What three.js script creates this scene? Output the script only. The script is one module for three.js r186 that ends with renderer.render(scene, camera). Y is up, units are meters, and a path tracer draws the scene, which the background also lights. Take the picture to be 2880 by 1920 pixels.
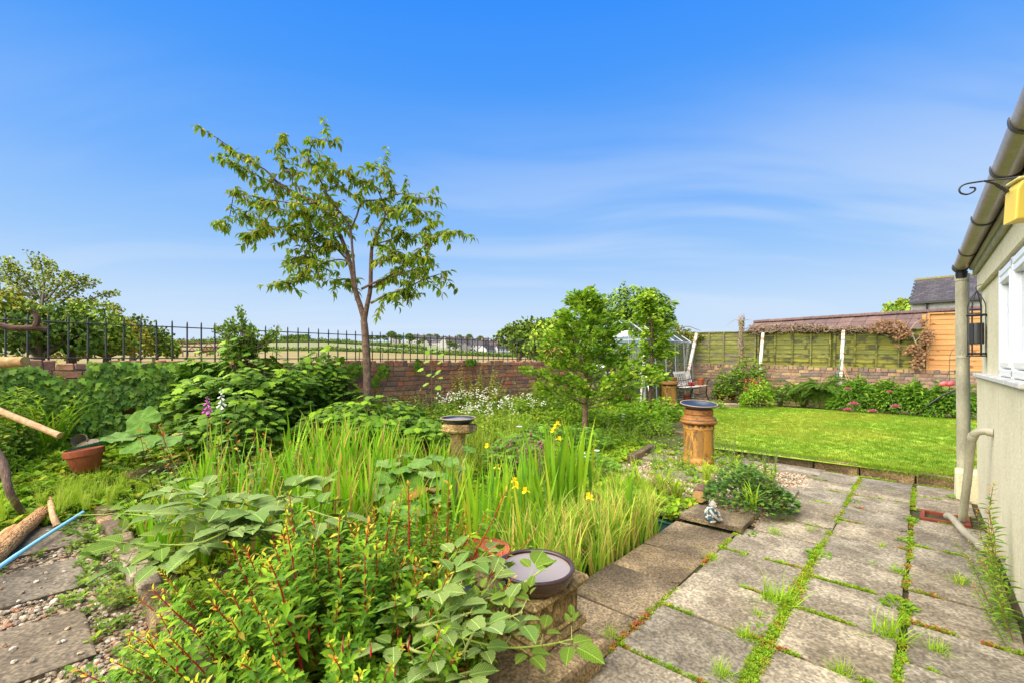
import * as THREE from 'three';

// ---------------------------------------------------------------- camera, sky, sun, exposure
const F = 1280, CX = 1440, HOR = 1012, EYE = 1.45;                 // lens in photo pixels (2880 x 1920), horizon row, eye height
const YAW = THREE.MathUtils.degToRad(42.2), CC = Math.cos(YAW), SS = Math.sin(YAW);
const scene = new THREE.Scene();
const camera = new THREE.PerspectiveCamera(2 * Math.atan(960 / F) * 180 / Math.PI, 1.5, 0.05, 3000);
camera.position.set(0, EYE, 0);
camera.rotation.set(0, YAW, 0);
camera.setViewOffset(2880, 1920, 0, 960 - HOR, 2880, 1920);
const EXPOSURE = 2.7;
const renderer = new THREE.WebGLRenderer({ antialias: true });
renderer.toneMapping = THREE.LinearToneMapping;
renderer.toneMappingExposure = EXPOSURE;
renderer.shadowMap.enabled = true;
const sun = new THREE.DirectionalLight(new THREE.Color(1.0, 0.92, 0.78), 4.6);
sun.position.set(-13, 42, 24);
sun.target.position.set(-3, 0, -6);
sun.castShadow = true;
sun.shadow.radius = 180;
sun.shadow.mapSize.set(2048, 2048);
Object.assign(sun.shadow.camera, { left: -20, right: 20, top: 20, bottom: -20, near: 1, far: 120 });
scene.add(sun, sun.target);

// ---------------------------------------------------------------- numbers, noise
function rngOf(seed) { let a = seed >>> 0; return () => { a = (a + 0x6d2b79f5) | 0; let t = Math.imul(a ^ (a >>> 15), 1 | a); t = (t + Math.imul(t ^ (t >>> 7), 61 | t)) ^ t; return ((t ^ (t >>> 14)) >>> 0) / 4294967296; }; }
let R = rngOf(1);
const rr = (a, b) => a + (b - a) * R(), pick = (a) => a[Math.floor(R() * a.length)];
const clamp = (x, a = 0, b = 1) => Math.min(b, Math.max(a, x)), lerp = (a, b, t) => a + (b - a) * t;
const sstep = (a, b, x) => { const t = clamp((x - a) / (b - a)); return t * t * (3 - 2 * t); };
const V = (x, y, z) => new THREE.Vector3(x, y, z);
const hash = (x, y, s) => { let h = Math.imul(x, 374761393) ^ Math.imul(y, 668265263) ^ Math.imul(s, 974634777); h = Math.imul(h ^ (h >>> 13), 1274126177); return ((h ^ (h >>> 16)) >>> 0) / 4294967296; };
function vnoise(x, y, per = 0, s = 0) {                              // value noise, tiling after per cells
  const xi = Math.floor(x), yi = Math.floor(y), fx = x - xi, fy = y - yi, u = fx * fx * (3 - 2 * fx), v = fy * fy * (3 - 2 * fy);
  const m = (k) => per ? ((k % per) + per) % per : k;
  const a = hash(m(xi), m(yi), s), b = hash(m(xi + 1), m(yi), s), c = hash(m(xi), m(yi + 1), s), d = hash(m(xi + 1), m(yi + 1), s);
  return (a + (b - a) * u) * (1 - v) + (c + (d - c) * u) * v;
}
function fbm(x, y, per, oct = 4, s = 0, gain = 0.5) { let t = 0, a = 1, n = 0; for (let i = 0; i < oct; i++) { t += a * vnoise(x, y, per, s + i); n += a; a *= gain; x *= 2; y *= 2; per *= 2; } return t / n; }

// ---------------------------------------------------------------- sky: clear blue air, paler to the horizon, thin streaks of high cloud all round
{
  const W = 2048, H = 1024, d = new Float32Array(W * H * 4);
  const stops = [[-90, .50, .55, .58], [-4, .56, .66, .76], [0, .72, .83, .97], [6, .57, .75, .98], [12, .35, .60, .98], [20, .18, .45, .98], [30, .075, .34, .97], [38, .040, .285, .98], [55, .033, .25, .95], [90, .03, .22, .88]];
  for (let j = 0; j < H; j++) {
    const el = ((j + .5) / H - .5) * 180, y = Math.sin(el * Math.PI / 180);
    let k = 0; while (k < stops.length - 2 && stops[k + 1][0] < el) k++;
    const A = stops[k], B = stops[k + 1], t = clamp((el - A[0]) / (B[0] - A[0]));
    for (let i = 0; i < W; i++) {
      let c = [lerp(A[1], B[1], t), lerp(A[2], B[2], t), lerp(A[3], B[3], t)];
      if (el > 0) {
        const az = ((i + .5) / W - .5) * 2 * Math.PI, k2 = 1 / (y + .12), cx = Math.cos(az) * k2, cz = Math.sin(az) * k2;
        const px = (cx * .67 + cz * .74) * 2.4 + 40, pz = (cx * .74 - cz * .67) * .45 + 40;      // drawn out along one wind
        const n = fbm(px + 1.2 * vnoise(pz * 2, px * .5, 0, 9), pz, 0, 5, 3, .55), wide = vnoise(cx * .35 + 7, cz * .35 + 3, 0, 21);
        const a = sstep(.38, .74, n) * (.22 + .66 * wide) * sstep(0, 5, el) * (1 - .97 * sstep(16, 33, el));
        c = [lerp(c[0], .74, a * .62), lerp(c[1], .84, a * .62), lerp(c[2], .97, a * .5)];
      }
      const o = (j * W + i) * 4;
      d[o] = c[0] / EXPOSURE; d[o + 1] = c[1] / EXPOSURE; d[o + 2] = c[2] / EXPOSURE; d[o + 3] = 1;
    }
  }
  const sky = new THREE.DataTexture(d, W, H, THREE.RGBAFormat, THREE.FloatType);
  sky.mapping = THREE.EquirectangularReflectionMapping; sky.magFilter = sky.minFilter = THREE.LinearFilter; sky.needsUpdate = true;
  scene.background = sky; scene.environment = sky;
}

// ---------------------------------------------------------------- photo pixels to places
const at = (px, py, Z) => { const X = (px - CX) / F * Z; return V(CC * X - SS * Z, EYE + (HOR - py) / F * Z, -(SS * X + CC * Z)); };   // at a depth in metres
const gp = (px, py, y = 0) => at(px, py, (EYE - y) * F / (py - HOR));                                                               // where the ray meets height y
const camXZ = (X, Z) => V(CC * X - SS * Z, 0, -(SS * X + CC * Z));                                                                   // metres to the right of / ahead of the tripod
const bedY = (x, z) => .55 * sstep(3.5, 7, -x) + .02 * (fbm(x * 1.3 + 50, z * 1.3 + 50, 0, 3, 5) - .5) * 2 - .02;                    // the beds rise to the left-hand wall
const lawnY = (x, z) => .105 + .15 * clamp((-7.2 - z) / 6);

// ---------------------------------------------------------------- textures
function tex(size, fn, srgb = true, rep = 1) {
  const d = new Uint8Array(size * size * 4);
  for (let j = 0; j < size; j++) for (let i = 0; i < size; i++) { const c = fn(i / size, j / size), o = (j * size + i) * 4; d[o] = clamp(c[0], 0, 255); d[o + 1] = clamp(c[1], 0, 255); d[o + 2] = clamp(c[2], 0, 255); d[o + 3] = 255; }
  const t = new THREE.DataTexture(d, size, size); t.wrapS = t.wrapT = THREE.RepeatWrapping; t.magFilter = THREE.LinearFilter; t.minFilter = THREE.LinearMipmapLinearFilter;
  if (srgb) t.colorSpace = THREE.SRGBColorSpace; t.repeat.set(rep, rep); t.needsUpdate = true; return t;
}
const mixc = (a, b, t) => [lerp(a[0], b[0], t), lerp(a[1], b[1], t), lerp(a[2], b[2], t)];
const grey = (v) => [v * 255, v * 255, v * 255];
const T = {};
T.stone = tex(512, (u, v) => { const a = fbm(u * 4, v * 4, 4, 5, 1), f = fbm(u * 90, v * 90, 90, 2, 2), b = sstep(.52, .7, fbm(u * 7, v * 7, 7, 3, 7)); let c = mixc([150, 139, 118], [182, 170, 146], sstep(.3, .7, a)); c = mixc(c, [116, 104, 84], b * .5); const k = .66 + .68 * f; return [c[0] * k, c[1] * k, c[2] * k]; });
T.stoneBump = tex(512, (u, v) => { const r = Math.abs(fbm(u * 5, v * 3, 0, 3, 11) - .5); return grey(.45 * fbm(u * 60, v * 60, 60, 3, 3) + .4 * fbm(u * 4, v * 4, 4, 3, 4) + .15 * sstep(0, .05, r)); }, false);
T.dark = tex(512, (u, v) => { const a = fbm(u * 3, v * 3, 3, 4, 31), f = fbm(u * 110, v * 110, 110, 2, 32), l = sstep(.6, .72, fbm(u * 9, v * 9, 9, 4, 33)); let c = mixc([92, 78, 56], [150, 130, 98], sstep(.3, .72, a)); c = mixc(c, [128, 118, 66], l * .4); const k = .55 + .9 * f; return [c[0] * k, c[1] * k, c[2] * k]; });
T.mottle = tex(256, (u, v) => grey(.62 + .38 * (.6 * fbm(u * 5, v * 5, 5, 4, 41) + .4 * fbm(u * 60, v * 60, 60, 2, 42)) * 1.1));
T.fine = tex(256, (u, v) => grey(fbm(u * 70, v * 70, 70, 3, 51)), false);
T.lump = tex(256, (u, v) => grey(.6 * fbm(u * 10, v * 10, 10, 4, 53) + .4 * fbm(u * 50, v * 50, 50, 2, 54)), false);
T.render = tex(512, (u, v) => { const a = fbm(u * 3, v * 3, 3, 5, 61), s = sstep(.55, .75, fbm(u * 26, v * 2.0, 0, 4, 63)), f = fbm(u * 100, v * 100, 100, 2, 62); let c = mixc([210, 202, 168], [228, 221, 190], a); c = mixc(c, [168, 158, 124], s * .14); const k = .9 + .2 * f; return [c[0] * k, c[1] * k, c[2] * k]; });
T.terra = tex(256, (u, v) => { const a = fbm(u * 4, v * 4, 4, 4, 71), f = fbm(u * 60, v * 60, 60, 2, 72); const c = mixc([140, 66, 36], [172, 92, 58], a); const k = .85 + .3 * f; return [c[0] * k, c[1] * k, c[2] * k]; });
T.buff = tex(512, (u, v) => { const a = fbm(u * 4, v * 3, 0, 5, 81), s = sstep(.56, .7, fbm(u * 6, v * 5, 0, 4, 82)), d2 = sstep(.62, .7, fbm(u * 14, v * 9, 0, 4, 84)), f = fbm(u * 80, v * 80, 80, 2, 83); let c = mixc([150, 102, 36], [180, 132, 54], a); c = mixc(c, [112, 80, 40], s * .6); c = mixc(c, [58, 46, 34], d2 * .5); const k = .85 + .3 * f; return [c[0] * k, c[1] * k, c[2] * k]; });
T.bark = tex(256, (u, v) => { const b = fbm(u * 6, v * 26, 0, 4, 91), f = fbm(u * 40, v * 40, 40, 2, 92); const c = mixc([74, 56, 44], [132, 108, 88], b); const k = .75 + .5 * f; return [c[0] * k, c[1] * k, c[2] * k]; });
T.peel = tex(256, (u, v) => { const b = fbm(u * 5, v * 30, 0, 4, 95), f = fbm(u * 50, v * 50, 50, 2, 96); const c = mixc([150, 112, 72], [206, 168, 122], b); const k = .8 + .4 * f; return [c[0] * k, c[1] * k, c[2] * k]; });
T.woodgrain = tex(256, (u, v) => { const g = fbm(u * 3, v * 40, 0, 4, 101), k = sstep(.74, .8, fbm(u * 5, v * 9, 0, 2, 103)); let c = mixc([168, 118, 66], [194, 148, 92], g); c = mixc(c, [124, 68, 30], k * .8); return c; });
T.algae = tex(512, (u, v) => { const g = fbm(u * 5, v * 60, 0, 3, 111), a = fbm(u * 3, v * 3, 3, 5, 112), d2 = sstep(.5, .66, fbm(u * 5, v * 4, 0, 5, 113)); let c = mixc([94, 94, 44], [124, 123, 56], a); c = mixc(c, [62, 62, 44], d2 * .8); const k = .7 + .6 * g; return [c[0] * k, c[1] * k, c[2] * k]; });
T.greywood = tex(512, (u, v) => { const g = fbm(u * 5, v * 60, 0, 3, 115), a = sstep(.35, .65, fbm(u * 3, v * 3, 3, 5, 116)); let c = mixc([108, 102, 80], [122, 122, 60], a); const k = .7 + .6 * g; return [c[0] * k, c[1] * k, c[2] * k]; });
T.paint = tex(256, (u, v) => { const s = sstep(.6, .72, fbm(u * 8, v * 14, 0, 4, 121)); return mixc([214, 206, 190], [150, 118, 92], s); });
T.soil = tex(512, (u, v) => { const a = fbm(u * 6, v * 6, 6, 5, 131), f = fbm(u * 80, v * 80, 80, 2, 132), m = sstep(.5, .66, fbm(u * 4, v * 4, 4, 4, 133)); let c = mixc([52, 40, 26], [96, 76, 50], a); c = mixc(c, [70, 84, 22], m * .8); const k = .6 + .8 * f; return [c[0] * k, c[1] * k, c[2] * k]; });
T.turf = tex(512, (u, v) => { const a = fbm(u * 5, v * 5, 5, 5, 141), f = fbm(u * 120, v * 120, 120, 2, 142); const c = mixc([104, 138, 18], [150, 170, 42], sstep(.3, .7, a)); const k = .7 + .6 * f; return [c[0] * k, c[1] * k, c[2] * k]; });
T.field = tex(512, (u, v) => { const g = fbm(u * 8, v * 60, 0, 4, 151), a = fbm(u * 5, v * 5, 5, 4, 152); const k = .75 + .28 * g + .22 * a; return [210 * k, 210 * k, 210 * k]; });
T.gravel = tex(512, (u, v) => { const a = fbm(u * 46, v * 46, 46, 2, 161), b = fbm(u * 5, v * 5, 5, 4, 162); const c = mixc([72, 58, 40], [176, 156, 122], sstep(.3, .75, a)); const k = .75 + .5 * b; return [c[0] * k, c[1] * k, c[2] * k]; });
T.vein = tex(256, (u, v) => { const x = Math.abs(u - .5) * 2, mid = 1 - sstep(.02, .07, x), q = ((v - x * .28) * 11) % 1, w = Math.abs(((q + 1) % 1) - .5) * 2, side = sstep(.72, 1, w), n = fbm(u * 20, v * 20, 20, 2, 171); const k = .66 + .12 * n + .3 * Math.max(side * .75, mid); return [240 * k, 242 * k, 205 * k]; });
T.veinBump = tex(256, (u, v) => { const x = Math.abs(u - .5) * 2, mid = 1 - sstep(.02, .09, x), q = ((v - x * .28) * 11) % 1, w = Math.abs(((q + 1) % 1) - .5) * 2; return grey(.85 - .5 * Math.max(sstep(.55, 1, w), mid)); }, false);
T.slate = tex(256, (u, v) => { const a = fbm(u * 4, v * 4, 4, 4, 181), f = fbm(u * 50, v * 50, 50, 2, 182); const c = mixc([84, 78, 84], [150, 144, 150], a); const k = .8 + .4 * f; return [c[0] * k, c[1] * k, c[2] * k]; });

// ---------------------------------------------------------------- materials
const lin = (r, g, b) => new THREE.Color().setRGB(r, g, b);
const mat = (o) => new THREE.MeshStandardMaterial({ roughness: .85, ...o });
const leafMat = (o = {}) => new THREE.MeshPhysicalMaterial({ vertexColors: true, roughness: .75, specularIntensity: .22, transmission: .48, thickness: 0, side: THREE.DoubleSide, ...o });
const M = {
  leaf: leafMat({ color: lin(1.5, 1.34, 1.0) }), ivy: leafMat({ color: lin(1.3, 1.2, 1.0), roughness: .5, specularIntensity: .4, transmission: .2 }), gloss: mat({ vertexColors: true, roughness: .42, side: THREE.DoubleSide }), stem: mat({ vertexColors: true, roughness: .8, side: THREE.DoubleSide }),
  flat: new THREE.MeshPhysicalMaterial({ color: lin(1.6, 1.45, 1.1), specularIntensity: .2, vertexColors: true, roughness: .9, side: THREE.DoubleSide }),
  stone: mat({ map: T.stone, color: lin(.72, .70, .66), bumpMap: T.stoneBump, bumpScale: .006, roughness: .95 }), dark: mat({ map: T.dark, bumpMap: T.lump, bumpScale: .004, roughness: .95 }),
  render: mat({ map: T.render, color: lin(.78, .775, .76), bumpMap: T.lump, bumpScale: .003, roughness: .95 }), terra: mat({ map: T.terra, bumpMap: T.fine, bumpScale: .001 }),
  buff: mat({ map: T.buff, roughness: .6, bumpMap: T.lump, bumpScale: .002 }), bark: mat({ map: T.bark, bumpMap: T.lump, bumpScale: .01, roughness: .95 }), peel: mat({ map: T.peel, bumpMap: T.lump, bumpScale: .003 }),
  orangeWood: mat({ map: T.woodgrain }), algae: mat({ map: T.algae, roughness: .95 }), greyWood: mat({ map: T.greywood, roughness: .95 }), paint: mat({ map: T.paint, roughness: .8 }),
  soil: mat({ map: T.soil, bumpMap: T.lump, bumpScale: .03, roughness: 1 }), turf: mat({ map: T.turf, bumpMap: T.fine, bumpScale: .02, roughness: 1 }), gravel: mat({ map: T.gravel, bumpMap: T.fine, bumpScale: .012, roughness: 1 }),
  iron: mat({ color: lin(.028, .030, .034), roughness: .55, metalness: .2, bumpMap: T.lump, bumpScale: .002 }), black: mat({ color: lin(.012, .012, .013), roughness: .4 }),
  pvc: mat({ color: lin(.78, .80, .82), roughness: .28 }), glass: new THREE.MeshPhysicalMaterial({ color: lin(.95, .97, .97), transmission: 1, thickness: 0, roughness: .04, side: THREE.DoubleSide }),
  creamPipe: mat({ color: lin(.46, .43, .29), map: T.mottle, bumpMap: T.lump, bumpScale: .002, roughness: .55 }), aluminium: mat({ color: lin(.34, .36, .37), metalness: .5, roughness: .5 }),
};
const tinted = (base, r, g, b, extra = {}) => { const m = base.clone(); m.color.setRGB(r, g, b); Object.assign(m, extra); return m; };

// ---------------------------------------------------------------- geometry helpers
class GB {                                                           // collects triangles with a colour for each vertex
  constructor() { this.p = []; this.c = []; this.i = []; this.u = []; }
  v(x, y, z, c, u = 0, w = 0) { this.p.push(x, y, z); this.c.push(c[0], c[1], c[2]); this.u.push(u, w); return this.p.length / 3 - 1; }
  t(a, b, c) { this.i.push(a, b, c); }
  geo() { const g = new THREE.BufferGeometry(); g.setAttribute('position', new THREE.Float32BufferAttribute(this.p, 3)); g.setAttribute('color', new THREE.Float32BufferAttribute(this.c, 3)); g.setAttribute('uv', new THREE.Float32BufferAttribute(this.u, 2)); g.setIndex(this.i); g.computeVertexNormals(); return g; }
  leaf(Tm, p, d, n, L, W, c) {
    const dx = d.x, dy = d.y, dz = d.z; let sx = dy * n.z - dz * n.y, sy = dz * n.x - dx * n.z, sz = dx * n.y - dy * n.x; const sl = Math.hypot(sx, sy, sz) || 1; sx /= sl; sy /= sl; sz /= sl;
    const ux = sy * dz - sz * dy, uy = sz * dx - sx * dz, uz = sx * dy - sy * dx, o = this.p.length / 3;
    for (const [t, s, h] of Tm.v) this.v(p.x + dx * t * L + sx * s * W + ux * h * L, p.y + dy * t * L + sy * s * W + uy * h * L, p.z + dz * t * L + sz * s * W + uz * h * L, c, s * .5 + .5, t);
    for (const [a, b, e] of Tm.f) this.t(o + a, o + b, o + e);
  }
  blade(p, az, L, w, lean, bend, c, n = 4, tip = .55, cEdge = null) {   // a strap leaf that leans and bends over
    const ca = Math.cos(az), sa = Math.sin(az), tw = rr(-.5, .5); let x = p.x, y = p.y, z = p.z, o = -1;
    for (let k = 0; k <= n; k++) {
      const t = k / n, th = lean + bend * t * t, ww = w * (t < tip ? 1 - .12 * (1 - t / tip) : Math.max(.03, 1 - (t - tip) / (1 - tip))) * .5, a2 = az + Math.PI / 2 + tw * t, cx = Math.cos(a2) * ww, cz = Math.sin(a2) * ww;
      const e = cEdge || c, q = this.v(x - cx, y, z - cz, e, 0, t), m = this.v(x + ca * ww * .35, y - ww * .25, z + sa * ww * .35, c, .5, t); this.v(x + cx, y, z + cz, e, 1, t);
      if (o >= 0) for (const s of [0, 1]) { this.t(o + s, o + s + 1, q + s); this.t(o + s + 1, q + s + 1, q + s); }
      o = q; const sl = L / n; x += Math.sin(th) * ca * sl; y += Math.cos(th) * sl; z += Math.sin(th) * sa * sl;
    }
  }
  tube(pts, rad, seg = 6, c = [1, 1, 1], cap = true) {
    const N = pts.length, t = V(), n = V(), b = V(); let prev = -1, len = 0;
    const up = V(.13, .2, .97);
    for (let k = 0; k < N; k++) {
      t.subVectors(pts[Math.min(N - 1, k + 1)], pts[Math.max(0, k - 1)]).normalize();
      if (Math.abs(t.dot(up)) > .95) up.set(.97, .2, .13);
      n.crossVectors(t, up).normalize(); b.crossVectors(n, t).normalize(); up.copy(b);
      if (k) len += pts[k].distanceTo(pts[k - 1]);
      const r = Array.isArray(rad) ? (rad.length === 2 ? lerp(rad[0], rad[1], k / (N - 1)) : rad[k]) : rad, o = this.p.length / 3;
      for (let s = 0; s <= seg; s++) { const a = s / seg * Math.PI * 2, ca = Math.cos(a) * r, sa = Math.sin(a) * r; this.v(pts[k].x + n.x * ca + b.x * sa, pts[k].y + n.y * ca + b.y * sa, pts[k].z + n.z * ca + b.z * sa, c, s / seg, len); }
      if (prev >= 0) for (let s = 0; s < seg; s++) { this.t(prev + s, o + s, prev + s + 1); this.t(prev + s + 1, o + s, o + s + 1); }
      prev = o;
      if (cap && (k === 0 || k === N - 1)) { const m = this.v(pts[k].x, pts[k].y, pts[k].z, c, .5, len), e = this.p.length / 3; for (let s = 0; s <= seg; s++) { const q = (o + s) * 3; this.v(this.p[q], this.p[q + 1], this.p[q + 2], c, s / seg, len + .01); } for (let s = 0; s < seg; s++) k ? this.t(m, e + s + 1, e + s) : this.t(m, e + s, e + s + 1); }
    }
  }
  add(g, mtx, c = [1, 1, 1]) {
    const q = mtx ? g.clone().applyMatrix4(mtx) : g, P = q.attributes.position, U = q.attributes.uv, o = this.p.length / 3;
    for (let k = 0; k < P.count; k++) this.v(P.getX(k), P.getY(k), P.getZ(k), c, U ? U.getX(k) : 0, U ? U.getY(k) : 0);
    if (q.index) for (let k = 0; k < q.index.count; k++) this.i.push(o + q.index.getX(k)); else for (let k = 0; k < P.count; k++) this.i.push(o + k);
  }
}
function metreUV(g, ou = 0, ov = 0) {                                // uv in metres from the side each face turns to
  if (g.index) g = g.toNonIndexed(); g.computeVertexNormals();
  const P = g.attributes.position, N = g.attributes.normal, u = new Float32Array(P.count * 2);
  for (let k = 0; k < P.count; k += 3) {
    const ax = Math.abs(N.getX(k)), ay = Math.abs(N.getY(k)), az = Math.abs(N.getZ(k));
    for (let q = k; q < k + 3; q++) { const [a, b] = ay >= ax && ay >= az ? [P.getX(q), P.getZ(q)] : ax >= az ? [P.getZ(q), P.getY(q)] : [P.getX(q), P.getY(q)]; u[q * 2] = a + ou; u[q * 2 + 1] = b + ov; }
  }
  g.setAttribute('uv', new THREE.BufferAttribute(u, 2)); return g;
}
function cbox(w, h, d, c = .006, jit = 0, uv = true) {               // box with chamfered edges, 44 triangles, centred
  const p = [], H = [w / 2, h / 2, d / 2], cr = (sx, sy, sz) => { const s = [sx, sy, sz], j = [rr(-jit, jit), rr(-jit, jit), rr(-jit, jit)]; return [0, 1, 2].map((ax) => [0, 1, 2].map((k) => s[k] * (H[k] - (k === ax ? 0 : c)) + j[k])); };
  const C = {}; for (const x of [-1, 1]) for (const y of [-1, 1]) for (const z of [-1, 1]) C[x + ',' + y + ',' + z] = cr(x, y, z);
  const q = (x, y, z, ax) => C[x + ',' + y + ',' + z][ax], mid = [0, 0, 0];
  const tri = (a, b, e) => { const n = [(b[1] - a[1]) * (e[2] - a[2]) - (b[2] - a[2]) * (e[1] - a[1]), (b[2] - a[2]) * (e[0] - a[0]) - (b[0] - a[0]) * (e[2] - a[2]), (b[0] - a[0]) * (e[1] - a[1]) - (b[1] - a[1]) * (e[0] - a[0])]; (n[0] * (a[0] + b[0] + e[0]) / H[0] ** 0 + n[1] * (a[1] + b[1] + e[1]) + n[2] * (a[2] + b[2] + e[2])) >= 0 ? p.push(...a, ...b, ...e) : p.push(...a, ...e, ...b); };
  const quad = (a, b, e, f) => { tri(a, b, e); tri(a, e, f); };
  for (let ax = 0; ax < 3; ax++) for (const s of [-1, 1]) { const k = (a, b) => { const v = [0, 0, 0]; v[ax] = s; v[(ax + 1) % 3] = a; v[(ax + 2) % 3] = b; return q(...v, ax); }; quad(k(-1, -1), k(1, -1), k(1, 1), k(-1, 1)); }
  for (let ax = 0; ax < 3; ax++) { const b = (ax + 1) % 3, e = (ax + 2) % 3; for (const s of [-1, 1]) for (const t of [-1, 1]) { const k = (v0, f) => { const v = [0, 0, 0]; v[ax] = v0; v[b] = s; v[e] = t; return q(...v, f); }; quad(k(-1, b), k(1, b), k(1, e), k(-1, e)); } }
  for (const x of [-1, 1]) for (const y of [-1, 1]) for (const z of [-1, 1]) tri(q(x, y, z, 0), q(x, y, z, 1), q(x, y, z, 2));
  const g = new THREE.BufferGeometry(); g.setAttribute('position', new THREE.Float32BufferAttribute(p, 3)); g.computeVertexNormals();
  return uv ? metreUV(g, rr(0, 5), rr(0, 5)) : g;
}
const lathe = (prof, seg = 32) => { const g = new THREE.LatheGeometry(prof.map(([r, y]) => new THREE.Vector2(r, y)), seg); const u = g.attributes.uv; for (let k = 0; k < u.count; k++) u.setXY(k, u.getX(k) * 2, u.getY(k) * 1.2); return g; };
function sheet(nx, nz, fn, uvs = 1) {                                // grid sheet from fn(i/nx, j/nz) -> Vector3
  const gb = new GB(); for (let j = 0; j <= nz; j++) for (let i = 0; i <= nx; i++) { const p = fn(i / nx, j / nz); gb.v(p.x, p.y, p.z, p.c || [1, 1, 1], p.x * uvs, p.z * uvs); }
  for (let j = 0; j < nz; j++) for (let i = 0; i < nx; i++) { const a = j * (nx + 1) + i; gb.t(a, a + nx + 1, a + 1); gb.t(a + 1, a + nx + 1, a + nx + 2); }
  const g = gb.geo(); if (g.attributes.normal.getY(0) < 0) { const ix = g.index.array; for (let k = 0; k < ix.length; k += 3) { const t = ix[k]; ix[k] = ix[k + 1]; ix[k + 1] = t; } g.computeVertexNormals(); } return g;
}
const smoothPts = (pts, n = 4) => new THREE.CatmullRomCurve3(pts, false, 'catmullrom', .5).getPoints((pts.length - 1) * n);

// leaf outlines
function oval(n = 4, a = .85, b = 1, fold = .18, curl = .15) { const v = [[0, 0, 0]], f = []; for (let k = 1; k < n; k++) { const t = k / n, w = Math.pow(Math.sin(Math.PI * Math.pow(t, a)), b), h = -curl * t * t; v.push([t, -w, h + fold * w * .5], [t, 0, h], [t, w, h + fold * w * .5]); } v.push([1, 0, -curl]); const e = v.length - 1; f.push([0, 2, 1], [0, 3, 2]); for (let k = 1; k < n - 1; k++) { const o = 1 + (k - 1) * 3; f.push([o, o + 1, o + 3], [o + 1, o + 4, o + 3], [o + 1, o + 2, o + 4], [o + 2, o + 5, o + 4]); } const o = 1 + (n - 2) * 3; f.push([o, o + 1, e], [o + 1, o + 2, e]); return { v, f }; }
function lobed(out, dip = .06, cup = .1) { const v = [[.32, 0, 0]], f = [], h = (t, s) => -dip * Math.abs(s) - cup * (t - .3) ** 2; const L = [...out]; for (const [t, s] of L) v.push([t, s, h(t, s)]); for (const [t, s] of L.slice(1, -1).reverse()) v.push([t, -s, h(t, s)]); const n = v.length - 1; for (let k = 1; k <= n; k++) f.push([0, k, k % n + 1]); return { v, f }; }
const LT = {
  ovate: oval(4), slim: oval(4, .9, 1, .22, .25), droop: oval(5, .75, 1, .22, .5), quick: oval(3, .9, 1, .2, .15), round: oval(4, 1, .6, .1, .1),
  ivy: lobed([[.06, 0], [-.02, .3], [.18, .95], [.42, .48], [.66, .66], [.72, .28], [1, 0]]),
  maple: lobed([[.05, 0], [-.06, .35], [.1, .82], [.24, .62], [.4, 1.0], [.54, .52], [.72, .66], [.78, .3], [1.04, 0]], .1, .25),
  oak: lobed([[0, 0], [.16, .5], [.32, .34], [.46, .78], [.6, .46], [.76, .66], [.86, .3], [1, 0]], -.12, .2),
  cut: lobed([[.05, 0], [.0, .3], [.3, 1], [.3, .3], [.72, .78], [.5, .16], [1.05, 0]], .08, .15),
};
LT.serrate = (() => { const n = 9, v = [[0, 0, 0]], f = []; for (let k = 1; k < n; k++) { const t = k / n, w = Math.pow(Math.sin(Math.PI * Math.pow(t, .82)), .62) * (k % 2 ? 1.07 : .93), h = -.16 * t * t; v.push([t + (k % 2 ? .03 : 0), -w, h + .1 * w], [t, 0, h], [t + (k % 2 ? .03 : 0), w, h + .1 * w]); } v.push([1.05, 0, -.18]); const e = v.length - 1; f.push([0, 2, 1], [0, 3, 2]); for (let k = 1; k < n - 1; k++) { const o = 1 + (k - 1) * 3; f.push([o, o + 1, o + 3], [o + 1, o + 4, o + 3], [o + 1, o + 2, o + 4], [o + 2, o + 5, o + 4]); } const o = 1 + (n - 2) * 3; f.push([o, o + 1, e], [o + 1, o + 2, e]); return { v, f }; })();
const leafGeo = (Tm, L, W, c = [1, 1, 1]) => { const g = new GB(); g.leaf(Tm, V(0, 0, 0), V(0, 0, 1), V(0, 1, 0), L, W, c); return g.geo(); };   // a leaf along +z, face up
const vary = (c, k = .22, h = .12) => { const a = 1 + rr(-k, k), b = rr(-h, h); return [c[0] * a * (1 + b), c[1] * a, c[2] * a * (1 - b)]; };
const rdir = () => { const a = rr(0, 6.2832), y = rr(-1, 1), r = Math.sqrt(1 - y * y); return V(r * Math.cos(a), y, r * Math.sin(a)); };

// ---------------------------------------------------------------- things and parts
const taken = new Map();
const numbered = (n) => { const k = taken.get(n) ?? 0; taken.set(n, k + 1); return k ? n + '_' + String(k).padStart(3, '0') : n; };
function tag(o, label, category, group, kind) { o.userData.label = label; o.userData.category = category; if (group) o.userData.group = group; if (kind) o.userData.kind = kind; return o; }
function thing(name, label, category, p = [0, 0, 0], turn = 0, group, kind) { const o = new THREE.Group(); o.name = numbered(name); o.position.set(p.x ?? p[0], p.y ?? p[1], p.z ?? p[2]); o.rotation.y = turn; scene.add(o); return tag(o, label, category, group, kind); }
function part(parent, name, g, m, label) { const o = new THREE.Mesh(g, m); o.name = name; o.castShadow = o.receiveShadow = true; parent.add(o); if (label) o.userData.label = label; return o; }
function solo(name, g, m, label, category, group, kind, p) { const o = new THREE.Mesh(g, m); o.name = numbered(name); o.castShadow = o.receiveShadow = true; if (p) o.position.copy(p); scene.add(o); return tag(o, label, category, group, kind); }
function structure(name, g, m, label) { const o = solo(name, g, m, label, name.replace(/_/g, ' ')); o.userData.kind = 'structure'; return o; }
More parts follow.
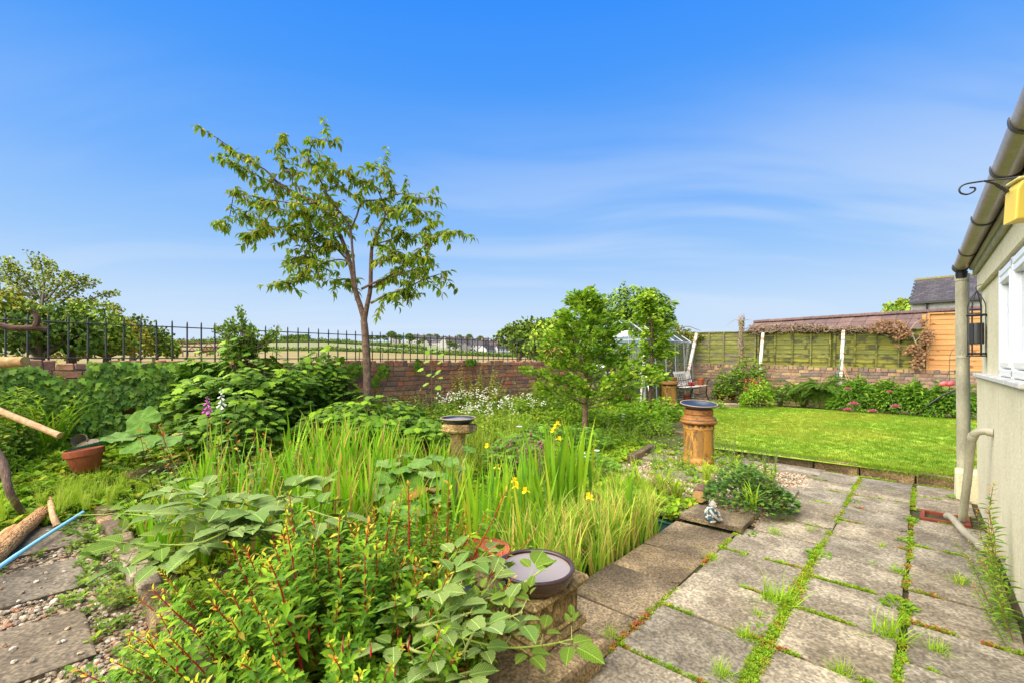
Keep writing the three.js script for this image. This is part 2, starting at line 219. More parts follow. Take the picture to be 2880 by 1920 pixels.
function copyOf(o, label, p, turn = 0, s = 1) { const c = o.clone(); c.userData = { ...o.userData }; c.name = numbered(o.name.replace(/_\d{3}$/, '')); scene.add(c); if (p) c.position.copy(p); c.rotation.y = turn; typeof s === 'number' ? c.scale.setScalar(s) : c.scale.copy(s); if (label) c.userData.label = label; return c; }
const aim = (o, p, d, n = V(0, 1, 0), s = 1) => { const z = d.clone().normalize(), x = V().crossVectors(n, z).normalize(), y = V().crossVectors(z, x); o.matrix.makeBasis(x, y, z).scale(typeof s === 'number' ? V(s, s, s) : s).setPosition(p); o.matrix.decompose(o.position, o.quaternion, o.scale); return o; };
function scattered(name, g, m, mats, label, category, cols) { const o = new THREE.InstancedMesh(g, m, mats.length); o.name = numbered(name); mats.forEach((q, k) => o.setMatrixAt(k, q)); if (cols) cols.forEach((c, k) => o.setColorAt(k, lin(...c))); o.castShadow = o.receiveShadow = true; scene.add(o); return tag(o, label, category, null, 'stuff'); }
const mx = (p, q, s) => new THREE.Matrix4().compose(p, q, typeof s === 'number' ? V(s, s, s) : s);
const eul = (x, y, z) => new THREE.Quaternion().setFromEuler(new THREE.Euler(x, y, z));
// ================================================================ the setting
R = rngOf(11);
structure('ground', sheet(40, 40, (u, v) => V(lerp(-900, 900, u), -.6, lerp(900, -900, v))), tinted(M.soil, .5, .7, .25), 'rough green ground all round the garden');
const soilY = (x, z) => (x > -1.72 && z > -7.25 ? -.07 : x > -3.1 && z < -4.3 && z > -7.35 ? -.035 : z < -7.3 && x > -4.0 ? lawnY(x, z) - .05 - .1 * (x > -3 && z > -13.3 ? 1 : 0) : bedY(x, z));
const soilUV = sheet(110, 170, (u, v) => { const x = lerp(-7, 1.4, u), z = lerp(2.2, -14.4, v), pond = x > -2.75 && x < -1.66 && z < -2.35 && z > -4.15; return V(x, pond ? -.32 : x < -2.2 && z > -.5 ? .165 * sstep(1.2, 2.6, -x) + (x < -4.9 ? bedY(x, z) - .19 : 0) : soilY(x, z) + .02 * (fbm(x * 3 + 20, z * 3 + 20, 0, 3, 2) - .5), z); });
structure('soil', soilUV, M.soil, 'dark mossy soil of the garden beds');

// ---- lawn: a cut sheet with thousands of blades
const lawnIn = (x, z) => z < -7.22 && z > -13.15 && x < 1.3 && x > lerp(-2.55, -3.95, clamp((-7.2 - z) / 4)) + .12 * Math.sin(z * 3);
structure('lawn', sheet(60, 60, (u, v) => { const z = lerp(-7.2, -13.25, v), x0 = lerp(-2.55, -3.95, clamp((-7.2 - z) / 4)), x = lerp(x0, 1.4, u); return V(x, lawnY(x, z) + .012 * (fbm(x * 2 + 9, z * 2 + 9, 0, 3, 77) - .5), z); }, .7), M.turf, 'freshly cut bright green lawn');
function tuft(n, h, w, cols, spread, lean = .5) { const g = new GB(); for (let k = 0; k < n; k++) { const a = rr(0, 6.28), r = spread * Math.sqrt(R()); g.blade(V(r * Math.cos(a), 0, r * Math.sin(a)), rr(0, 6.28), h * rr(.55, 1.1), w * rr(.7, 1.2), rr(0, lean), rr(0, .9), vary(pick(cols), .2, .15), 2, .3); } return g.geo(); }
{
  const m = [], cols = [];
  for (let k = 0; k < 15000; k++) { const z = rr(-7.25, -13.1), x = rr(-4, 1.2); if (!lawnIn(x, z)) continue; const p = sstep(.35, .65, fbm(x * 1.1 + 30, z * 1.1 + 30, 0, 4, 6)); m.push(mx(V(x, lawnY(x, z) - .004, z), eul(0, rr(0, 6.28), 0), rr(.7, 1.25))); cols.push(mixc([.66, .86, .6], [1.12, .98, 1.15], clamp(p * 1.2 - .1 + rr(-.35, .35)))); }
  for (let k = 0; k < 900; k++) { const x = rr(-2.6, .9), z = lerp(-7.42, -7.16, clamp((x + 2.5) / 2.8)) - .06 + rr(-.05, .03); m.push(mx(V(x, lawnY(x, z) - .01, z), eul(rr(0, .5), rr(0, 6.28), 0), rr(1, 1.7))); cols.push([.8, 1, .7]); }
  scattered('lawn_grass', tuft(14, .045, .0045, [[.17, .29, .012], [.22, .32, .02], [.27, .33, .04]], .055, .7), leafMat({ transmission: .2 }), m, 'short mown blades of grass on the lawn', 'grass', cols);
}

// ---- patio: slabs bedded one by one
function slabGeo(w, d, th = .045, n = 6, rough = .004) {
  const g = new GB(), ou = rr(0, 9), ov = rr(0, 9), s = rr(0, 90), P = [];
  for (let j = 0; j <= n; j++) for (let i = 0; i <= n; i++) { const e = i === 0 || j === 0 || i === n || j === n; let x = (i / n - .5) * w, z = (j / n - .5) * d; if (!e) { if (i === 1) x = -w / 2 + .012; if (i === n - 1) x = w / 2 - .012; if (j === 1) z = -d / 2 + .012; if (j === n - 1) z = d / 2 - .012; } x += e ? .006 * (vnoise(i * .9 + s, j * .9, 0, 1) - .5) : 0; z += e ? .006 * (vnoise(i * .9 + s, j * .9, 0, 2) - .5) : 0; P.push([x, z]); g.v(x, e ? -.007 : rough * (vnoise(x * 7 + s, z * 7 + s, 0, 4) - .5), z, [1, 1, 1], x + ou, z + ov); }
  for (let j = 0; j < n; j++) for (let i = 0; i < n; i++) { const a = j * (n + 1) + i; g.t(a, a + n + 1, a + 1); g.t(a + 1, a + n + 1, a + n + 2); }
  const ring = []; for (let i = 0; i < n; i++) ring.push(i); for (let j = 0; j < n; j++) ring.push(j * (n + 1) + n); for (let i = n; i > 0; i--) ring.push(n * (n + 1) + i); for (let j = n; j > 0; j--) ring.push(j * (n + 1));
  let o = g.p.length / 3; ring.forEach((r, k) => { const [x, z] = P[r]; g.v(x, -.007, z, [1, 1, 1], k * .1 + ou, ov); g.v(x, -th, z, [1, 1, 1], k * .1 + ou, ov + th); });
  for (let k = 0; k < ring.length; k++) { const a = o + k * 2, b = o + (k + 1) % ring.length * 2; g.t(a, b, a + 1); g.t(b, b + 1, a + 1); }
  return g.geo();
}
const slabMats = [[.58, .57, .55], [.62, .60, .56], [.53, .53, .52], [.66, .64, .60], [.58, .56, .51]].map((c) => tinted(M.stone, ...c)), darkMats = [[.72, .72, .72], [.6, .6, .6], [.8, .78, .74]].map((c) => tinted(M.dark, ...c));
const patio = structure('patio', sheet(4, 12, (u, v) => V(lerp(-1.66, .42, u), -.022, lerp(.6, -7.2, v))), tinted(M.soil, .55, .6, .4), 'old paved patio of stone slabs with weeds in the joints');
const joints = [];
function laySlab(x0, x1, z0, z1, mats, y = 0, gap = .017) {
  const w = Math.abs(x1 - x0) - gap, d = Math.abs(z1 - z0) - gap, o = part(patio, 'slab', slabGeo(w, d), pick(mats)); o.position.set((x0 + x1) / 2, y + rr(-.006, .006), (z0 + z1) / 2); o.rotation.set(rr(-.008, .008), rr(-.008, .008), rr(-.008, .008)); joints.push([x0, x1, z0, z1]);
}
const rows = [[-1.67, -1.17, [-1.92, -2.36, -2.90, -3.40, -4.05], darkMats], [-1.17, -.60, [-.2, -.75, -1.32, -2.09, -2.62, -3.15, -3.71, -4.28], slabMats], [-1.10, -.58, [-4.28, -4.72, -5.12, -5.56, -6.12, -6.62, -7.12], slabMats], [-.59, -.09, [.1, -.5, -1.05, -1.6, -2.08, -2.6, -3.1, -3.62, -4.1, -4.62, -5.07, -5.6, -6.1, -6.62, -7.1], slabMats], [-.08, .39, [.2, -.4, -1.1, -1.7, -2.35, -2.9, -3.35, -3.82, -4.3, -4.75, -5.2, -5.58], slabMats], [-.08, .36, [-5.98, -6.5, -7.08], slabMats]];
for (const [x0, x1, zs, ms] of rows) for (let k = 0; k + 1 < zs.length; k++) laySlab(x0 + rr(-.008, .008), x1 + rr(-.008, .008), zs[k], zs[k + 1], ms);
laySlab(-2.25, -1.67, -4.15, -4.62, darkMats, .01); laySlab(-1.66, -1.12, -4.08, -4.5, darkMats, .055);   // the pond's end slab and the raised one at the planted corner

// ---- gravel ground and stepping slabs
const gravel = structure('gravel_path', sheet(24, 30, (u, v) => { const x = lerp(-3.2, -.98, u), z = lerp(-4.4, -7.28, v); return V(x, -.012 + .012 * (fbm(x * 4 + 9, z * 4 + 9, 0, 2, 3) - .5), z); }), M.gravel, 'pale gravel path with stepping slabs between lawn and beds');
const stepSlabs = [[1828, 1283, .58, .42, .02], [1895, 1330, .62, .45, .0], [1920, 1255, .6, .4, .0], [2080, 1296, .58, .5, 0], [2236, 1320, .6, .45, .0], [2060, 1245, .5, .4, 0], [2165, 1378, .5, .42, .02]];
for (const [px, py, w, d, y] of stepSlabs) { const p = gp(px, py, y), o = part(gravel, 'slab', slabGeo(w, d), pick(slabMats)); o.position.set(p.x, y + .012, p.z); o.rotation.y = rr(-.12, .12); }
const pathMats = [[.36, .33, .29], [.32, .30, .27], [.40, .36, .31]].map((c) => tinted(M.stone, ...c));
const path = structure('garden_path', sheet(40, 14, (u, v) => { const x = lerp(-5.0, -1.0, u), z = lerp(.9, -.52, v); return V(x, .185 * sstep(1.0, 2.4, -x) + .01 * (fbm(x * 5 + 9, z * 5 + 9, 0, 2, 3) - .5), z); }), M.gravel, 'gravel path with grey stone slabs laid across it');
for (const [x0, x1, z1] of [[-3.13, -2.6, -.245], [-3.95, -3.44, -.29], [-4.86, -4.26, -.36], [-2.3, -1.8, -.2]]) { const w = x1 - x0, o = part(path, 'slab', slabGeo(w, .75), pick(pathMats)); o.position.set((x0 + x1) / 2, .212, z1 + .375); o.rotation.y = rr(-.02, .02); }
{
  const stone = new THREE.IcosahedronGeometry(.5, 1); { const P = stone.attributes.position; for (let k = 0; k < P.count; k++) { const n = .82 + .36 * hash(Math.round(P.getX(k) * 97), Math.round(P.getY(k) * 89), Math.round(P.getZ(k) * 83)); P.setXYZ(k, P.getX(k) * n, P.getY(k) * n * .62, P.getZ(k) * n * .8); } stone.computeVertexNormals(); }
  const pm = mat({ color: lin(1.0, .96, .86), roughness: .85, bumpMap: T.fine, bumpScale: .003 }), pc = [[.42, .34, .24], [.52, .45, .35], [.33, .25, .17], [.60, .54, .46], [.36, .29, .20], [.40, .20, .11], [.28, .23, .18]];
  const m1 = [], c1 = [], m2 = [], c2 = [];
  for (let k = 0; k < 9000; k++) { const x = rr(-5, -1.4), z = rr(.6, -.48), s = rr(.012, .028) * (R() < .06 ? 1.7 : 1), bare = fbm(x * 2.2 + 5, z * 2.2 + 5, 0, 3, 8); if (bare < .42 && R() < .6) continue; if ([[-3.13, -2.6], [-3.95, -3.44], [-4.86, -4.26]].some(([a, b]) => x > a && x < b && z > -.24) && R() < .975) continue; const on = [[-3.13, -2.6], [-3.95, -3.44], [-4.86, -4.26]].some(([a, b]) => x > a && x < b && z > -.24); m1.push(mx(V(x, (on ? .214 : .19 * sstep(1.0, 2.4, -x)) + s * .1, z), eul(rr(-.5, .5), rr(0, 6.28), rr(-.5, .5)), s)); c1.push(vary(pick(pc), .25, .06)); }
  for (let k = 0; k < 9000; k++) { const x = rr(-3.15, -1.0), z = rr(-4.5, -7.2), s = rr(.014, .03); if (stepSlabs.some(([px, py, w, d, y]) => { const p = gp(px, py, y); return Math.abs(x - p.x) < w / 2 && Math.abs(z - p.z) < d / 2; }) && R() < .96) continue; m2.push(mx(V(x, -.005, z), eul(rr(-.5, .5), rr(0, 6.28), rr(-.5, .5)), s)); c2.push(vary(pick(pc), .25, .06)); }
  scattered('path_gravel', stone, pm, m1, 'loose pale pebbles round the slabs beside the brick edging', 'gravel', c1);
  scattered('lawn_side_gravel', stone, pm, m2, 'loose pale pebbles between the lawn kerb and the pond', 'gravel', c2);
}

// ---- kerb of the lawn, brick edging of the path, timber and stone edges
{
  const k = thing('lawn_kerb', 'long row of narrow mossy kerb stones edging the lawn', 'kerb', [0, 0, 0]), cm = [M.dark, tinted(M.dark, .8, .72, .6), tinted(M.stone, .7, .66, .55)];
  for (let x = -2.55; x < .75;) { const w = Math.min(rr(.42, .6), .8), z = lerp(-7.42, -7.16, clamp((x + 2.5) / 2.8)); const o = part(k, 'kerb_stone', cbox(w - .012, .19, .075, .012, .004), pick(cm)); o.position.set(x + w / 2, .024 + rr(-.008, .008), z - .02); o.rotation.y = -.09 + rr(-.02, .02); x += w; }
  for (let z = -7.6; z > -11;) { const w = rr(.4, .6), x = lerp(-2.62, -3.85, clamp((-7.5 - z) / 3.6)); const o = part(k, 'kerb_stone', cbox(.075, .17, w - .012, .012, .004), pick(cm)); o.position.set(x, .09 + .08 * clamp((-7.2 - z) / 6), z - w / 2); o.rotation.y = .32; z -= w; }
  const e = thing('brick_edging', 'weathered brick and stone edging between gravel path and fuchsia bed', 'edging'), bm = [tinted(M.dark, .9, .8, .7), tinted(M.stone, .62, .56, .5), tinted(M.dark, .85, .66, .56), tinted(M.dark, .7, .66, .62), tinted(M.dark, .8, .75, .7)];
  for (let x = -1.9; x > -4.9;) { const w = rr(.19, .25); const o = part(e, 'brick', cbox(w - .014, .11, .105, .012, .005), pick(bm)); o.position.set(x - w / 2, .205 + rr(-.012, .012), -.50 + rr(-.012, .012)); o.rotation.y = rr(-.08, .08); x -= w; }
  const sl = (label, a, b, h, t, m, y) => { const d = b.clone().sub(a), o = solo('bed_edging', cbox(t, h, d.length(), .01, .003), m, label, 'edging'); o.position.copy(a).add(b).multiplyScalar(.5); o.position.y = y; o.rotation.y = Math.atan2(d.x, d.z); };
  sl('long low stone edge of the bed under the slim fruit tree', gp(1798, 1205, .06), gp(1960, 1232, .06), .16, .1, tinted(M.dark, .85, .8, .75), .06);
  sl('short dark timber sleeper lying at the foot of the round evergreen tree', gp(1775, 1292, .05), gp(1836, 1258, .05), .13, .11, tinted(M.dark, .62, .58, .52), .05);
  sl('pale stone edge in front of the garden bench', gp(1930, 1139, .28), gp(2075, 1140, .28), .2, .22, tinted(M.stone, .75, .68, .55), .24);
  sl('mossy ridge stone lying on the bank behind the terracotta pot', at(350, 1290, 4.2), at(520, 1262, 4.7), .15, .13, tinted(M.dark, 1, .9, .6), .33);
}

// ---- brick walls
const brickCols = { red: [[.30, .13, .085], [.25, .115, .08], [.34, .17, .10], [.21, .105, .085], [.27, .15, .10], [.18, .10, .085], [.36, .13, .075]], brown: [[.27, .175, .10], [.34, .22, .11], [.20, .14, .10], [.38, .25, .12], [.16, .12, .095], [.30, .19, .13], [.25, .145, .085]] };
const brickMats = {}; for (const k in brickCols) brickMats[k] = brickCols[k].map((c) => mat({ color: lin(...c.map((x, q) => x * (k === 'red' ? [2.0, 1.95, 1.65][q] : 1.4))), map: T.mottle, bumpMap: T.lump, bumpScale: .006, roughness: .95 }));
function brickWall(name, label, len, y0, y1, tilt, kind, near, place, capOver) {
  const w = thing(name, label, 'wall'), BH = .086, BL = .236, depth = .215, ms = brickMats[kind], merged = new Map();
  R = rngOf(name.length * 7 + (kind === 'red' ? 3 : 5));
  const stretch = [0, 1, 2, 3].map(() => cbox(BL - .011, BH - .011, .1, .005, .0025)), head = [0, 1, 2].map(() => cbox(.112 - .010, BH - .011, .1, .005, .0025)), sold = [0, 1, 2].map(() => cbox(.088, .112, .12, .008, .004)), lay = [0, 1].map(() => cbox(.132, .075, .12, .008, .004));
  const put = (g, m, s, y, dz, rz) => { const [x, z, ry] = place(s), q = new THREE.Matrix4().compose(V(x, y + tilt * s, z), eul(0, ry, rz), V(1, 1, 1)).multiply(new THREE.Matrix4().makeTranslation(0, 0, dz)); if (near(s, y)) { const o = part(w, 'brick', g, m); q.decompose(o.position, o.quaternion, o.scale); } else { if (!merged.has(m)) merged.set(m, new GB()); merged.get(m).add(g, q); } };
  const rowsN = Math.round((y1 - .11 - y0) / BH);
  for (let r = 0; r < rowsN; r++) { const y = y1 - .115 - BH * (r + .5); for (let s = (r % 2) * -.118; s < len;) { const short = R() < .25, b = short ? .112 : BL; put(pick(short ? head : stretch), pick(ms), s + b / 2, y, .058 + rr(-.004, .006), rr(-.01, .01)); s += b; } }
  for (let s = 0; s < len;) { const up = R() < .62, b = up ? .098 : .142; put(pick(up ? sold : lay), pick(ms), s + b / 2, y1 - (up ? .058 : .075) + rr(-.006, .004), .055 + rr(-.012, .012), rr(-.03, .03)); s += b; }
  for (const [m, g] of merged) { const o = part(w, 'far_bricks', g.geo(), m); o.userData.kind = 'stuff'; }
  const c = new GB(), A = place(0), B = place(len), mid = place(len / 2), core = new THREE.BoxGeometry(len, y1 - .1 - y0 + .6, depth - .02); core.translate(0, (y1 - .1 + y0 - .6) / 2 + tilt * len / 2, 0);
  const o = part(w, 'mortar', metreUV(core), mat({ color: lin(.30, .25, .19), map: T.mottle, roughness: 1 })); o.position.set(mid[0], 0, mid[1]); o.rotation.y = mid[2]; o.rotation.z = Math.atan(tilt) * (1);
  return w;
}
brickWall('garden_wall', 'old red brick garden wall carrying the iron railings', 16.2, .35, EYE + .0, 0, 'red', (s, y) => s > 4.6 && s < 10.2 && y > .78, (s) => [-7.0, 1.7 - s, Math.PI / 2]);
brickWall('boundary_wall', 'low brown brick wall under the lapped fence panels', 8.4, .1, 1.40, -.0215, 'brown', (s, y) => s > 1.8 && s < 7.4 && y > .82, (s) => [-6.95 + s, -14.5, 0]);

// ---- iron railings on the left wall
{
  R = rngOf(77);
  const r = thing('iron_railings', 'low black iron railings along the top of the red brick wall', 'railings', [-7.05, EYE, 0]);
  const g = new GB(); g.tube([V(0, -.04, 0), V(0, .44, 0), V(0, .475, 0), V(0, .5, 0)], [.0095, .0095, .0085, .001], 7); const pg = g.geo();
  for (let z = 1.6, k = 0; z > -13.9; z -= .1565, k++) { const o = part(r, 'picket', pg, M.iron); o.position.z = z; o.rotation.x = rr(-.012, .012); o.rotation.z = rr(-.012, .012); o.scale.y = rr(.985, 1.01); }
  for (const [y, h] of [[.415, .012], [.022, .014]]) { const o = part(r, 'rail', cbox(.032, h, 15.7, .002), M.iron); o.position.set(0, y, -6.15); }
}

// ---- lapped fence panels, posts
R = rngOf(78);
const fenceTilt = -.0215, fenceBase = (x) => 1.355 + fenceTilt * (x + 5.36);
function fencePanel(x0, x1, h, boardM, frameM, label, laps, inner, yo = 0) {
  const w = x1 - x0, p = thing('lap_fence', label, 'fence', [x0, fenceBase(x0) + yo, -14.44]); p.rotation.z = Math.atan(fenceTilt);
  for (let k = 0; k < laps; k++) { const bh = h / laps, g = cbox(w - .03, bh * 1.16, .011, .002, .003), o = part(p, 'board', g, pick(boardM)); o.position.set(w / 2, bh * (k + .5), rr(-.002, .002)); o.rotation.x = -.09; o.rotation.z = rr(-.004, .004); }
  for (let k = 0; k <= inner + 1; k++) { const o = part(p, 'batten', cbox(k % (inner + 1) ? .035 : .045, h, .03, .003, .002), pick(frameM)); o.position.set(lerp(.02, w - .02, k / (inner + 1)), h / 2, .03); }
  for (const y of [.0, h]) { const o = part(p, 'rail', cbox(w, .035, .05, .003), pick(frameM)); o.position.set(w / 2, y ? y + .016 : -.005, .022); }
}
const alg = [[1, 1, 1], [.85, .9, .8], [1.05, 1, .7], [.75, .8, .7]].map((c) => tinted(M.algae, ...c)), gwd = [[1, 1, 1], [.82, .84, .8], [.95, 1.02, .7]].map((c) => tinted(M.greyWood, ...c));
fencePanel(-7.1, -5.42, .93, gwd, gwd, 'grey weathered lap fence panel half hidden behind the greenhouse', 8, 3);
fencePanel(-5.36, -3.60, .93, gwd, gwd, 'grey green lap fence panel next to the greenhouse corner', 8, 3);
fencePanel(-3.56, -1.82, .92, alg, alg, 'algae green lap fence panel with dead twigs along its top between white posts', 8, 3);
fencePanel(-1.76, -.02, .92, alg, alg, 'algae green lap fence panel partly covered by the brown dead climber', 8, 3);
{
  const nw = [[1, 1, 1], [.93, .9, .86], [1.05, 1, .98]].map((c) => tinted(M.orangeWood, ...c));
  fencePanel(.03, 1.75, 1.27, nw, nw, 'new orange timber fence panel taller than the rest', 11, 0, .0);
  const o = solo('fence_post', cbox(.075, 1.34, .075, .006), tinted(M.orangeWood, .95, 1.02, .75), 'pale new timber post beside the orange fence panel', 'post'); o.position.set(-.0, 1.84, -14.53);
  const post = (label, a, b, t, m) => { const d = b.clone().sub(a), q = solo('fence_post', cbox(t, d.length(), t, .006, .004), m, label, 'post'); q.position.copy(a).add(b).multiplyScalar(.5); q.quaternion.setFromUnitVectors(V(0, 1, 0), d.normalize()); };
  post('white painted post leaning over beside the greenhouse', at(1932, 1068, 13.4), at(1960, 938, 13.9), .085, M.paint);
  post('white flaking post leaning at the joint of grey and green fence panels', at(2133, 1100, 12.5), at(2147, 936, 12.85), .075, M.paint);
  post('white split post tied with cord before the green fence panels', at(2362, 1120, 11.15), at(2373, 930, 11.5), .07, M.paint);
  post('short dark green stake tied to the white split post', at(2352, 1075, 11.2), at(2379, 955, 11.45), .03, tinted(M.paint, .10, .22, .16));
  for (const x of [-5.39, -3.58, -1.79]) { const q = solo('fence_post', cbox(.07, 1.55, .07, .006, .004), pick(gwd), 'square grey post set between two lap fence panels', 'post', 'posts between the fence panels'); q.position.set(x, fenceBase(x) + .2, -14.53); }
}

// ---- farmland beyond the wall
const PXN = [-2600, 300, 600, 870, 1130, 1400, 1700, 5200], ZN = [22, 40, 130, 250, 350, 460, 600, 800], EN = [[-30, -30, -30, -30, -30, -30, -30, -30], [-5, -4, -4, -4, -4, -4, -4, -5], [16, 18, 22, 27, 20, 9, 6, 4], [30, 35, 44, 52, 36, 12, 8, 5], [36, 40, 46, 60, 46, 18, 14, 8], [30, 38, 42, 54, 50, 32, 26, 12], [25, 36, 40, 50, 52, 48, 40, 14], [10, 20, 30, 40, 40, 30, 20, 5]];
const seek = (A, x) => { let k = 0; while (k < A.length - 2 && A[k + 1] < x) k++; return [k, clamp((x - A[k]) / (A[k + 1] - A[k]))]; };
const hillY = (X, Z) => { const px = CX + X / Z * F, [i, a] = seek(PXN, px), [j, b] = seek(ZN, Z), e = lerp(lerp(EN[j][i], EN[j][i + 1], a), lerp(EN[j + 1][i], EN[j + 1][i + 1], a), b); return EYE + e * Z / F; };
const far = (px, Z, dy = 0) => { const X = (px - CX) / F * Z, p = camXZ(X, Z); p.y = hillY(X, Z) + dy; return p; };
const fieldSheet = (a, b, z0, z1, nx = 60, nz = 24) => sheet(nx, nz, (u, v) => far(lerp(a, b, u), lerp(z0, z1, v)), .05);
structure('verge', sheet(20, 40, (u, v) => V(lerp(-7.14, -60, u), lerp(.5, .75, u), lerp(45, -60, v)), .5), tinted(M.soil, 1, 1.4, .6), 'rough grassy ground just outside the garden wall');
structure('back_plot', sheet(20, 10, (u, v) => V(lerp(-7.2, 70, u), .3, lerp(-14.7, -60, v)), .5), tinted(M.soil, 1, 1.4, .6), 'rough ground behind the fence');
const fm = (r, g, b) => mat({ color: lin(r, g, b), map: T.field, roughness: 1 });
structure('field', fieldSheet(-2600, 5200, 22, 128), fm(.31, .235, .062), 'golden stubble field beyond the railings');
structure('field', fieldSheet(-2600, 5200, 128, 248), fm(.25, .25, .085), 'pale olive field on the slope behind the first hedge');
structure('field', fieldSheet(-2600, 5200, 248, 800), fm(.24, .27, .09), 'green pasture at the top of the hill');

function leafCloud(g, n, fn, size, cols, tm = LT.quick) { for (let k = 0; k < n; k++) { const p = fn(); if (!p) continue; const d = rdir(); g.leaf(tm, p, d, rdir(), size * rr(.7, 1.3), size * rr(.3, .5), vary(pick(cols), .28, .12)); } }
const darkG = [[.055, .10, .018], [.075, .125, .02], [.045, .08, .016], [.10, .145, .026]], midG = [[.10, .175, .022], [.13, .21, .024], [.075, .14, .02], [.16, .22, .03]], limeG = [[.20, .38, .014], [.25, .43, .018], [.16, .32, .014], [.30, .44, .03]];
function hedge(label, pts, h, w, n, size, cols = darkG) {             // pts: [px, Z]
  const P = pts.map(([px, Z]) => far(px, Z)), c = new THREE.CatmullRomCurve3(P), o = P[0].clone(), t = thing('hedge', label, 'hedge', o), g = new GB(), core = new GB(), cp = c.getSpacedPoints(40);
  const bump = (u) => .65 + .7 * fbm(u * 30 + P[0].x, 3, 0, 3, 9);
  core.tube(cp.map((p, k) => p.clone().sub(o).add(V(0, h * .28, 0))), cp.map((p, k) => h * .42 * bump(k / 40)), 7, [.05, .09, .018]);
  leafCloud(g, n, () => { const u = R(), p = c.getPointAt(u).sub(o), hh = h * bump(u); const a = rr(0, Math.PI), r = Math.sqrt(rr(.45, 1)); return V(p.x + Math.cos(a) * r * w * .5 * SS + rr(-.3, .3), p.y + Math.sin(a) * r * hh, p.z + Math.cos(a) * r * w * .5 * CC + rr(-.3, .3)); }, size, cols);
  part(t, 'core', core.geo(), M.flat); part(t, 'foliage', g.geo(), M.flat);
}
R = rngOf(90);
hedge('long dark field hedge between the golden field and the olive field', [[560, 134], [760, 132], [1000, 131], [1250, 130], [1500, 129], [1700, 128]], 1.25, 2.2, 5200, .4);
hedge('dark hedge below the hill pasture', [[620, 250], [780, 252], [900, 250], [1060, 250], [1200, 248]], 2.0, 3, 3000, .6);
hedge('thin dark hedge on the far left skyline', [[440, 300], [520, 300], [620, 300], [700, 300]], 4, 4, 1200, .9);
hedge('low clump of trees on the hilltop skyline', [[792, 350], [830, 352], [868, 350]], 3.2, 6, 1200, .9);

function roundTree(name, label, p, h, r, n, size, cols, group, seedTrunk = .35) {
  const t = thing(name, label, 'tree', p, 0, group), g = new GB(), b = new GB(), lobes = [];
  for (let k = 0; k < 11; k++) { const d = rdir(); d.y = Math.abs(d.y) * .9 - .25; lobes.push([V(d.x * r * .62, h * .6 + d.y * h * .36, d.z * r * .62), r * rr(.32, .52)]); }
  b.tube([V(0, -.3, 0), V(0, h * .3, 0), V(r * .05, h * .62, 0)], [r * .12, r * .035], 6, [.09, .07, .05]);
  for (const [c, q] of lobes) b.tube([V(0, h * seedTrunk, 0), c.clone().multiplyScalar(.7).add(V(0, h * .12, 0)), c], [r * .05, r * .012], 4, [.09, .07, .05]);
  leafCloud(g, n, () => { const [c, q] = pick(lobes), d = rdir(); return d.multiplyScalar(q * Math.cbrt(rr(.25, 1))).multiply(V(1, .8, 1)).add(c); }, size, cols);
  part(t, 'trunk', b.geo(), M.flat); part(t, 'crown', g.geo(), M.flat); return t;
}
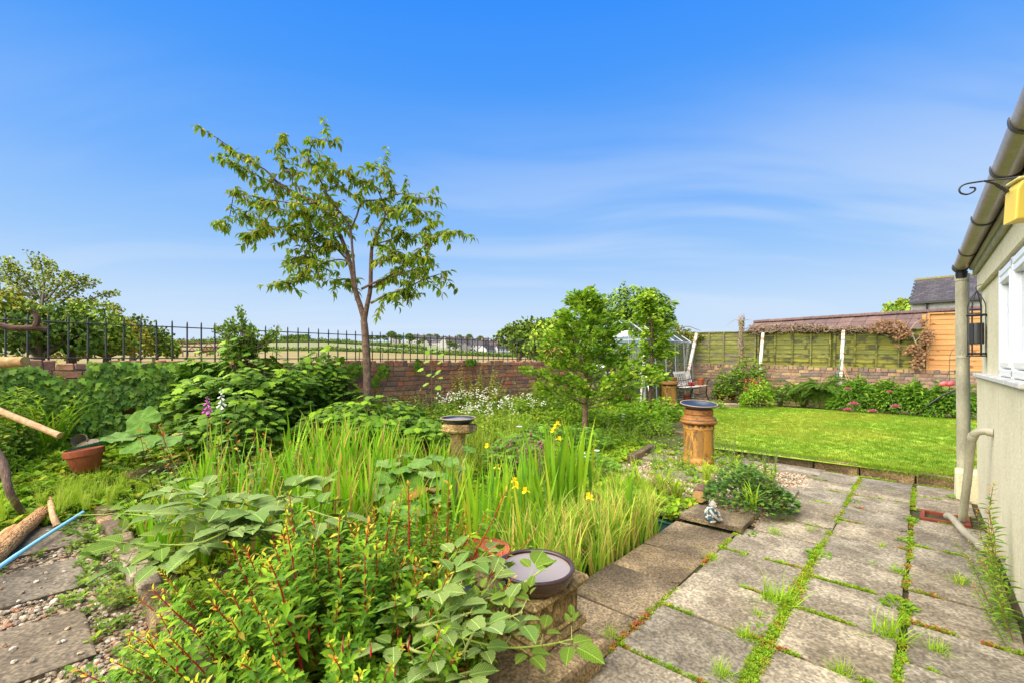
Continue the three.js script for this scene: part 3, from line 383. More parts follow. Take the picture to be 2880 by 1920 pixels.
// ---- far village
{
  R = rngOf(91);
  const T1 = roundTree('village_tree', 'round dark tree among the houses of the distant village', far(1100, 400), 10, 5.4, 1300, .75, darkG, 'trees of the distant village');
  const spots = [[1080, 236, .8], [1060, 240, .7], [1122, 238, .9], [1206, 300, 1.3], [1190, 296, 1.1], [1225, 305, 1.25], [1250, 310, 1.1], [1290, 330, 1.1], [1300, 330, 1.0], [1318, 335, 1.2], [1270, 325, .9], [1350, 330, 1.25], [1372, 330, .9], [1395, 330, 1.0], [1325, 320, .9], [1150, 240, 1.0], [1158, 250, .9], [1178, 210, .55], [1192, 240, .8], [1265, 200, .8], [1278, 200, .75], [1320, 220, .55], [1335, 240, .5], [1420, 330, .8], [1438, 330, .9], [1042, 260, .8], [1025, 258, .7]];
  for (const [px, Z, s] of spots) copyOf(T1, null, far(px, Z * 1.68, -.8), rr(0, 6.28), s * .95 * rr(.85, 1.1));
  const walls = [[.62, .60, .55], [.50, .46, .40], [.70, .69, .66], [.42, .38, .33], [.55, .50, .42]], roofs = [[.16, .155, .16], [.21, .19, .185], [.13, .12, .125], [.22, .17, .15]];
  function house(w, d, h, wc, rc, label) {
    const t = thing('village_house', label, 'house', [0, 0, 0], 0, 'houses of the distant village'), wm = mat({ color: lin(...wc), map: T.mottle }), rm = mat({ color: lin(...rc), map: T.slate, roughness: .8 }), rh = d * .42;
    const s = new THREE.Shape([[-d / 2, -3], [d / 2, -3], [d / 2, h], [0, h + rh], [-d / 2, h]].map((q) => new THREE.Vector2(...q))), g = new THREE.ExtrudeGeometry(s, { depth: w, bevelEnabled: false }); g.translate(0, 0, -w / 2); g.rotateY(Math.PI / 2); part(t, 'wall', metreUV(g), wm);
    for (const k of [-1, 1]) { const r = part(t, 'roof', metreUV(new THREE.BoxGeometry(w + .4, .18, Math.hypot(d / 2, rh) + .5)), rm); r.position.set(0, h + rh / 2 + .06, k * d / 4); r.rotation.x = k * Math.atan2(rh, d / 2); }
    const c = part(t, 'chimney', new THREE.BoxGeometry(1, 2.2, .8), mat({ color: lin(.30, .17, .12) })); c.position.set(w * .36, h + rh + .5, 0);
    const wg = new THREE.BoxGeometry(1.1, 1.3, .1), wmt = mat({ color: lin(.05, .06, .075), roughness: .25 });
    for (const y of [1.4, 4.0]) if (y < h) for (let x = -w / 2 + 1.6; x < w / 2 - 1; x += 2.6) { const q = part(t, 'window', wg, wmt); q.position.set(x, y, d / 2 + .02); }
    return t;
  }
  const protos = []; for (let k = 0; k < 8; k++) protos.push(house(rr(8, 18), rr(7, 8.5), pick([5.0, 5.2, 2.8]), walls[k % 5], roofs[k % 4], ['white rendered house with grey slate roof in the distant village', 'stone coloured terrace with grey roof in the distant village', 'bright white gabled house in the distant village', 'brown stone house in the distant village', 'buff terrace with pale roof in the distant village', 'pale house under brownish roof in the distant village', 'cream cottage with dark slate roof in the distant village', 'long grey roofed row in the distant village'][k]));
  const list = []; for (const [y0, Z, a, b, n] of [[0, 350, 1245, 1425, 11], [0, 400, 1200, 1435, 13], [0, 450, 1160, 1440, 14], [0, 505, 1150, 1440, 13], [0, 555, 1200, 1440, 11]]) for (let k = 0; k < n; k++) list.push([lerp(a, b, (k + rr(.1, .9)) / n), Z + rr(-9, 9)]);
  list.push([1112, 420]); const used = new Set();
  list.forEach(([px, Z], k) => { const q = k % 8, p = far(px, Z, -.2), turn = YAW + rr(-.5, .5) + (R() < .3 ? Math.PI / 2 : 0); if (!used.has(q)) { used.add(q); protos[q].position.copy(p); protos[q].rotation.y = turn; } else copyOf(protos[q], null, p, turn, rr(.75, 1)); });
}
// ---- rusty barn frame
{
  const p = far(570, 95, -1.2), t = thing('barn_frame', 'rust red steel frame of an open barn beyond the railings', 'barn', p, YAW - .5), m = mat({ color: lin(.16, .045, .035), roughness: .9 });
  for (let k = 0; k < 6; k++) { const g = new GB(); for (const s of [-1, 1]) g.tube([V(s * 3.6, -1, 0), V(s * 3.6, 2.2, 0), V(0, 3.9, 0)], .13, 4); const o = part(t, 'portal', g.geo(), m); o.position.z = k * 2.2 - 5.5; }
  for (const [x, y] of [[-3.6, 2.2], [3.6, 2.2], [-1.8, 3.05], [1.8, 3.05], [0, 3.9]]) { const g = new GB(); g.tube([V(x, y, -5.5), V(x, y, 5.5)], .1, 4); part(t, 'purlin', g.geo(), m); }
}
// ---- slate roofed house and long tiled roof behind the fence
{
  R = rngOf(93);
  const p0 = at(2122, 905, 19.5), p1 = at(2760, 866, 13.4), d = p1.clone().sub(p0), L = d.length(), t = thing('tiled_outbuilding', 'long outbuilding with dull red tiled roof behind the fence', 'outbuilding', [p0.x, .3, p0.z], Math.atan2(-d.z, d.x));
  const top = p0.y - .3, rise = d.y, tm = [[.17, .10, .085], [.20, .12, .10], [.145, .09, .08]].map((c) => mat({ color: lin(...c), map: T.mottle, bumpMap: T.lump, bumpScale: .01, roughness: .9 }));
  const down = V(0, -.62, .79);                                      // the slope falls towards the garden
  for (let r = 0; r < 7; r++) for (let x = 0; x < L; x += .42) { if (r > 5 && x > L) continue; const o = part(t, 'tile', cbox(.412, .05, .36, .006, .004), pick(tm)); const q = r * .3 + .16; o.position.set(x + .21, top + rise * x / L - .05 - q * .62, q * .79); o.rotation.set(.62, 0, rise / L * .9); }
  for (let x = 0; x < L; x += .34) { const g = new THREE.CylinderGeometry(.1, .1, .33, 8, 1, false, 0, Math.PI); g.rotateZ(Math.PI / 2); g.rotateX(-Math.PI / 2); const o = part(t, 'ridge_tile', g, pick(tm)); o.rotation.x = Math.PI / 2; o.position.set(x + .17, top + rise * x / L - .04 + rr(-.006, .006), 0); o.rotation.z = 0; }
  const wg = new THREE.BoxGeometry(L - .1, top - 1.1, 3.0); wg.translate(L / 2, (top - 1.1) / 2, 0); part(t, 'wall', metreUV(wg), brickMats.brown[0]);
  const q0 = at(2570, 788, 27), wv = V(CC, 0, -SS);
  const h = thing('slate_house', 'neighbouring house with mossy slate roof and grey wall beyond the fence', 'house', [q0.x, 0, q0.z], -.09), eav = EYE + (HOR - 860) / F * 27, rid = EYE + (HOR - 786) / F * 27;
  const wl = new THREE.BoxGeometry(7.6, eav, 5); wl.translate(3.85, eav / 2, -.9); part(h, 'wall', metreUV(wl), mat({ color: lin(.42, .42, .40), map: T.mottle }));
  const sm = [[.20, .19, .20], [.15, .14, .15], [.26, .245, .255], [.17, .15, .155], [.22, .20, .16]].map((c) => mat({ color: lin(...c), map: T.slate, roughness: .75 })), run = 2.5, rise2 = rid - eav, sl = Math.hypot(run, rise2), ang = Math.atan2(rise2, run), ns = 13, sg = [0, 1, 2].map(() => cbox(.29, .018, sl / ns * 1.5, .003, .004));
  const near = []; for (let r = 0; r < ns; r++) for (let k = 0; k < 22; k++) near.push([r, k]);
  for (const [r, k] of near) { const o = part(h, 'slate', pick(sg), pick(sm)), u = (r + .5) / ns; o.position.set(.12 + (k + (r % 2) * .5) * .3, eav + rise2 * u + .05, 1.75 - run * u); o.rotation.x = ang - .04; }
  const rf = new THREE.BoxGeometry(7.6, .08, sl); const b1 = part(h, 'roof_deck', metreUV(rf), sm[1]); b1.position.set(3.85, eav + rise2 / 2 - .02, 1.75 - run / 2); b1.rotation.x = ang; const b2 = part(h, 'roof_deck', metreUV(rf), sm[1]); b2.position.set(3.85, eav + rise2 / 2 - .02, 1.75 - run * 1.5); b2.rotation.x = -ang;
  const rd = part(h, 'ridge', metreUV(new THREE.BoxGeometry(7.7, .1, .22)), mat({ color: lin(.30, .27, .07), map: T.mottle, bumpMap: T.lump, bumpScale: .02 }), 'ridge crusted with yellow lichen'); rd.position.set(3.85, rid + .06, 1.75 - run);
  const gt = part(h, 'gutter', new THREE.BoxGeometry(7.7, .12, .12), M.black); gt.position.set(3.85, eav - .02, 1.86); const dp = part(h, 'downpipe', new THREE.CylinderGeometry(.05, .05, 3, 8), M.black); dp.position.set(.75, eav - 1.5, 1.7);
  const gb = new GB(), s3 = [[0, eav, -1.9 - 1.35], [0, eav, 1.6], [0, rid - .05, -.75]].map((a) => gb.v(a[0] + .06, a[1], a[2], [.4, .4, .38])); gb.t(...s3); part(h, 'gable', gb.geo(), M.flat);
}
// ================================================================ the house at the right
{
  R = rngOf(120);
  const h = thing('house', 'cream rendered single storey house wall with white window, gutter and pipes', 'house', [.4626, 0, 0], .0094);
  const box = (name, x0, x1, y0, y1, z0, z1, m, label) => { const o = part(h, name, cbox(x1 - x0, y1 - y0, z1 - z0, .008), m, label); o.position.set((x0 + x1) / 2, (y0 + y1) / 2, (z0 + z1) / 2); return o; };
  box('wall', 0, .28, -.3, 1.295, -6.66, 2.5, M.render); box('wall', 0, .28, 2.15, 2.46, -6.66, 2.5, M.render);
  box('wall', .035, .28, 1.296, 2.149, -6.65, -5.22, M.render); box('wall', .003, .28, 1.296, 2.149, -3.84, 2.5, M.render); box('wall', .281, 4, -.3, 2.46, -6.64, -6.4, M.render);
  box('sill', -.035, .27, 1.285, 1.325, -6.60, -3.80, mat({ color: lin(.72, .71, .66), map: T.mottle, roughness: .6 }));
  // white window
  const w = box('window', .115, .117, 1.33, 1.331, -5.2, -5.19, M.pvc); w.position.set(0, 0, 0); w.geometry = cbox(.075, .055, 1.34, .008); w.position.set(.055, 1.357, -4.53);
  const fr = (sy, sz, y, z, d = .075, x = 0) => { const o = part(w, 'frame', cbox(d, sy, sz, .008), M.pvc); o.position.set(x, y, z); };
  fr(.055, 1.34, .755, 0); fr(.83, .055, .378, -.66); fr(.83, .055, .378, .66); fr(.83, .075, .378, -.02);
  for (const z0 of [-.34, .32]) { for (const dz of [-.265, .265]) fr(.66, .05, .378, z0 + dz, .06, -.012); for (const y of [.062, .694]) fr(.05, .48, y, z0, .06, -.012); const g = part(w, 'pane', new THREE.BoxGeometry(.006, .6, .48), new THREE.MeshPhysicalMaterial({ color: lin(.85, .9, .92), transmission: .9, thickness: 0, roughness: .02, side: THREE.DoubleSide })); g.position.set(.0, .378, z0); }
  box('room_wall', .9, .95, .9, 2.4, -6.0, -3.2, mat({ color: lin(.35, .36, .36) })); box('room_wall', .3, .9, .9, .95, -6.0, -3.2, mat({ color: lin(.3, .29, .27) }));
  // eaves: fascia, gutter on brackets, roof above
  box('fascia', -.03, .0, 2.32, 2.475, -6.70, 2.5, mat({ color: lin(.50, .47, .30), map: T.mottle })); box('soffit', -.028, .27, 2.465, 2.49, -6.7, 2.5, mat({ color: lin(.50, .47, .34), map: T.mottle, roughness: .7 }));
  const gm = mat({ color: lin(.37, .29, .25), map: T.mottle, bumpMap: T.lump, bumpScale: .001, roughness: .3 }), GR = .062, GX = -.105, GYc = 2.462, half = (r, z0, z1, m, name, a0 = Math.PI, a1 = 2 * Math.PI, th = .004) => { const s = new THREE.Shape(); s.absarc(0, 0, r, a0, a1, false); s.absarc(0, 0, r - th, a1, a0, true); const g = new THREE.ExtrudeGeometry(s, { depth: z1 - z0, bevelEnabled: false, curveSegments: 18 }); const o = part(h, name, metreUV(g), m); o.position.set(GX, GYc, z0); return o; };
  half(GR, -6.9, -2.42, gm, 'gutter');
  { const g = new GB(); g.tube([V(GX + .075, 2.40, -6.7), V(GX + .075, 2.40, -2.42)], .026, 10); part(h, 'fascia_roll', g.geo(), tinted(gm, .34, .30, .25)); }
  for (const z of [-5.9, -4.62, -3.5, -2.85]) { half(GR + .007, z - .016, z + .016, M.black, 'gutter_bracket', Math.PI * .95, Math.PI * 2.02, .006); const o = part(h, 'gutter_bracket', cbox(.06, .03, .03, .003), M.black); o.position.set(GX + .075, GYc - .03, z); }
  half(GR + .008, -6.96, -6.78, M.black, 'gutter_outlet', Math.PI * .98, Math.PI * 2.02, .007); half(GR + .006, -2.45, -2.40, M.black, 'stop_end_ring', Math.PI * .98, Math.PI * 2.02, .007);
  { const s = new THREE.Shape(); s.absarc(0, 0, GR + .003, Math.PI, 2 * Math.PI, false); const g = new THREE.ExtrudeGeometry(s, { depth: .006, bevelEnabled: false }); const o = part(h, 'stop_end', g, mat({ color: lin(.06, .06, .065), roughness: .5 })); o.position.set(GX, GYc, -2.412); }
  const roof = part(h, 'roof', metreUV(new THREE.BoxGeometry(4.4, .06, 9.3)), mat({ color: lin(.12, .11, .115), map: T.slate })); roof.position.set(1.98, 3.22, -2.1); roof.rotation.z = .36;
  const pm = M.creamPipe, pipe = (name, pts, r, m = pm, seg = 14) => { const g = new GB(); g.tube(pts.map((p) => V(p[0] - .4, p[1], p[2])), r, seg); return part(h, name, g.geo(), m); };
  pipe('gutter_outlet', [[.30, 2.40, -6.87], [.30, 2.33, -6.88]], .05, M.black);
  const dpz = -6.9; pipe('downpipe', [[.305, 2.36, dpz], [.308, 1.6, dpz], [.315, .8, dpz], [.318, .02, dpz]], .056);
  pipe('pipe_collar', [[.305, 2.372, dpz], [.305, 2.30, dpz]], .063); pipe('pipe_collar', [[.309, 1.50, dpz], [.309, 1.475, dpz]], .06); pipe('pipe_collar', [[.309, 1.30, dpz], [.309, 1.29, dpz]], .0585);
  const wp = smoothPts([V(.42, .87, -5.30), V(.34, .872, -5.33), V(.295, .84, -5.35), V(.28, .76, -5.40), V(.265, .4, -5.57), V(.245, .02, -5.74)], 4); { const g = new GB(); g.tube(wp.map((p) => p.clone().sub(V(.4, 0, 0))), .030, 12); part(h, 'waste_pipe', g.geo(), pm); const q = new GB(); q.tube([V(-.035, .873, -5.315), V(.005, .873, -5.30)], .036, 12); q.tube([wp[9], wp[11]].map((p) => p.clone().sub(V(.4, 0, 0))), .0345, 12); part(h, 'pipe_collar', q.geo(), pm); }
  const hp = smoothPts([V(.14, .06, -5.62), V(.17, .075, -5.52), V(.235, .06, -5.15), V(.33, .065, -4.8), V(.43, .09, -4.62)], 4); { const g = new GB(); g.tube(hp.map((p) => p.clone().sub(V(.4, 0, 0))), .027, 12); part(h, 'waste_pipe', g.geo(), tinted(pm, .42, .38, .27)); const q = new GB(); q.tube([V(-.11, .066, -4.87), V(-.05, .068, -4.76)], .033, 12); part(h, 'pipe_collar', q.geo(), tinted(pm, .42, .38, .27)); }
  const blk = part(h, 'corner_block', cbox(.26, .38, .3, .02, .012), tinted(M.render, .8, .78, .7)); blk.position.set(-.02, .1, -6.78);
  // gully beside the wall
  const gy = thing('drain_gully', 'terracotta drain gully sunk in the patio by the house wall', 'drain', [.14, 0, -5.78]);
  for (const [w2, d2, x, z] of [[.30, .035, 0, -.135], [.30, .035, 0, .135], [.035, .30, -.15, 0], [.035, .30, .15, 0]]) { const o = part(gy, 'rim', cbox(w2, .09, d2, .006, .003), tinted(M.terra, .5, .42, .38)); o.position.set(x, -.035, z); }
  const fl = part(gy, 'grate', new THREE.BoxGeometry(.28, .01, .25), tinted(M.terra, .6, .52, .48)); fl.position.y = -.075;

  // bird feeder and hanging bracket
  const bf = thing('bird_feeder', 'black wire bird feeder hanging by the downpipe', 'bird feeder', at(2748, 1000, 4.35)); bf.scale.set(1.1, 1, 1.1); const Hf = .62;
  { const w1 = (n, pts, r) => { const g = new GB(); g.tube(pts, r, 5); part(bf, n, g.geo(), M.iron); };
    for (let k = 0; k < 6; k++) { const a = k / 6 * 6.283; w1('wire', smoothPts([V(.055 * Math.cos(a), .0, .055 * Math.sin(a)), V(.055 * Math.cos(a), .38, .055 * Math.sin(a)), V(.05 * Math.cos(a), .5, .05 * Math.sin(a)), V(0, Hf, 0)], 3), .0035); }
    const ring = (y, r, t) => { const g = new THREE.TorusGeometry(r, t, 6, 20); g.rotateX(Math.PI / 2); g.translate(0, y, 0); part(bf, 'ring', g, M.iron); }; ring(.385, .06, .009); ring(.0, .06, .008);
    const c = part(bf, 'seed_tube', lathe([[0, .11], [.045, .11], [.047, .12], [.047, .3], [.045, .31], [0, .31]], 20), mat({ color: lin(.03, .03, .032), roughness: .35 })); part(bf, 'tray', lathe([[0, .012], [.058, .012], [.062, .03], [.06, .03], [.056, .018], [0, .018]], 20), M.iron); w1('hook', smoothPts([V(0, Hf, 0), V(.0, Hf + .04, 0), V(.08, Hf + .07, .01), V(.13, Hf + .05, .02)], 3), .003); }
  const tip = at(2702, 530, 1.95), wl2 = V(.404, 2.19, -2.78), br = thing('scroll_bracket', 'black wrought iron scroll bracket on the house wall', 'bracket', wl2);
  { const toL = (p) => p.clone().sub(wl2), bar = new GB(), a = at(2745, 513, 1.95), b2 = at(2800, 506, 1.98); bar.tube(smoothPts([V(0, 0, 0), toL(b2), toL(a), toL(at(2715, 519, 1.95)), toL(at(2700, 530, 1.95)), toL(at(2703, 543, 1.95)), toL(at(2722, 547, 1.95)), toL(at(2741, 538, 1.95)), toL(at(2743, 529, 1.95)), toL(at(2729, 528, 1.95))], 5), .0035, 6); part(br, 'scroll', bar.geo(), M.iron);
    const st = new GB(); st.tube(smoothPts([toL(at(2768, 509, 1.96)), toL(at(2800, 518, 1.96)), toL(at(2840, 540, 1.97)), toL(at(2885, 565, 1.98)), V(0, -.22, 0)], 4), .0045, 6); part(br, 'stay', st.geo(), M.iron);
    const tw = new GB(); for (const k of [0, 1]) tw.tube(smoothPts([0, 1, 2, 3, 4].map((q) => toL(at(2802 + q * 8, 519 + q * 5 + (q % 2 ? 4 : -4) * (k ? 1 : -1), 1.96))), 3), .004, 5); part(br, 'twist', tw.geo(), M.iron);
    const bp = part(br, 'wall_plate', cbox(.006, .3, .025, .002), M.iron); bp.position.set(-.003, -.1, 0); }
  const yb = thing('hanging_box', 'yellow moulded plastic box hanging under the gutter', 'box', at(2902, 622, 1.92), .3); const ym = mat({ color: lin(.60, .45, .06), roughness: .5 });
  const yg = new THREE.ExtrudeGeometry(new THREE.Shape([[-.062, 0], [.062, 0], [.055, .12], [.04, .15], [-.04, .15], [-.055, .12]].map((q) => new THREE.Vector2(...q))), { depth: .08, bevelEnabled: true, bevelSize: .008, bevelThickness: .008, bevelSegments: 3 }); yg.translate(0, .01, -.04); part(yb, 'body', yg, ym); const yl = part(yb, 'lid', cbox(.12, .012, .1, .004), mat({ color: lin(.70, .60, .22), roughness: .5 })); yl.position.y = .176; const yh = new GB(); yh.tube(smoothPts([V(0, .182, 0), V(.0, .24, 0), V(.06, .30, 0), V(.11, .30, .0)], 3), .003, 5); part(yb, 'hanger', yh.geo(), M.iron);
}
// ================================================================ objects in the garden
R = rngOf(200);
// ---- buff clay chimney pots
function chimneyPot(label, p, s) {
  const t = thing('chimney_pot', label, 'chimney pot', p); t.scale.setScalar(s);
  part(t, 'body', lathe([[.19, 0], [.215, .0], [.222, .03], [.222, .075], [.205, .10], [.199, .12], [.203, .135], [.199, .15], [.197, .3], [.196, .45], [.199, .50], [.206, .505], [.206, .52], [.196, .53], [.186, .535]], 40), M.buff);
  const tg = new GB(); for (let k = 0; k < 16; k++) { const a = k / 16 * 6.283, b = (k + .5) / 16 * 6.283, e = (k + 1) / 16 * 6.283, q = (x, r, y) => tg.v(Math.cos(x) * r, y, Math.sin(x) * r, [1, 1, 1], x * .3, y); const i = [q(a, .204, .525), q(e, .204, .525), q(b, .207, .582), q(a, .165, .525), q(e, .165, .525), q(b, .17, .582)]; tg.t(i[0], i[2], i[1]); tg.t(i[0], i[3], i[2]); tg.t(i[3], i[5], i[2]); tg.t(i[1], i[2], i[4]); tg.t(i[4], i[2], i[5]); } part(t, 'crown_points', tg.geo(), M.buff);
  part(t, 'neck', lathe([[.172, .525], [.172, .59]], 32), tinted(M.buff, .72, .6, .5));
  part(t, 'cornice', lathe([[.17, .575], [.225, .578], [.246, .592], [.252, .606], [.246, .618], [.228, .63], [.236, .64], [.232, .652], [.205, .672], [.188, .69], [.184, .705]], 40), tinted(M.buff, .64, .55, .48));
  part(t, 'rim', lathe([[.184, .70], [.196, .712], [.192, .72], [.190, .76], [.194, .775], [.178, .78], [.172, .775], [.172, .66]], 40), tinted(M.buff, .72, .55, .42)); return t;
}
const potA = gp(1965, 1300, .0); potA.y = -.02;
chimneyPot('tall buff clay chimney pot carrying a dark blue bowl', potA, 1.0);
const potB = at(1882, 1010, 12.0); potB.y = .24; chimneyPot('buff clay chimney pot with open top standing by the bench', potB, .98);
function bowl(name, label, p, prof, m, rimm, rimProf) { const t = thing(name, label, 'bowl', p); part(t, 'body', lathe(prof, 44), m); if (rimProf) part(t, 'rim', lathe(rimProf, 44), rimm); return t; }
const navy = mat({ color: lin(.022, .034, .06), roughness: .3 }), tan = mat({ color: lin(.42, .30, .17), roughness: .5, map: T.mottle });
const waterM = new THREE.MeshPhysicalMaterial({ color: lin(.9, .93, .95), transmission: 1, thickness: .0, roughness: .02, side: THREE.DoubleSide });
bowl('glazed_bowl', 'wide dark blue glazed bowl with tan rim on the tall chimney pot', V(potA.x, potA.y + .778, potA.z), [[0, .0], [.13, 0], [.2, .03], [.243, .075], [.238, .078], [.19, .04], [.12, .014], [0, .012]], navy, tan, [[.236, .074], [.25, .073], [.253, .081], [.248, .088], [.236, .083]]).quaternion.setFromAxisAngle(V(CC, 0, -SS), .11);
// ---- bird bath
{
  const p = at(1288, 1172, 5.6); p.y = bedY(p.x, p.z) - .02; const rimY = at(1288, 1172, 5.6).y, Hh = rimY - p.y - .085, t = thing('bird_bath', 'short rough stone column with broken square top holding a dark dish', 'bird bath', p, .5), sm = mat({ map: T.dark, color: lin(1.5, 1.35, .95), bumpMap: T.lump, bumpScale: .02, roughness: 1 });
  const col = new GB(); const n = 16; for (let k = 0; k <= 10; k++) { const y = k / 10 * (Hh - .1); for (let s = 0; s <= n; s++) { const a = s / n * 6.283, r = .082 * (1 + .05 * Math.cos(a * 4)) * (k === 0 ? 1.5 : k === 1 ? 1.3 : 1) * (k > 8 ? 1.15 : 1) + .004 * (hash(s % n, k, 3) - .5); col.v(Math.cos(a) * r, y, Math.sin(a) * r, [1, 1, 1], a * .12, y); } } for (let k = 0; k < 10; k++) for (let s = 0; s < n; s++) { const a = k * (n + 1) + s; col.t(a, a + n + 1, a + 1); col.t(a + 1, a + n + 1, a + n + 2); } part(t, 'column', col.geo(), sm);
  const cap = cbox(.34, .10, .34, .02, .014); const o = part(t, 'capital', cap, sm); o.position.set(.02, Hh - .05, 0);
  const pl = part(t, 'plinth', cbox(.34, .1, .34, .015, .008), sm); pl.position.y = 0.03;
  const bp = p.clone(); bp.y = p.y + Hh; bowl('glazed_dish', 'shallow dark blue dish with tan rim on the rough stone column', bp, [[0, .004], [.13, .004], [.175, .03], [.21, .068], [.205, .072], [.165, .036], [.12, .016], [0, .016]], navy, tan, [[.203, .07], [.219, .068], [.223, .076], [.217, .083], [.203, .078]]);
  const wt = solo('bird_bath_water', new THREE.CircleGeometry(.186, 40).rotateX(-Math.PI / 2), new THREE.MeshPhysicalMaterial({ color: lin(.5, .47, .45), roughness: .05, transmission: .3, thickness: 0 }), 'rain water and debris in the dish on the stone column', 'water'); wt.position.set(bp.x, bp.y + .052, bp.z);
}
// ---- square carved stone planter with brown bowl, on two slabs
{
  const c = V(-1.475, 0, -1.755), t = thing('stone_pedestal', 'square carved stone pedestal with moulded edges standing on a slab step', 'pedestal', [c.x, .115, c.z]), sm = mat({ map: T.dark, color: lin(1.35, 1.3, .98), bumpMap: T.lump, bumpScale: .012, roughness: 1 });
  const bl = (n, w, h, y, ch, m = sm) => { const o = part(t, n, cbox(w, h, w, ch, .003), m); o.position.y = y; return o; };
  bl('foot', .42, .045, .022, .012); bl('foot_moulding', .39, .02, .055, .01); bl('block', .35, .13, .13, .004); bl('top_moulding', .39, .02, .204, .009); bl('top_slab', .44, .036, .232, .014);
  for (const [rx, x, z] of [[0, 0, 0.177], [Math.PI / 2, 0.177, 0], [Math.PI, 0, -0.177], [-Math.PI / 2, -0.177, 0]]) for (let k = 0; k < 3; k++) { const g = new THREE.TorusGeometry(.036, .0075, 6, 18), o = part(t, 'carved_ring', g, sm); const s = (k - 1) * .1; o.position.set(x ? x : s, .13, z ? z : s); o.rotation.y = rx; o.scale.set(1, 1.4, 1); }
  const st = thing('slab_step', 'two thick stone slabs stacked under the carved pedestal', 'step', [-1.43, 0, -1.60]); const a = part(st, 'slab', cbox(.64, .06, .64, .012, .004), tinted(M.dark, 1.05, 1, .9)); a.position.set(0, .088, 0); const b = part(st, 'slab', cbox(.60, .062, .60, .012, .004), tinted(M.dark, .9, .85, .78)); b.position.set(.005, .024, .01);
  const bp = at(1505, 1603, 2.2); bp.y = .115 + .251; const br = mat({ color: lin(.055, .028, .022), roughness: .22 });
  bowl('brown_bowl', 'large brown glazed bowl of water on the carved stone pedestal', bp, [[0, .0], [.12, 0], [.15, .012], [.178, .05], [.187, .082], [.184, .088], [.178, .088], [.171, .075], [.168, .062], [.14, .03], [.11, .014], [0, .014]], br, br, [[.170, .084], [.186, .082], [.192, .088], [.188, .096], [.178, .097], [.170, .091]]);
  const w = solo('bowl_water', new THREE.CircleGeometry(.1735, 48).rotateX(-Math.PI / 2), new THREE.MeshPhysicalMaterial({ color: lin(.26, .215, .185), roughness: .03, ior: 1.5 }), 'still rain water filling the brown bowl', 'water'); w.position.set(bp.x, bp.y + .081, bp.z);
  const db = new GB(); for (let k = 0; k < 9; k++) { const a2 = rr(0, 6.28), q = V(bp.x - .05 + rr(-.03, .03), bp.y + .084, bp.z - .09 + rr(-.03, .03)); db.leaf(LT.quick, q, V(Math.cos(a2), 0, Math.sin(a2)), V(0, 1, 0), rr(.008, .02), .003, [.03, .02, .015]); } db.tube([V(bp.x - .09, bp.y + .085, bp.z - .03), V(bp.x - .075, bp.y + .085, bp.z + .01)], .0022, 4, [.03, .022, .015]);
  const dl = solo('floating_debris', db.geo(), M.flat, 'bits of leaf and twig floating in the brown bowl', 'debris'); dl.userData.kind = 'stuff';
  // broken terracotta pots behind it
  const p1 = at(1348, 1560, 2.55), pt = thing('terracotta_pot', 'upright half of a broken terracotta pot behind the brown bowl', 'pot', [p1.x, .12, p1.z], 0); const prof = [[.10, 0], [.115, .0], [.145, .2], [.15, .205], [.165, .21], [.17, .27], [.165, .275], [0.177, .272], [.148, .215], [.13, .2], [.10, .02]];
  const g = new THREE.LatheGeometry(prof.map((q) => new THREE.Vector2(...q)), 30, 2.0, 3.4); part(pt, 'body', g, tinted(M.terra, 1.15, 1.25, 1.35));
  const p2 = at(1310, 1610, 2.35), pt2 = thing('terracotta_pot', 'low terracotta pot with water among the bramble leaves', 'pot', [p2.x, .1, p2.z]); part(pt2, 'body', lathe([[0, 0], [.10, 0], [.125, .17], [.135, .172], [.14, .215], [.13, .218], [.12, .175], [.1, .15], [0, .15]], 30), M.terra); const w2 = part(pt2, 'water', new THREE.CircleGeometry(.125, 30).rotateX(-Math.PI / 2), new THREE.MeshPhysicalMaterial({ color: lin(.05, .055, .06), roughness: .04 })); w2.position.y = .195;
}
// ---- green pond liner seen at the corner
{
  const t = thing('pond_tank', 'green plastic pond tank sunk beside the patio slabs', 'pond', [-2.19, -.05, -3.25]), gm = mat({ color: lin(.03, .105, .085), roughness: .5 });
  for (const [w, d, x, z] of [[1.06, .03, 0, .88], [1.06, .03, 0, -.88], [.03, 1.79, -.53, 0], [.03, 1.79, .53, 0]]) { const o = part(t, 'side', cbox(w, .34, d, .005), gm); o.position.set(x, -.18, z); const r = part(t, 'rim', cbox(w + .03, .02, d + .03, .005), gm); r.position.set(x, -.015, z); }
  const wq = part(t, 'water', new THREE.PlaneGeometry(1.03, 1.73).rotateX(-Math.PI / 2), new THREE.MeshPhysicalMaterial({ color: lin(.03, .03, .02), roughness: .06 })); wq.position.y = -.11;
}
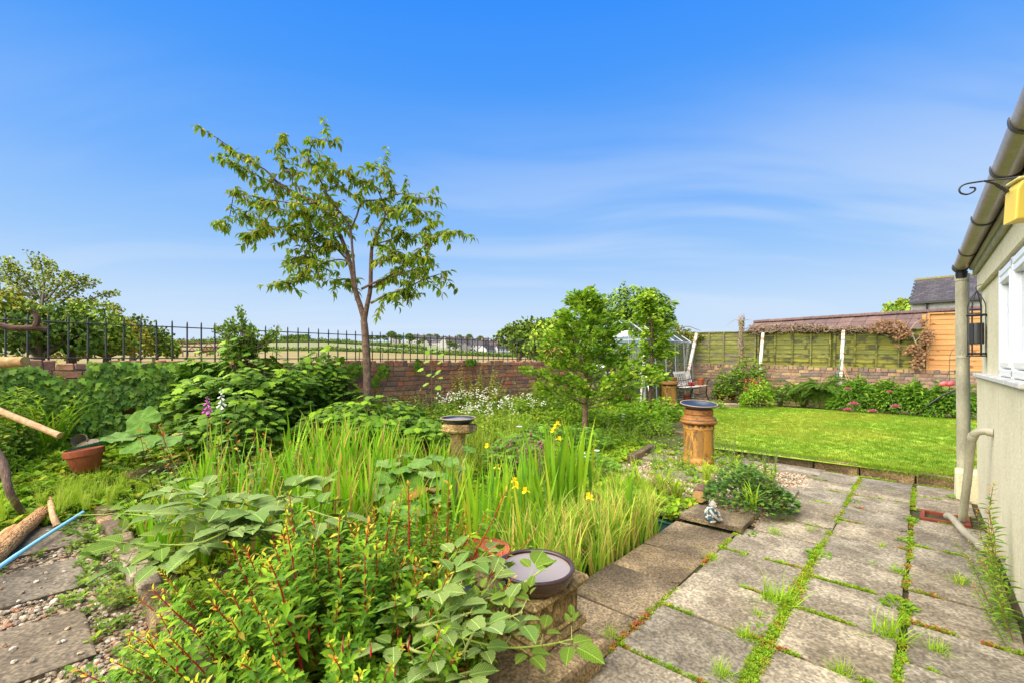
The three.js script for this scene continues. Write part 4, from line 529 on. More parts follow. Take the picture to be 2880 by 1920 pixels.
// ---- left corner: pots, sticks, blue pole, bark
{
  const pp = at(243, 1322, 4.2), prof = (r, h) => [[0, .0], [r * .66, 0], [r * .88, h * .68], [r * .93, h * .69], [r, h * .71], [r * 1.02, h * .97], [r, h], [r * .93, h], [r * .9, h * .72], [r * .6, h * .1], [0, h * .1]];
  const t = thing('flower_pot', 'large tilted terracotta flower pot holding a smaller upturned pot', 'pot', pp); t.quaternion.setFromAxisAngle(V(-SS, 0, -CC), -.14); part(t, 'body', lathe(prof(.145, .20), 36), M.terra);
  const i1 = thing('small_pot', 'small terracotta pot lying inside the large tilted pot', 'pot', pp.clone().add(V(-.01, .105, .0))); i1.rotation.set(2.6, .3, .3); part(i1, 'body', lathe(prof(.075, .10), 28), tinted(M.terra, 1.1, 1.0, .98)); const o = part(i1, 'drain_hole', new THREE.CircleGeometry(.012, 12).rotateX(Math.PI / 2), M.black); o.position.y = -.003;
  const q = at(245, 1262, 4.75), d = thing('green_saucer', 'dark green plastic plant saucer behind the terracotta pot', 'saucer', q); d.rotation.set(.2, 0, .12); part(d, 'body', lathe([[0, 0], [.17, 0], [.19, .05], [.185, .052], [.165, .01], [0, .01]], 36), mat({ color: lin(.03, .15, .13), roughness: .5 }));
  const q2 = thing('cream_pot', 'small cream lined pot tipped over in the green saucer', 'pot', q.clone().add(V(-.06, .06, .02))); q2.rotation.set(1.1, .2, -.9); part(q2, 'body', lathe(prof(.07, .1), 24), mat({ color: lin(.45, .34, .2), map: T.mottle })); const q3 = thing('cream_plate', 'pale cream plate leaning in the green saucer', 'plate', q.clone().add(V(.08, .05, .01))); q3.rotation.set(.4, 0, -.35); part(q3, 'disc', lathe([[0, .03], [.02, .03], [.02, .015], [.1, .005], [.1, -.005], [0, -.005]], 30), mat({ color: lin(.55, .42, .27), map: T.mottle }));
  const stick = (label, pts, r, m, seg = 9, name = 'branch') => { const o0 = pts[0].clone(), g = new GB(), sp = smoothPts(pts, 5); g.tube(sp.map((p, k) => p.clone().sub(o0)), sp.map((p, k) => lerp(r[0], r[1], k / (sp.length - 1)) * (.93 + .16 * hash(k, 5, 1))), seg); solo(name, g.geo(), m, label, name === 'branch' ? 'branch' : 'pole', null, null, o0); };
  stick('peeled straight stick reaching over the weedy bank', [at(-420, 1010, 4.3), at(-150, 1095, 4.1), at(40, 1172, 3.95), at(167, 1224, 3.9)], [.035, .025], M.peel);
  stick('grey brown stick standing in the mossy grass by the path', [at(-40, 1230, 3.5), at(5, 1300, 3.45), at(25, 1380, 3.4), at(60, 1440, 3.5)], [.03, .024], M.bark);
  stick('gnarled forked branch lying over the top of the wall', [at(-260, 880, 4.2), at(-80, 895, 4.2), at(30, 922, 4.25), at(95, 922, 4.3), at(130, 928, 4.35)], [.032, .024], tinted(M.bark, .62, .5, .45));
  stick('short upright fork of the gnarled branch', [at(96, 922, 4.3), at(104, 900, 4.3), at(96, 882, 4.3), at(84, 874, 4.28)], [.026, .02], tinted(M.bark, .62, .5, .45));
  stick('thick sawn log end with a split along it', [at(-140, 1022, 4.0), at(-30, 1020, 4.0), at(70, 1016, 4.0)], [.05, .048], tinted(M.peel, .8, .78, .6), 12);
  stick('thick corky bark log lying at the path edge', [gp(-60, 1600, .26), gp(15, 1530, .27), gp(60, 1490, .27), gp(118, 1440, .27)], [.06, .045], mat({ map: T.peel, color: lin(.85, .75, .62), bumpMap: T.lump, bumpScale: .04, roughness: 1 }), 14);
  stick('short twisted driftwood piece beside the corky log', [gp(135, 1388, .30), gp(142, 1420, .32), gp(148, 1450, .30), gp(160, 1478, .24)], [.016, .022], M.peel);
  stick('pale bent branch at the foot of the corky log', [gp(-30, 1540, .25), gp(10, 1500, .26), gp(40, 1480, .26)], [.03, .02], tinted(M.peel, 1.1, 1.05, .85));
  stick('long brown stick lying by the ridge stone', [at(352, 1242, 4.6), at(430, 1238, 4.65), at(514, 1218, 4.7)], [.013, .009], M.peel);
  stick('light blue plastic pole lying across the gravel path', [gp(-120, 1680, .30), gp(0, 1592, .29), gp(110, 1517, .27), gp(232, 1440, .25)], [.0125, .0125], mat({ color: lin(.20, .50, .72), roughness: .5 }), 12, 'pole');
}
// ---- planted corner by the patio: logs and an ornament
{
  const lg = (label, a, b, r) => { const t = thing('log', label, 'log', a); const d = b.clone().sub(a), g = new GB(); g.tube([V(0, 0, 0), d.clone().multiplyScalar(.5).add(V(0, .006, 0)), d], [r, r * 1.04, r * .97], 16); part(t, 'bark', g.geo(), tinted(M.bark, .8, .72, .66)); const c = part(t, 'cut_end', new THREE.CircleGeometry(r * .97, 24), tinted(M.peel, 1.05, .98, .82)); c.position.copy(d.clone().normalize().multiplyScalar(-.003)); c.quaternion.setFromUnitVectors(V(0, 0, 1), d.clone().normalize().negate()); };
  const a = gp(1967, 1395, .09); lg('short log with pale sawn end facing the patio among ivy', a, a.clone().add(V(-.05, .02, -.22)), .065); const b = gp(1900, 1385, .06); lg('dark mossy log lying in the strappy leaves', b, b.clone().add(V(-.3, .02, -.16)), .06);
  const p = gp(2000, 1466, .06); p.y = .075; const f = thing('garden_ornament', 'weathered blue and white painted stone figure of a seated animal at the slab edge', 'ornament', p, YAW + .5);
  const sph = (x, y, z, rx, ry, rz) => { const s = new THREE.SphereGeometry(1, 14, 10); s.scale(rx, ry, rz); const P = s.attributes.position; for (let k = 0; k < P.count; k++) { const n = 1 + .12 * (hash(Math.round(P.getX(k) * 900), Math.round(P.getY(k) * 900), 7) - .5); P.setXYZ(k, P.getX(k) * n + x, P.getY(k) * n + y, P.getZ(k) * n + z); } s.computeVertexNormals(); return s; };
  const blue = mat({ map: tex(128, (u, v) => mixc([44, 78, 90], [196, 184, 160], sstep(.5, .58, fbm(u * 7, v * 7, 0, 4, 205)))), bumpMap: T.lump, bumpScale: .01 }), pale = mat({ color: lin(.62, .55, .46), map: T.mottle, bumpMap: T.lump, bumpScale: .01 });
  const body = new GB(); body.add(sph(0, .06, 0, .055, .065, .05)); body.add(sph(-.042, .03, .02, .03, .032, .036)); body.add(sph(.042, .03, .02, .03, .032, .036)); part(f, 'body', body.geo(), blue); const hd = new GB(); hd.add(sph(.01, .135, .008, .03, .032, .03)); hd.add(sph(.012, .125, .032, .016, .014, .018)); hd.add(sph(-.016, .158, 0, .01, .018, .006)); hd.add(sph(.032, .16, 0, .01, .016, .006)); part(f, 'head', hd.geo(), pale);
  const ar = new GB(); ar.tube(smoothPts([V(-.04, .10, .02), V(-.03, .06, .05), V(.0, .03, .06), V(.03, .01, .06)], 3), .011, 7); ar.tube(smoothPts([V(.045, .10, .01), V(.06, .06, .03), V(.065, .02, .045)], 3), .010, 7); ar.add(sph(-.045, .008, .055, .035, .009, .016)); ar.add(sph(.055, .01, .055, .02, .011, .018)); part(f, 'limbs', ar.geo(), pale);
}
// ---- greenhouse
{
  const t = thing('greenhouse', 'old aluminium greenhouse with dusty panes and open door by the fence corner', 'greenhouse', [0, 0, 0]), x0 = -6.75, x1 = -5.2, z0 = -10.75, z1 = -13.95, y0 = .32, ye = 1.97, yr = 2.48, xm = (x0 + x1) / 2, bars = (pts, r = .017, n = 'bar', m = M.aluminium) => { const g = new GB(); g.tube(pts, r, 4); part(t, n, g.geo(), m); };
  for (const x of [x0, x1]) { for (let k = 0; k <= 5; k++) { const z = lerp(z0, z1, k / 5); bars([V(x, y0, z), V(x + (x === x1 ? -.05 : 0), ye, z)]); bars([V(x + (x === x1 ? -.05 : 0), ye, z), V(xm, yr, z)]); } bars([V(x + (x === x1 ? -.05 : 0), ye, z0), V(x + (x === x1 ? -.05 : 0), ye, z1)], .026, 'eave'); bars([V(x, y0, z0), V(x, y0, z1)], .024, 'base'); }
  bars([V(xm, yr, z0), V(xm, yr, z1)], .026, 'ridge');
  for (const z of [z0, z1]) { bars([V(x0, y0, z), V(x1, y0, z)], .022, 'base'); bars([V(x0, ye, z), V(x1 - .05, ye, z)], .018, 'cross_bar'); for (const x of [xm - .36, xm + .3]) bars([V(x, y0, z), V(x, 2.22, z)], .02, 'door_post'); bars([V(xm - .36, 2.2, z), V(xm + .3, 2.2, z)], .02, 'door_head'); }
  const white = mat({ color: lin(.75, .78, .80), roughness: .5 }), hp = part(t, 'header_panel', cbox(.62, .15, .012, .003), white); hp.position.set(xm - .03, 2.13, z0 + .01); const lp = part(t, 'header_panel', cbox(.34, .14, .01, .003), white); lp.position.set(xm - .55, 1.98, z0 + .01); const wp = part(t, 'side_panel', cbox(.36, .1, .012, .003), white); wp.position.set(xm - .56, 1.30, z0 + .01);
  const dusty = new THREE.MeshPhysicalMaterial({ color: lin(.70, .76, .70), transmission: .96, thickness: 0, roughness: .06, side: THREE.DoubleSide }), pane = (a, b, c, d) => { const g = new GB(), i = [a, b, c, d].map((p) => g.v(p.x, p.y, p.z, [1, 1, 1])); g.t(i[0], i[1], i[2]); g.t(i[0], i[2], i[3]); part(t, 'pane', g.geo(), dusty); };
  for (let k = 0; k < 5; k++) { const a = lerp(z0, z1, k / 5), b = lerp(z0, z1, (k + 1) / 5), ym = 1.15; for (const x of [x0, x1]) { const s = x === x1 ? -.025 : 0; pane(V(x, y0, a), V(x, y0, b), V(x + s, ym, b), V(x + s, ym, a)); pane(V(x + s, ym + .006, a), V(x + s, ym + .006, b), V(x + 2 * s, ye, b), V(x + 2 * s, ye, a)); pane(V(x + 2 * s, ye, a), V(x + 2 * s, ye, b), V(xm, yr, b), V(xm, yr, a)); } }
  pane(V(x0, y0, z0), V(xm - .36, y0, z0), V(xm - .36, ye, z0), V(x0, ye, z0)); pane(V(xm + .3, y0, z0), V(x1, y0, z0), V(x1 - .05, ye, z0), V(xm + .3, ye, z0)); pane(V(x0, y0, z1), V(x1, y0, z1), V(x1 - .05, ye, z1), V(x0, ye, z1));
  bars([V(x1 + .55, .3, z0 + .75), V(x1 - .05, 1.55, z0 + .1)], .02, 'brace', white); bars([V(x1 + .02, .28, z0 + .35), V(x1 - .02, 1.6, z0 + .05)], .026, 'brace', M.paint);
  const st = thing('staging_bench', 'pale wooden staging bench standing inside the greenhouse', 'staging bench', [-6.0, .3, -11.5]); for (const y of [.45, .8]) { const o = part(st, 'shelf', cbox(1.1, .05, .5, .005), M.paint); o.position.y = y; } for (const [x, z] of [[-.5, -.2], [.5, -.2], [-.5, .2], [.5, .2]]) { const o = part(st, 'leg', cbox(.04, .8, .04, .004), M.paint); o.position.set(x, .4, z); }
}
// ---- garden bench: iron ends, white slats, lattice back
{
  const t = thing('garden_bench', 'small garden bench with white slats, lattice back and black iron ends', 'bench', [-5.05, .3, -12.75]), L = 1.18, sl = (n, w, h, d, x, y, z, rz = 0) => { const o = part(t, n, cbox(w, h, d, .004), M.paint); o.position.set(x, y, z); o.rotation.z = rz; };
  for (let k = 0; k < 4; k++) sl('seat_slat', .07, .022, L, .16 + k * .095, .415 + .004 * k, 0, .03);
  sl('back_rail', .022, .07, L, -.035, .80, 0, .2); sl('back_rail', .022, .06, L, .045, .47, 0, .2); for (const z of [-L / 2 + .03, L / 2 - .03]) sl('back_stile', .022, .34, .05, .005, .635, z, .24);
  const lt = new GB(); for (let k = 0; k < 9; k++) { const z = lerp(-L / 2 + .09, L / 2 - .09, k / 8); for (const s of [-1, 1]) lt.tube(smoothPts([V(.04, .49, z), V(.02, .58, z + s * .045), V(.0, .68, z - s * .03), V(-.03, .78, z)], 3), .006, 5); } part(t, 'lattice', lt.geo(), mat({ color: lin(.5, .47, .43) }));
  for (const z of [-L / 2, L / 2]) { const g = new GB(); g.tube(smoothPts([V(-.06, .84, z), V(.02, .6, z), V(.07, .42, z), V(.02, .2, z), V(-.08, 0, z)], 4), .016, 7); g.tube(smoothPts([V(.07, .40, z), V(.28, .39, z), V(.45, .40, z), V(.44, .2, z), V(.52, 0, z)], 4), .017, 7); g.tube(smoothPts([V(.0, .63, z), V(.14, .60, z), V(.3, .62, z), V(.46, .66, z), V(.53, .62, z), V(.48, .57, z), V(.45, .42, z)], 4), .012, 6); g.tube(smoothPts([V(.05, .22, z), V(.2, .15, z), V(.42, .22, z)], 4), .009, 6); part(t, 'iron_end', g.geo(), M.black); }
  const pot = (label, p, r, h, m = M.terra) => { const q = thing('small_pot', label, 'pot', p); part(q, 'body', lathe([[0, 0], [r * .68, 0], [r * .9, h * .75], [r, h * .76], [r * 1.02, h], [r * .92, h], [r * .85, h * .8], [0, h * .75]], 22), m); };
  pot('terracotta pot standing on the bench seat by the iron arm', V(-4.72, .735, -13.22), .10, .2); pot('terracotta pot standing under the bench', V(-4.85, .3, -12.55), .12, .22); pot('rusty terracotta pot on the ground between bench and wall', V(-4.35, .3, -13.75), .13, .25, tinted(M.terra, .7, .6, .55)); pot('red plastic pot on the bench seat', V(-4.82, .735, -12.8), .11, .1, mat({ color: lin(.35, .03, .03), roughness: .4 })); pot('dark red pot beside the low stone edge', V(-4.1, .3, -13.9), .11, .2, tinted(M.terra, .55, .42, .4));
}
// ---- bean pole obelisk, red float and old rope by the boundary wall
{
  const o = thing('wire_obelisk', 'thin rusty wire plant support against the boundary wall', 'plant support', at(2690, 1090, 9.6)), w = (pts) => { const g = new GB(); g.tube(smoothPts(pts, 4), .006, 4); part(o, 'wire', g.geo(), M.iron); }; o.rotation.y = YAW; for (const s of [-.14, .14]) w([V(s, -.5, 0), V(s, .4, 0), V(s * .8, .72, 0), V(0, .88, 0)]); for (const y of [.0, .35, .6]) w([V(-.13, y, 0), V(.13, y, 0)]);
  const fp = at(2663, 1078, 9.3), fl = thing('red_float', 'red and white oval float resting on a dark pole by the wall', 'float', fp, .4), e = (x, c) => { const s = new THREE.SphereGeometry(1, 16, 10); s.scale(.075, .05, .05); const q = part(fl, 'lobe', s, mat({ color: lin(...c), roughness: .4 })); q.position.x = x; q.rotation.z = .3; }; e(-.05, [.6, .09, .09]); e(.06, [.55, .05, .06]);
  const pg = new GB(), pa = at(2650, 1112, 9.4), pb = at(2705, 1088, 9.2); pg.tube([V(0, -.3, 0).add(V(-.3, 0, .0)), V(0, 0, 0), pb.clone().sub(pa)], .02, 7); solo('dark_pole', pg.geo(), M.black, 'dark pole slanting over the peony leaves by the wall', 'pole', null, null, pa);
  const rp = new GB(), r0 = at(2370, 1010, 11.3); rp.tube(smoothPts([V(0, 0, 0), at(2382, 1050, 11.2).sub(r0), at(2410, 1095, 11.0).sub(r0)], 5), .007, 5); rp.tube(smoothPts([V(0, 0, 0), at(2376, 1045, 11.2).sub(r0), at(2396, 1100, 11.0).sub(r0)], 5), .006, 5); solo('cord', rp.geo(), M.peel, 'pale cord hanging from the white split post', 'cord', null, null, r0);
}
// ================================================================ trees
const onX = (px, py, xw) => at(px, py, xw / (CC * (px - CX) / F - SS));            // where the ray meets the plane x = xw
const onZ = (px, py, zw) => at(px, py, -zw / (SS * (px - CX) / F + CC));
// ---- young cherry tree in front of the left wall
{
  R = rngOf(300);
  const Z0 = 7.0, S = 1 / 1.96, P = (x, y, dz = 0) => at(540 + x * S, 300 + y * S, Z0 + dz), base = at(540 + 968 * S, 300 + 1570 * S, Z0); base.y = bedY(base.x, base.z);
  const t = thing('cherry_tree', 'slender young cherry tree with forked bare trunk and drooping leaves by the railings', 'tree', base), trunk = new GB(), limb = new GB(), leaf = new GB(), L = (p) => p.clone().sub(base);
  trunk.tube(smoothPts([V(0, -.05, 0), L(P(966, 1500)), L(P(960, 1350)), L(P(952, 1230)), L(P(946, 1175))], 4), [.066, .05], 12);
  const br = [  // [radius at start, radius at end, depth drift, points]
    [.045, .014, .25, [[948, 1185], [925, 1100], [905, 1020], [880, 900], [845, 800], [808, 700], [750, 610], [690, 530], [600, 492], [500, 440], [455, 400]]],
    [.040, .012, -.25, [[950, 1180], [968, 1095], [985, 1005], [990, 850], [992, 760], [1020, 690], [1060, 600], [1040, 540]]],
    [.014, .004, .5, [[455, 400], [400, 345], [280, 285], [205, 220], [115, 160], [25, 105]]],
    [.02, .006, -.4, [[985, 1085], [1070, 1042], [1180, 1000], [1280, 950], [1395, 915]]], [.018, .005, .35, [[985, 1000], [1060, 955], [1140, 925], [1230, 895], [1320, 880]]], [.02, .005, -.3, [[930, 1005], [1000, 972], [1080, 940], [1180, 860], [1260, 790], [1330, 725], [1410, 692], [1462, 690]]],
    [.016, .005, .4, [[858, 850], [800, 790], [740, 740], [690, 690], [600, 650], [500, 660], [420, 690]]], [.012, .004, -.4, [[852, 850], [790, 842], [700, 870], [630, 900], [590, 960], [530, 985]]], [.012, .004, .2, [[840, 800], [770, 770], [690, 790], [610, 820], [540, 850]]],
    [.02, .006, -.5, [[905, 1000], [885, 800], [865, 660], [800, 560], [740, 470], [690, 380], [640, 290], [680, 190], [780, 195]]], [.016, .005, .45, [[870, 700], [905, 600], [945, 530], [1050, 512], [1150, 480], [1240, 500], [1325, 500]]], [.012, .004, .3, [[1050, 512], [1000, 430], [920, 400], [850, 360]]], [.012, .004, -.2, [[1100, 500], [1090, 420], [1040, 360], [985, 335]]],
    [.012, .004, -.3, [[1060, 600], [1150, 560], [1230, 560], [1300, 620]]], [.012, .004, .2, [[992, 760], [1080, 740], [1160, 700], [1230, 720], [1290, 660]]], [.012, .004, .5, [[750, 610], [650, 600], [560, 590], [440, 560], [330, 600]]], [.012, .004, -.5, [[690, 530], [590, 540], [480, 520], [360, 500], [230, 470]]], [.010, .004, .3, [[600, 492], [560, 400], [500, 320], [480, 240], [500, 170]]], [.010, .004, -.2, [[500, 440], [400, 400], [300, 350], [230, 310]]],
    [.010, .004, .6, [[808, 700], [700, 720], [640, 740], [560, 700]]], [.010, .003, -.6, [[990, 850], [1060, 850], [1130, 800], [1200, 830], [1260, 830]]], [.010, .003, .1, [[740, 470], [800, 430], [760, 350], [720, 310]]], [.010, .003, -.1, [[865, 660], [800, 640], [740, 660], [690, 600], [620, 560]]], [.008, .003, .4, [[690, 690], [640, 760], [620, 830], [600, 900]]], [.008, .003, -.3, [[1180, 1000], [1160, 1030], [1100, 1050]]], [.008, .003, .3, [[905, 1020], [860, 960], [800, 950]]], [.008, .003, .0, [[440, 560], [400, 640], [350, 690], [290, 700]]], [.008, .003, .2, [[230, 470], [210, 600], [190, 660]]],
  ];
  const cols = [[.14, .24, .016], [.18, .28, .018], [.11, .19, .016], [.21, .29, .022], [.24, .25, .03]];
  const leaves = (p, d, n, sp) => { for (let k = 0; k < n; k++) { const q = p.clone().addScaledVector(d, sp * k), o = rdir(); o.y = -Math.abs(o.y) * .9 - .15; o.addScaledVector(d, .35).normalize(); if (R() < .25) o.y *= -.2; o.normalize(); leaf.leaf(LT.droop, q, o, V(rr(-.6, .6), 1, rr(-.6, .6)), rr(.08, .13), rr(.017, .026), vary(pick(cols), .28, .15)); } };
  br.forEach(([r0, r1, dz, pts], bi) => {
    const n = pts.length, c = smoothPts(pts.map(([x, y], k) => L(P(x + rr(-4, 4), y + rr(-4, 4), dz * (bi < 2 ? k / n : .35 + .65 * k / n) * (bi === 2 ? .3 : 1)))), 4); limb.tube(c, [r0, r1], bi < 2 ? 9 : 6);
    c.forEach((p, k) => { const f = k / c.length; if (bi < 2 && f < .55) return; if (f < .22) return; if (R() < (bi === 2 && f > .5 ? .3 : .85 + .15 * f)) { const d = rdir(); d.y = Math.min(d.y * .5 - .05, .22); d.normalize(); const ln = rr(.12, .34), e = p.clone().addScaledVector(d, ln); e.y -= .03; limb.tube([p, p.clone().lerp(e, .5).add(V(0, .015, 0)), e], [.004, .0018], 4); leaves(p.clone().lerp(e, .25), e.clone().sub(p).normalize(), Math.round(ln / .019), .019); } leaves(p, rdir(), 3, .02); });
    const e = c[c.length - 1], d = e.clone().sub(c[c.length - 3]).normalize(); leaves(e, d, bi === 2 ? 4 : 7, .014);
  });
  part(t, 'trunk', trunk.geo(), M.bark); part(t, 'limbs', limb.geo(), tinted(M.bark, .85, .78, .74)); part(t, 'crown', leaf.geo(), M.leaf);
}
// ---- bushy evergreen tree in tiers
{
  R = rngOf(301);
  const base = at(1645, 1238, 8.2); base.y = .0; const t = thing('evergreen_tree', 'round bushy evergreen tree with glossy yellow green lobed leaves', 'tree', base), w = new GB(), lf = new GB(), H = 2.72;
  w.tube(smoothPts([V(0, -.05, 0), V(.01, .5, 0), V(-.01, 1.1, .01), V(.02, 1.8, 0), V(0, 2.55, 0)], 4), [.062, .012], 10);
  const rad = (y) => y < .8 ? .8 : y < 1.05 ? lerp(.85, 1.12, (y - .8) / .25) : y < 1.35 ? lerp(1.12, .70, (y - 1.05) / .3) : y < 1.9 ? lerp(.70, .66, (y - 1.35) / .55) : lerp(.66, .04, Math.pow(clamp((y - 1.9) / .85), .85)), cols = [[.13, .27, .016], [.17, .32, .02], [.22, .37, .025], [.10, .21, .016], [.27, .38, .03], [.075, .17, .016]];
  for (let b = 0; b < 112; b++) {
    const y = lerp(.78, 2.62, Math.pow(b / 112, .92)) + rr(-.06, .06), a = b * 2.4 + rr(-.4, .4), r = rad(y) * (R() < .3 ? rr(1.05, 1.4) : rr(.5, 1.08)), p0 = V(0, Math.max(.55, y - r * .25), 0), e = V(Math.cos(a) * r, y + r * .06, Math.sin(a) * r); w.tube([p0, p0.clone().lerp(e, .5).add(V(0, -.02, 0)), e], [.013, .004], 5);
    const n = Math.round(34 + r * 46); for (let k = 0; k < n; k++) { const f = Math.pow(R(), .36), q = p0.clone().lerp(e, .28 + .74 * f).add(V(rr(-.09, .09), rr(-.06, .09), rr(-.09, .09))), d = V(Math.cos(a) + rr(-.9, .9), rr(-.1, 1.0), Math.sin(a) + rr(-.9, .9)).normalize(); lf.leaf(LT.oak, q, d, rdir().add(V(0, 1, 0)).normalize(), rr(.07, .115), rr(.032, .05), vary(pick(cols), .28, .12)); }
  }
  for (const [x, y, z] of [[-1.0, 1.95, .3], [-.92, 1.75, .25]]) { const e = V(x * CC, y, x * -SS + z * .2); w.tube([V(-.4, 1.45, .2), e], [.008, .003], 5); for (let k = 0; k < 14; k++) lf.leaf(LT.oak, e.clone().add(V(rr(-.06, .06), rr(-.08, .08), rr(-.06, .06))), rdir(), V(0, 1, 0), .06, .026, vary(pick(cols))); }
  const dead = new GB(); for (let k = 0; k < 22; k++) dead.leaf(LT.oak, at(1560 + rr(-28, 28), 985 + rr(-16, 18), 7.55).sub(base), V(rr(-1, 1), rr(-1, .2), rr(-1, 1)).normalize(), V(0, 1, 0), rr(.07, .11), .035, vary([.36, .19, .06])); for (let k = 0; k < 7; k++) dead.leaf(LT.oak, at(1768 + rr(-8, 8), 1108 + rr(-14, 14), 7.7).sub(base), V(rr(-.4, .4), -1, rr(-.4, .4)).normalize(), V(1, .2, 0), .09, .035, vary([.36, .20, .08]));
  part(t, 'trunk', w.geo(), tinted(M.bark, 1.5, 1.45, 1.35)); part(t, 'crown', lf.geo(), M.leaf); part(t, 'dead_leaves', dead.geo(), M.stem, 'dry brown leaves caught in the crown');
}
// ---- slim fruit tree by the greenhouse
{
  R = rngOf(302);
  const base = at(1827, 1190, 9.6); base.y = .08; const t = thing('fruit_tree', 'slim upright fruit tree with narrow leafy crown before the greenhouse', 'tree', base), w = new GB(), lf = new GB(), cols = [[.19, .35, .018], [.24, .40, .02], [.14, .27, .018], [.28, .40, .03]];
  w.tube(smoothPts([V(0, -.05, 0), V(.02, .6, 0), V(.06, 1.1, .02), V(.07, 1.5, 0), V(.02, 2.75, 0)], 4), [.04, .01], 9); w.tube(smoothPts([V(.0, .3, 0), V(.0, .8, 0), V(-.0, 1.35, 0)], 3), .018, 6);
  for (let b = 0; b < 64; b++) { const low = b > 54, y = low ? rr(.95, 1.3) : rr(1.45, 2.75), a = rr(0, 6.28), r = low ? rr(.1, .26) : rr(.15, .56) * (y > 2.4 ? lerp(1, .45, (y - 2.4) / .35) : 1), p0 = V(.04, y - .12, 0), e = V(.04 + Math.cos(a) * r, y + .05, Math.sin(a) * r); w.tube([p0, e], [.007, .003], 4); for (let k = 0; k < 30; k++) { const q = p0.clone().lerp(e, .35 + .75 * R()).add(V(rr(-.05, .05), rr(-.05, .05), rr(-.05, .05))), d = V(Math.cos(a) + rr(-.8, .8), rr(-.7, .5), Math.sin(a) + rr(-.8, .8)).normalize(); lf.leaf(LT.ovate, q, d, V(rr(-.4, .4), 1, rr(-.4, .4)), rr(.09, .14), rr(.034, .05), vary(pick(cols))); } }
  part(t, 'trunk', w.geo(), tinted(M.bark, .85, .72, .62)); part(t, 'crown', lf.geo(), M.leaf);
}
// ---- upright bush at the railings
{
  R = rngOf(303);
  const Z = 6.1, base = at(670, 1060, Z); base.y = bedY(base.x, base.z); const t = thing('upright_bush', 'small upright evergreen bush with bare lower twigs growing through the railings', 'shrub', base), w = new GB(), lf = new GB(), cols = [[.08, .16, .018], [.13, .23, .02], [.05, .11, .016], [.17, .25, .025]];
  const sprig = (px, py, dz, px0 = 690, py0 = 1010) => { const e = at(px, py, Z + dz).sub(base), m = at((px + px0) / 2 + rr(-6, 6), (py + py0) / 2, Z + dz * .5).sub(base); w.tube(smoothPts([V(rr(-.05, .05), .1, rr(-.05, .05)), at(px0, py0, Z).sub(base), m, e], 3), [.012, .003], 5); for (let k = 0; k < 34; k++) { const q = m.clone().lerp(e, .3 + .72 * R()).add(V(rr(-.045, .045), rr(-.045, .045), rr(-.045, .045))), d = rdir(); d.y = Math.abs(d.y) + .2; lf.leaf(LT.ovate, q, d.normalize(), rdir(), rr(.035, .055), rr(.012, .018), vary(pick(cols))); } };
  for (const [a, b, c] of [[673, 872, 0], [680, 890, .05], [655, 905, .1], [645, 898, -.05], [700, 912, .1], [640, 920, -.1], [625, 915, .05], [612, 920, .1], [618, 930, -.1], [690, 930, .15], [712, 925, -.1], [720, 945, .05], [640, 950, .1], [660, 940, -.15], [670, 960, .1], [690, 965, .0], [650, 970, .12], [700, 980, -.1], [730, 970, .1], [750, 950, 0], [770, 930, .05], [783, 925, .02], [785, 932, -.05], [640, 985, 0], [660, 990, .1], [680, 995, -.1], [700, 1000, .1], [645, 1005, .05], [720, 1002, -.05]]) { sprig(a, b, c); if (R() < .5) sprig(a + rr(-9, 9), b + rr(-4, 14), c + rr(-.1, .1)); }
  part(t, 'stems', w.geo(), M.bark); part(t, 'foliage', lf.geo(), M.leaf);
}
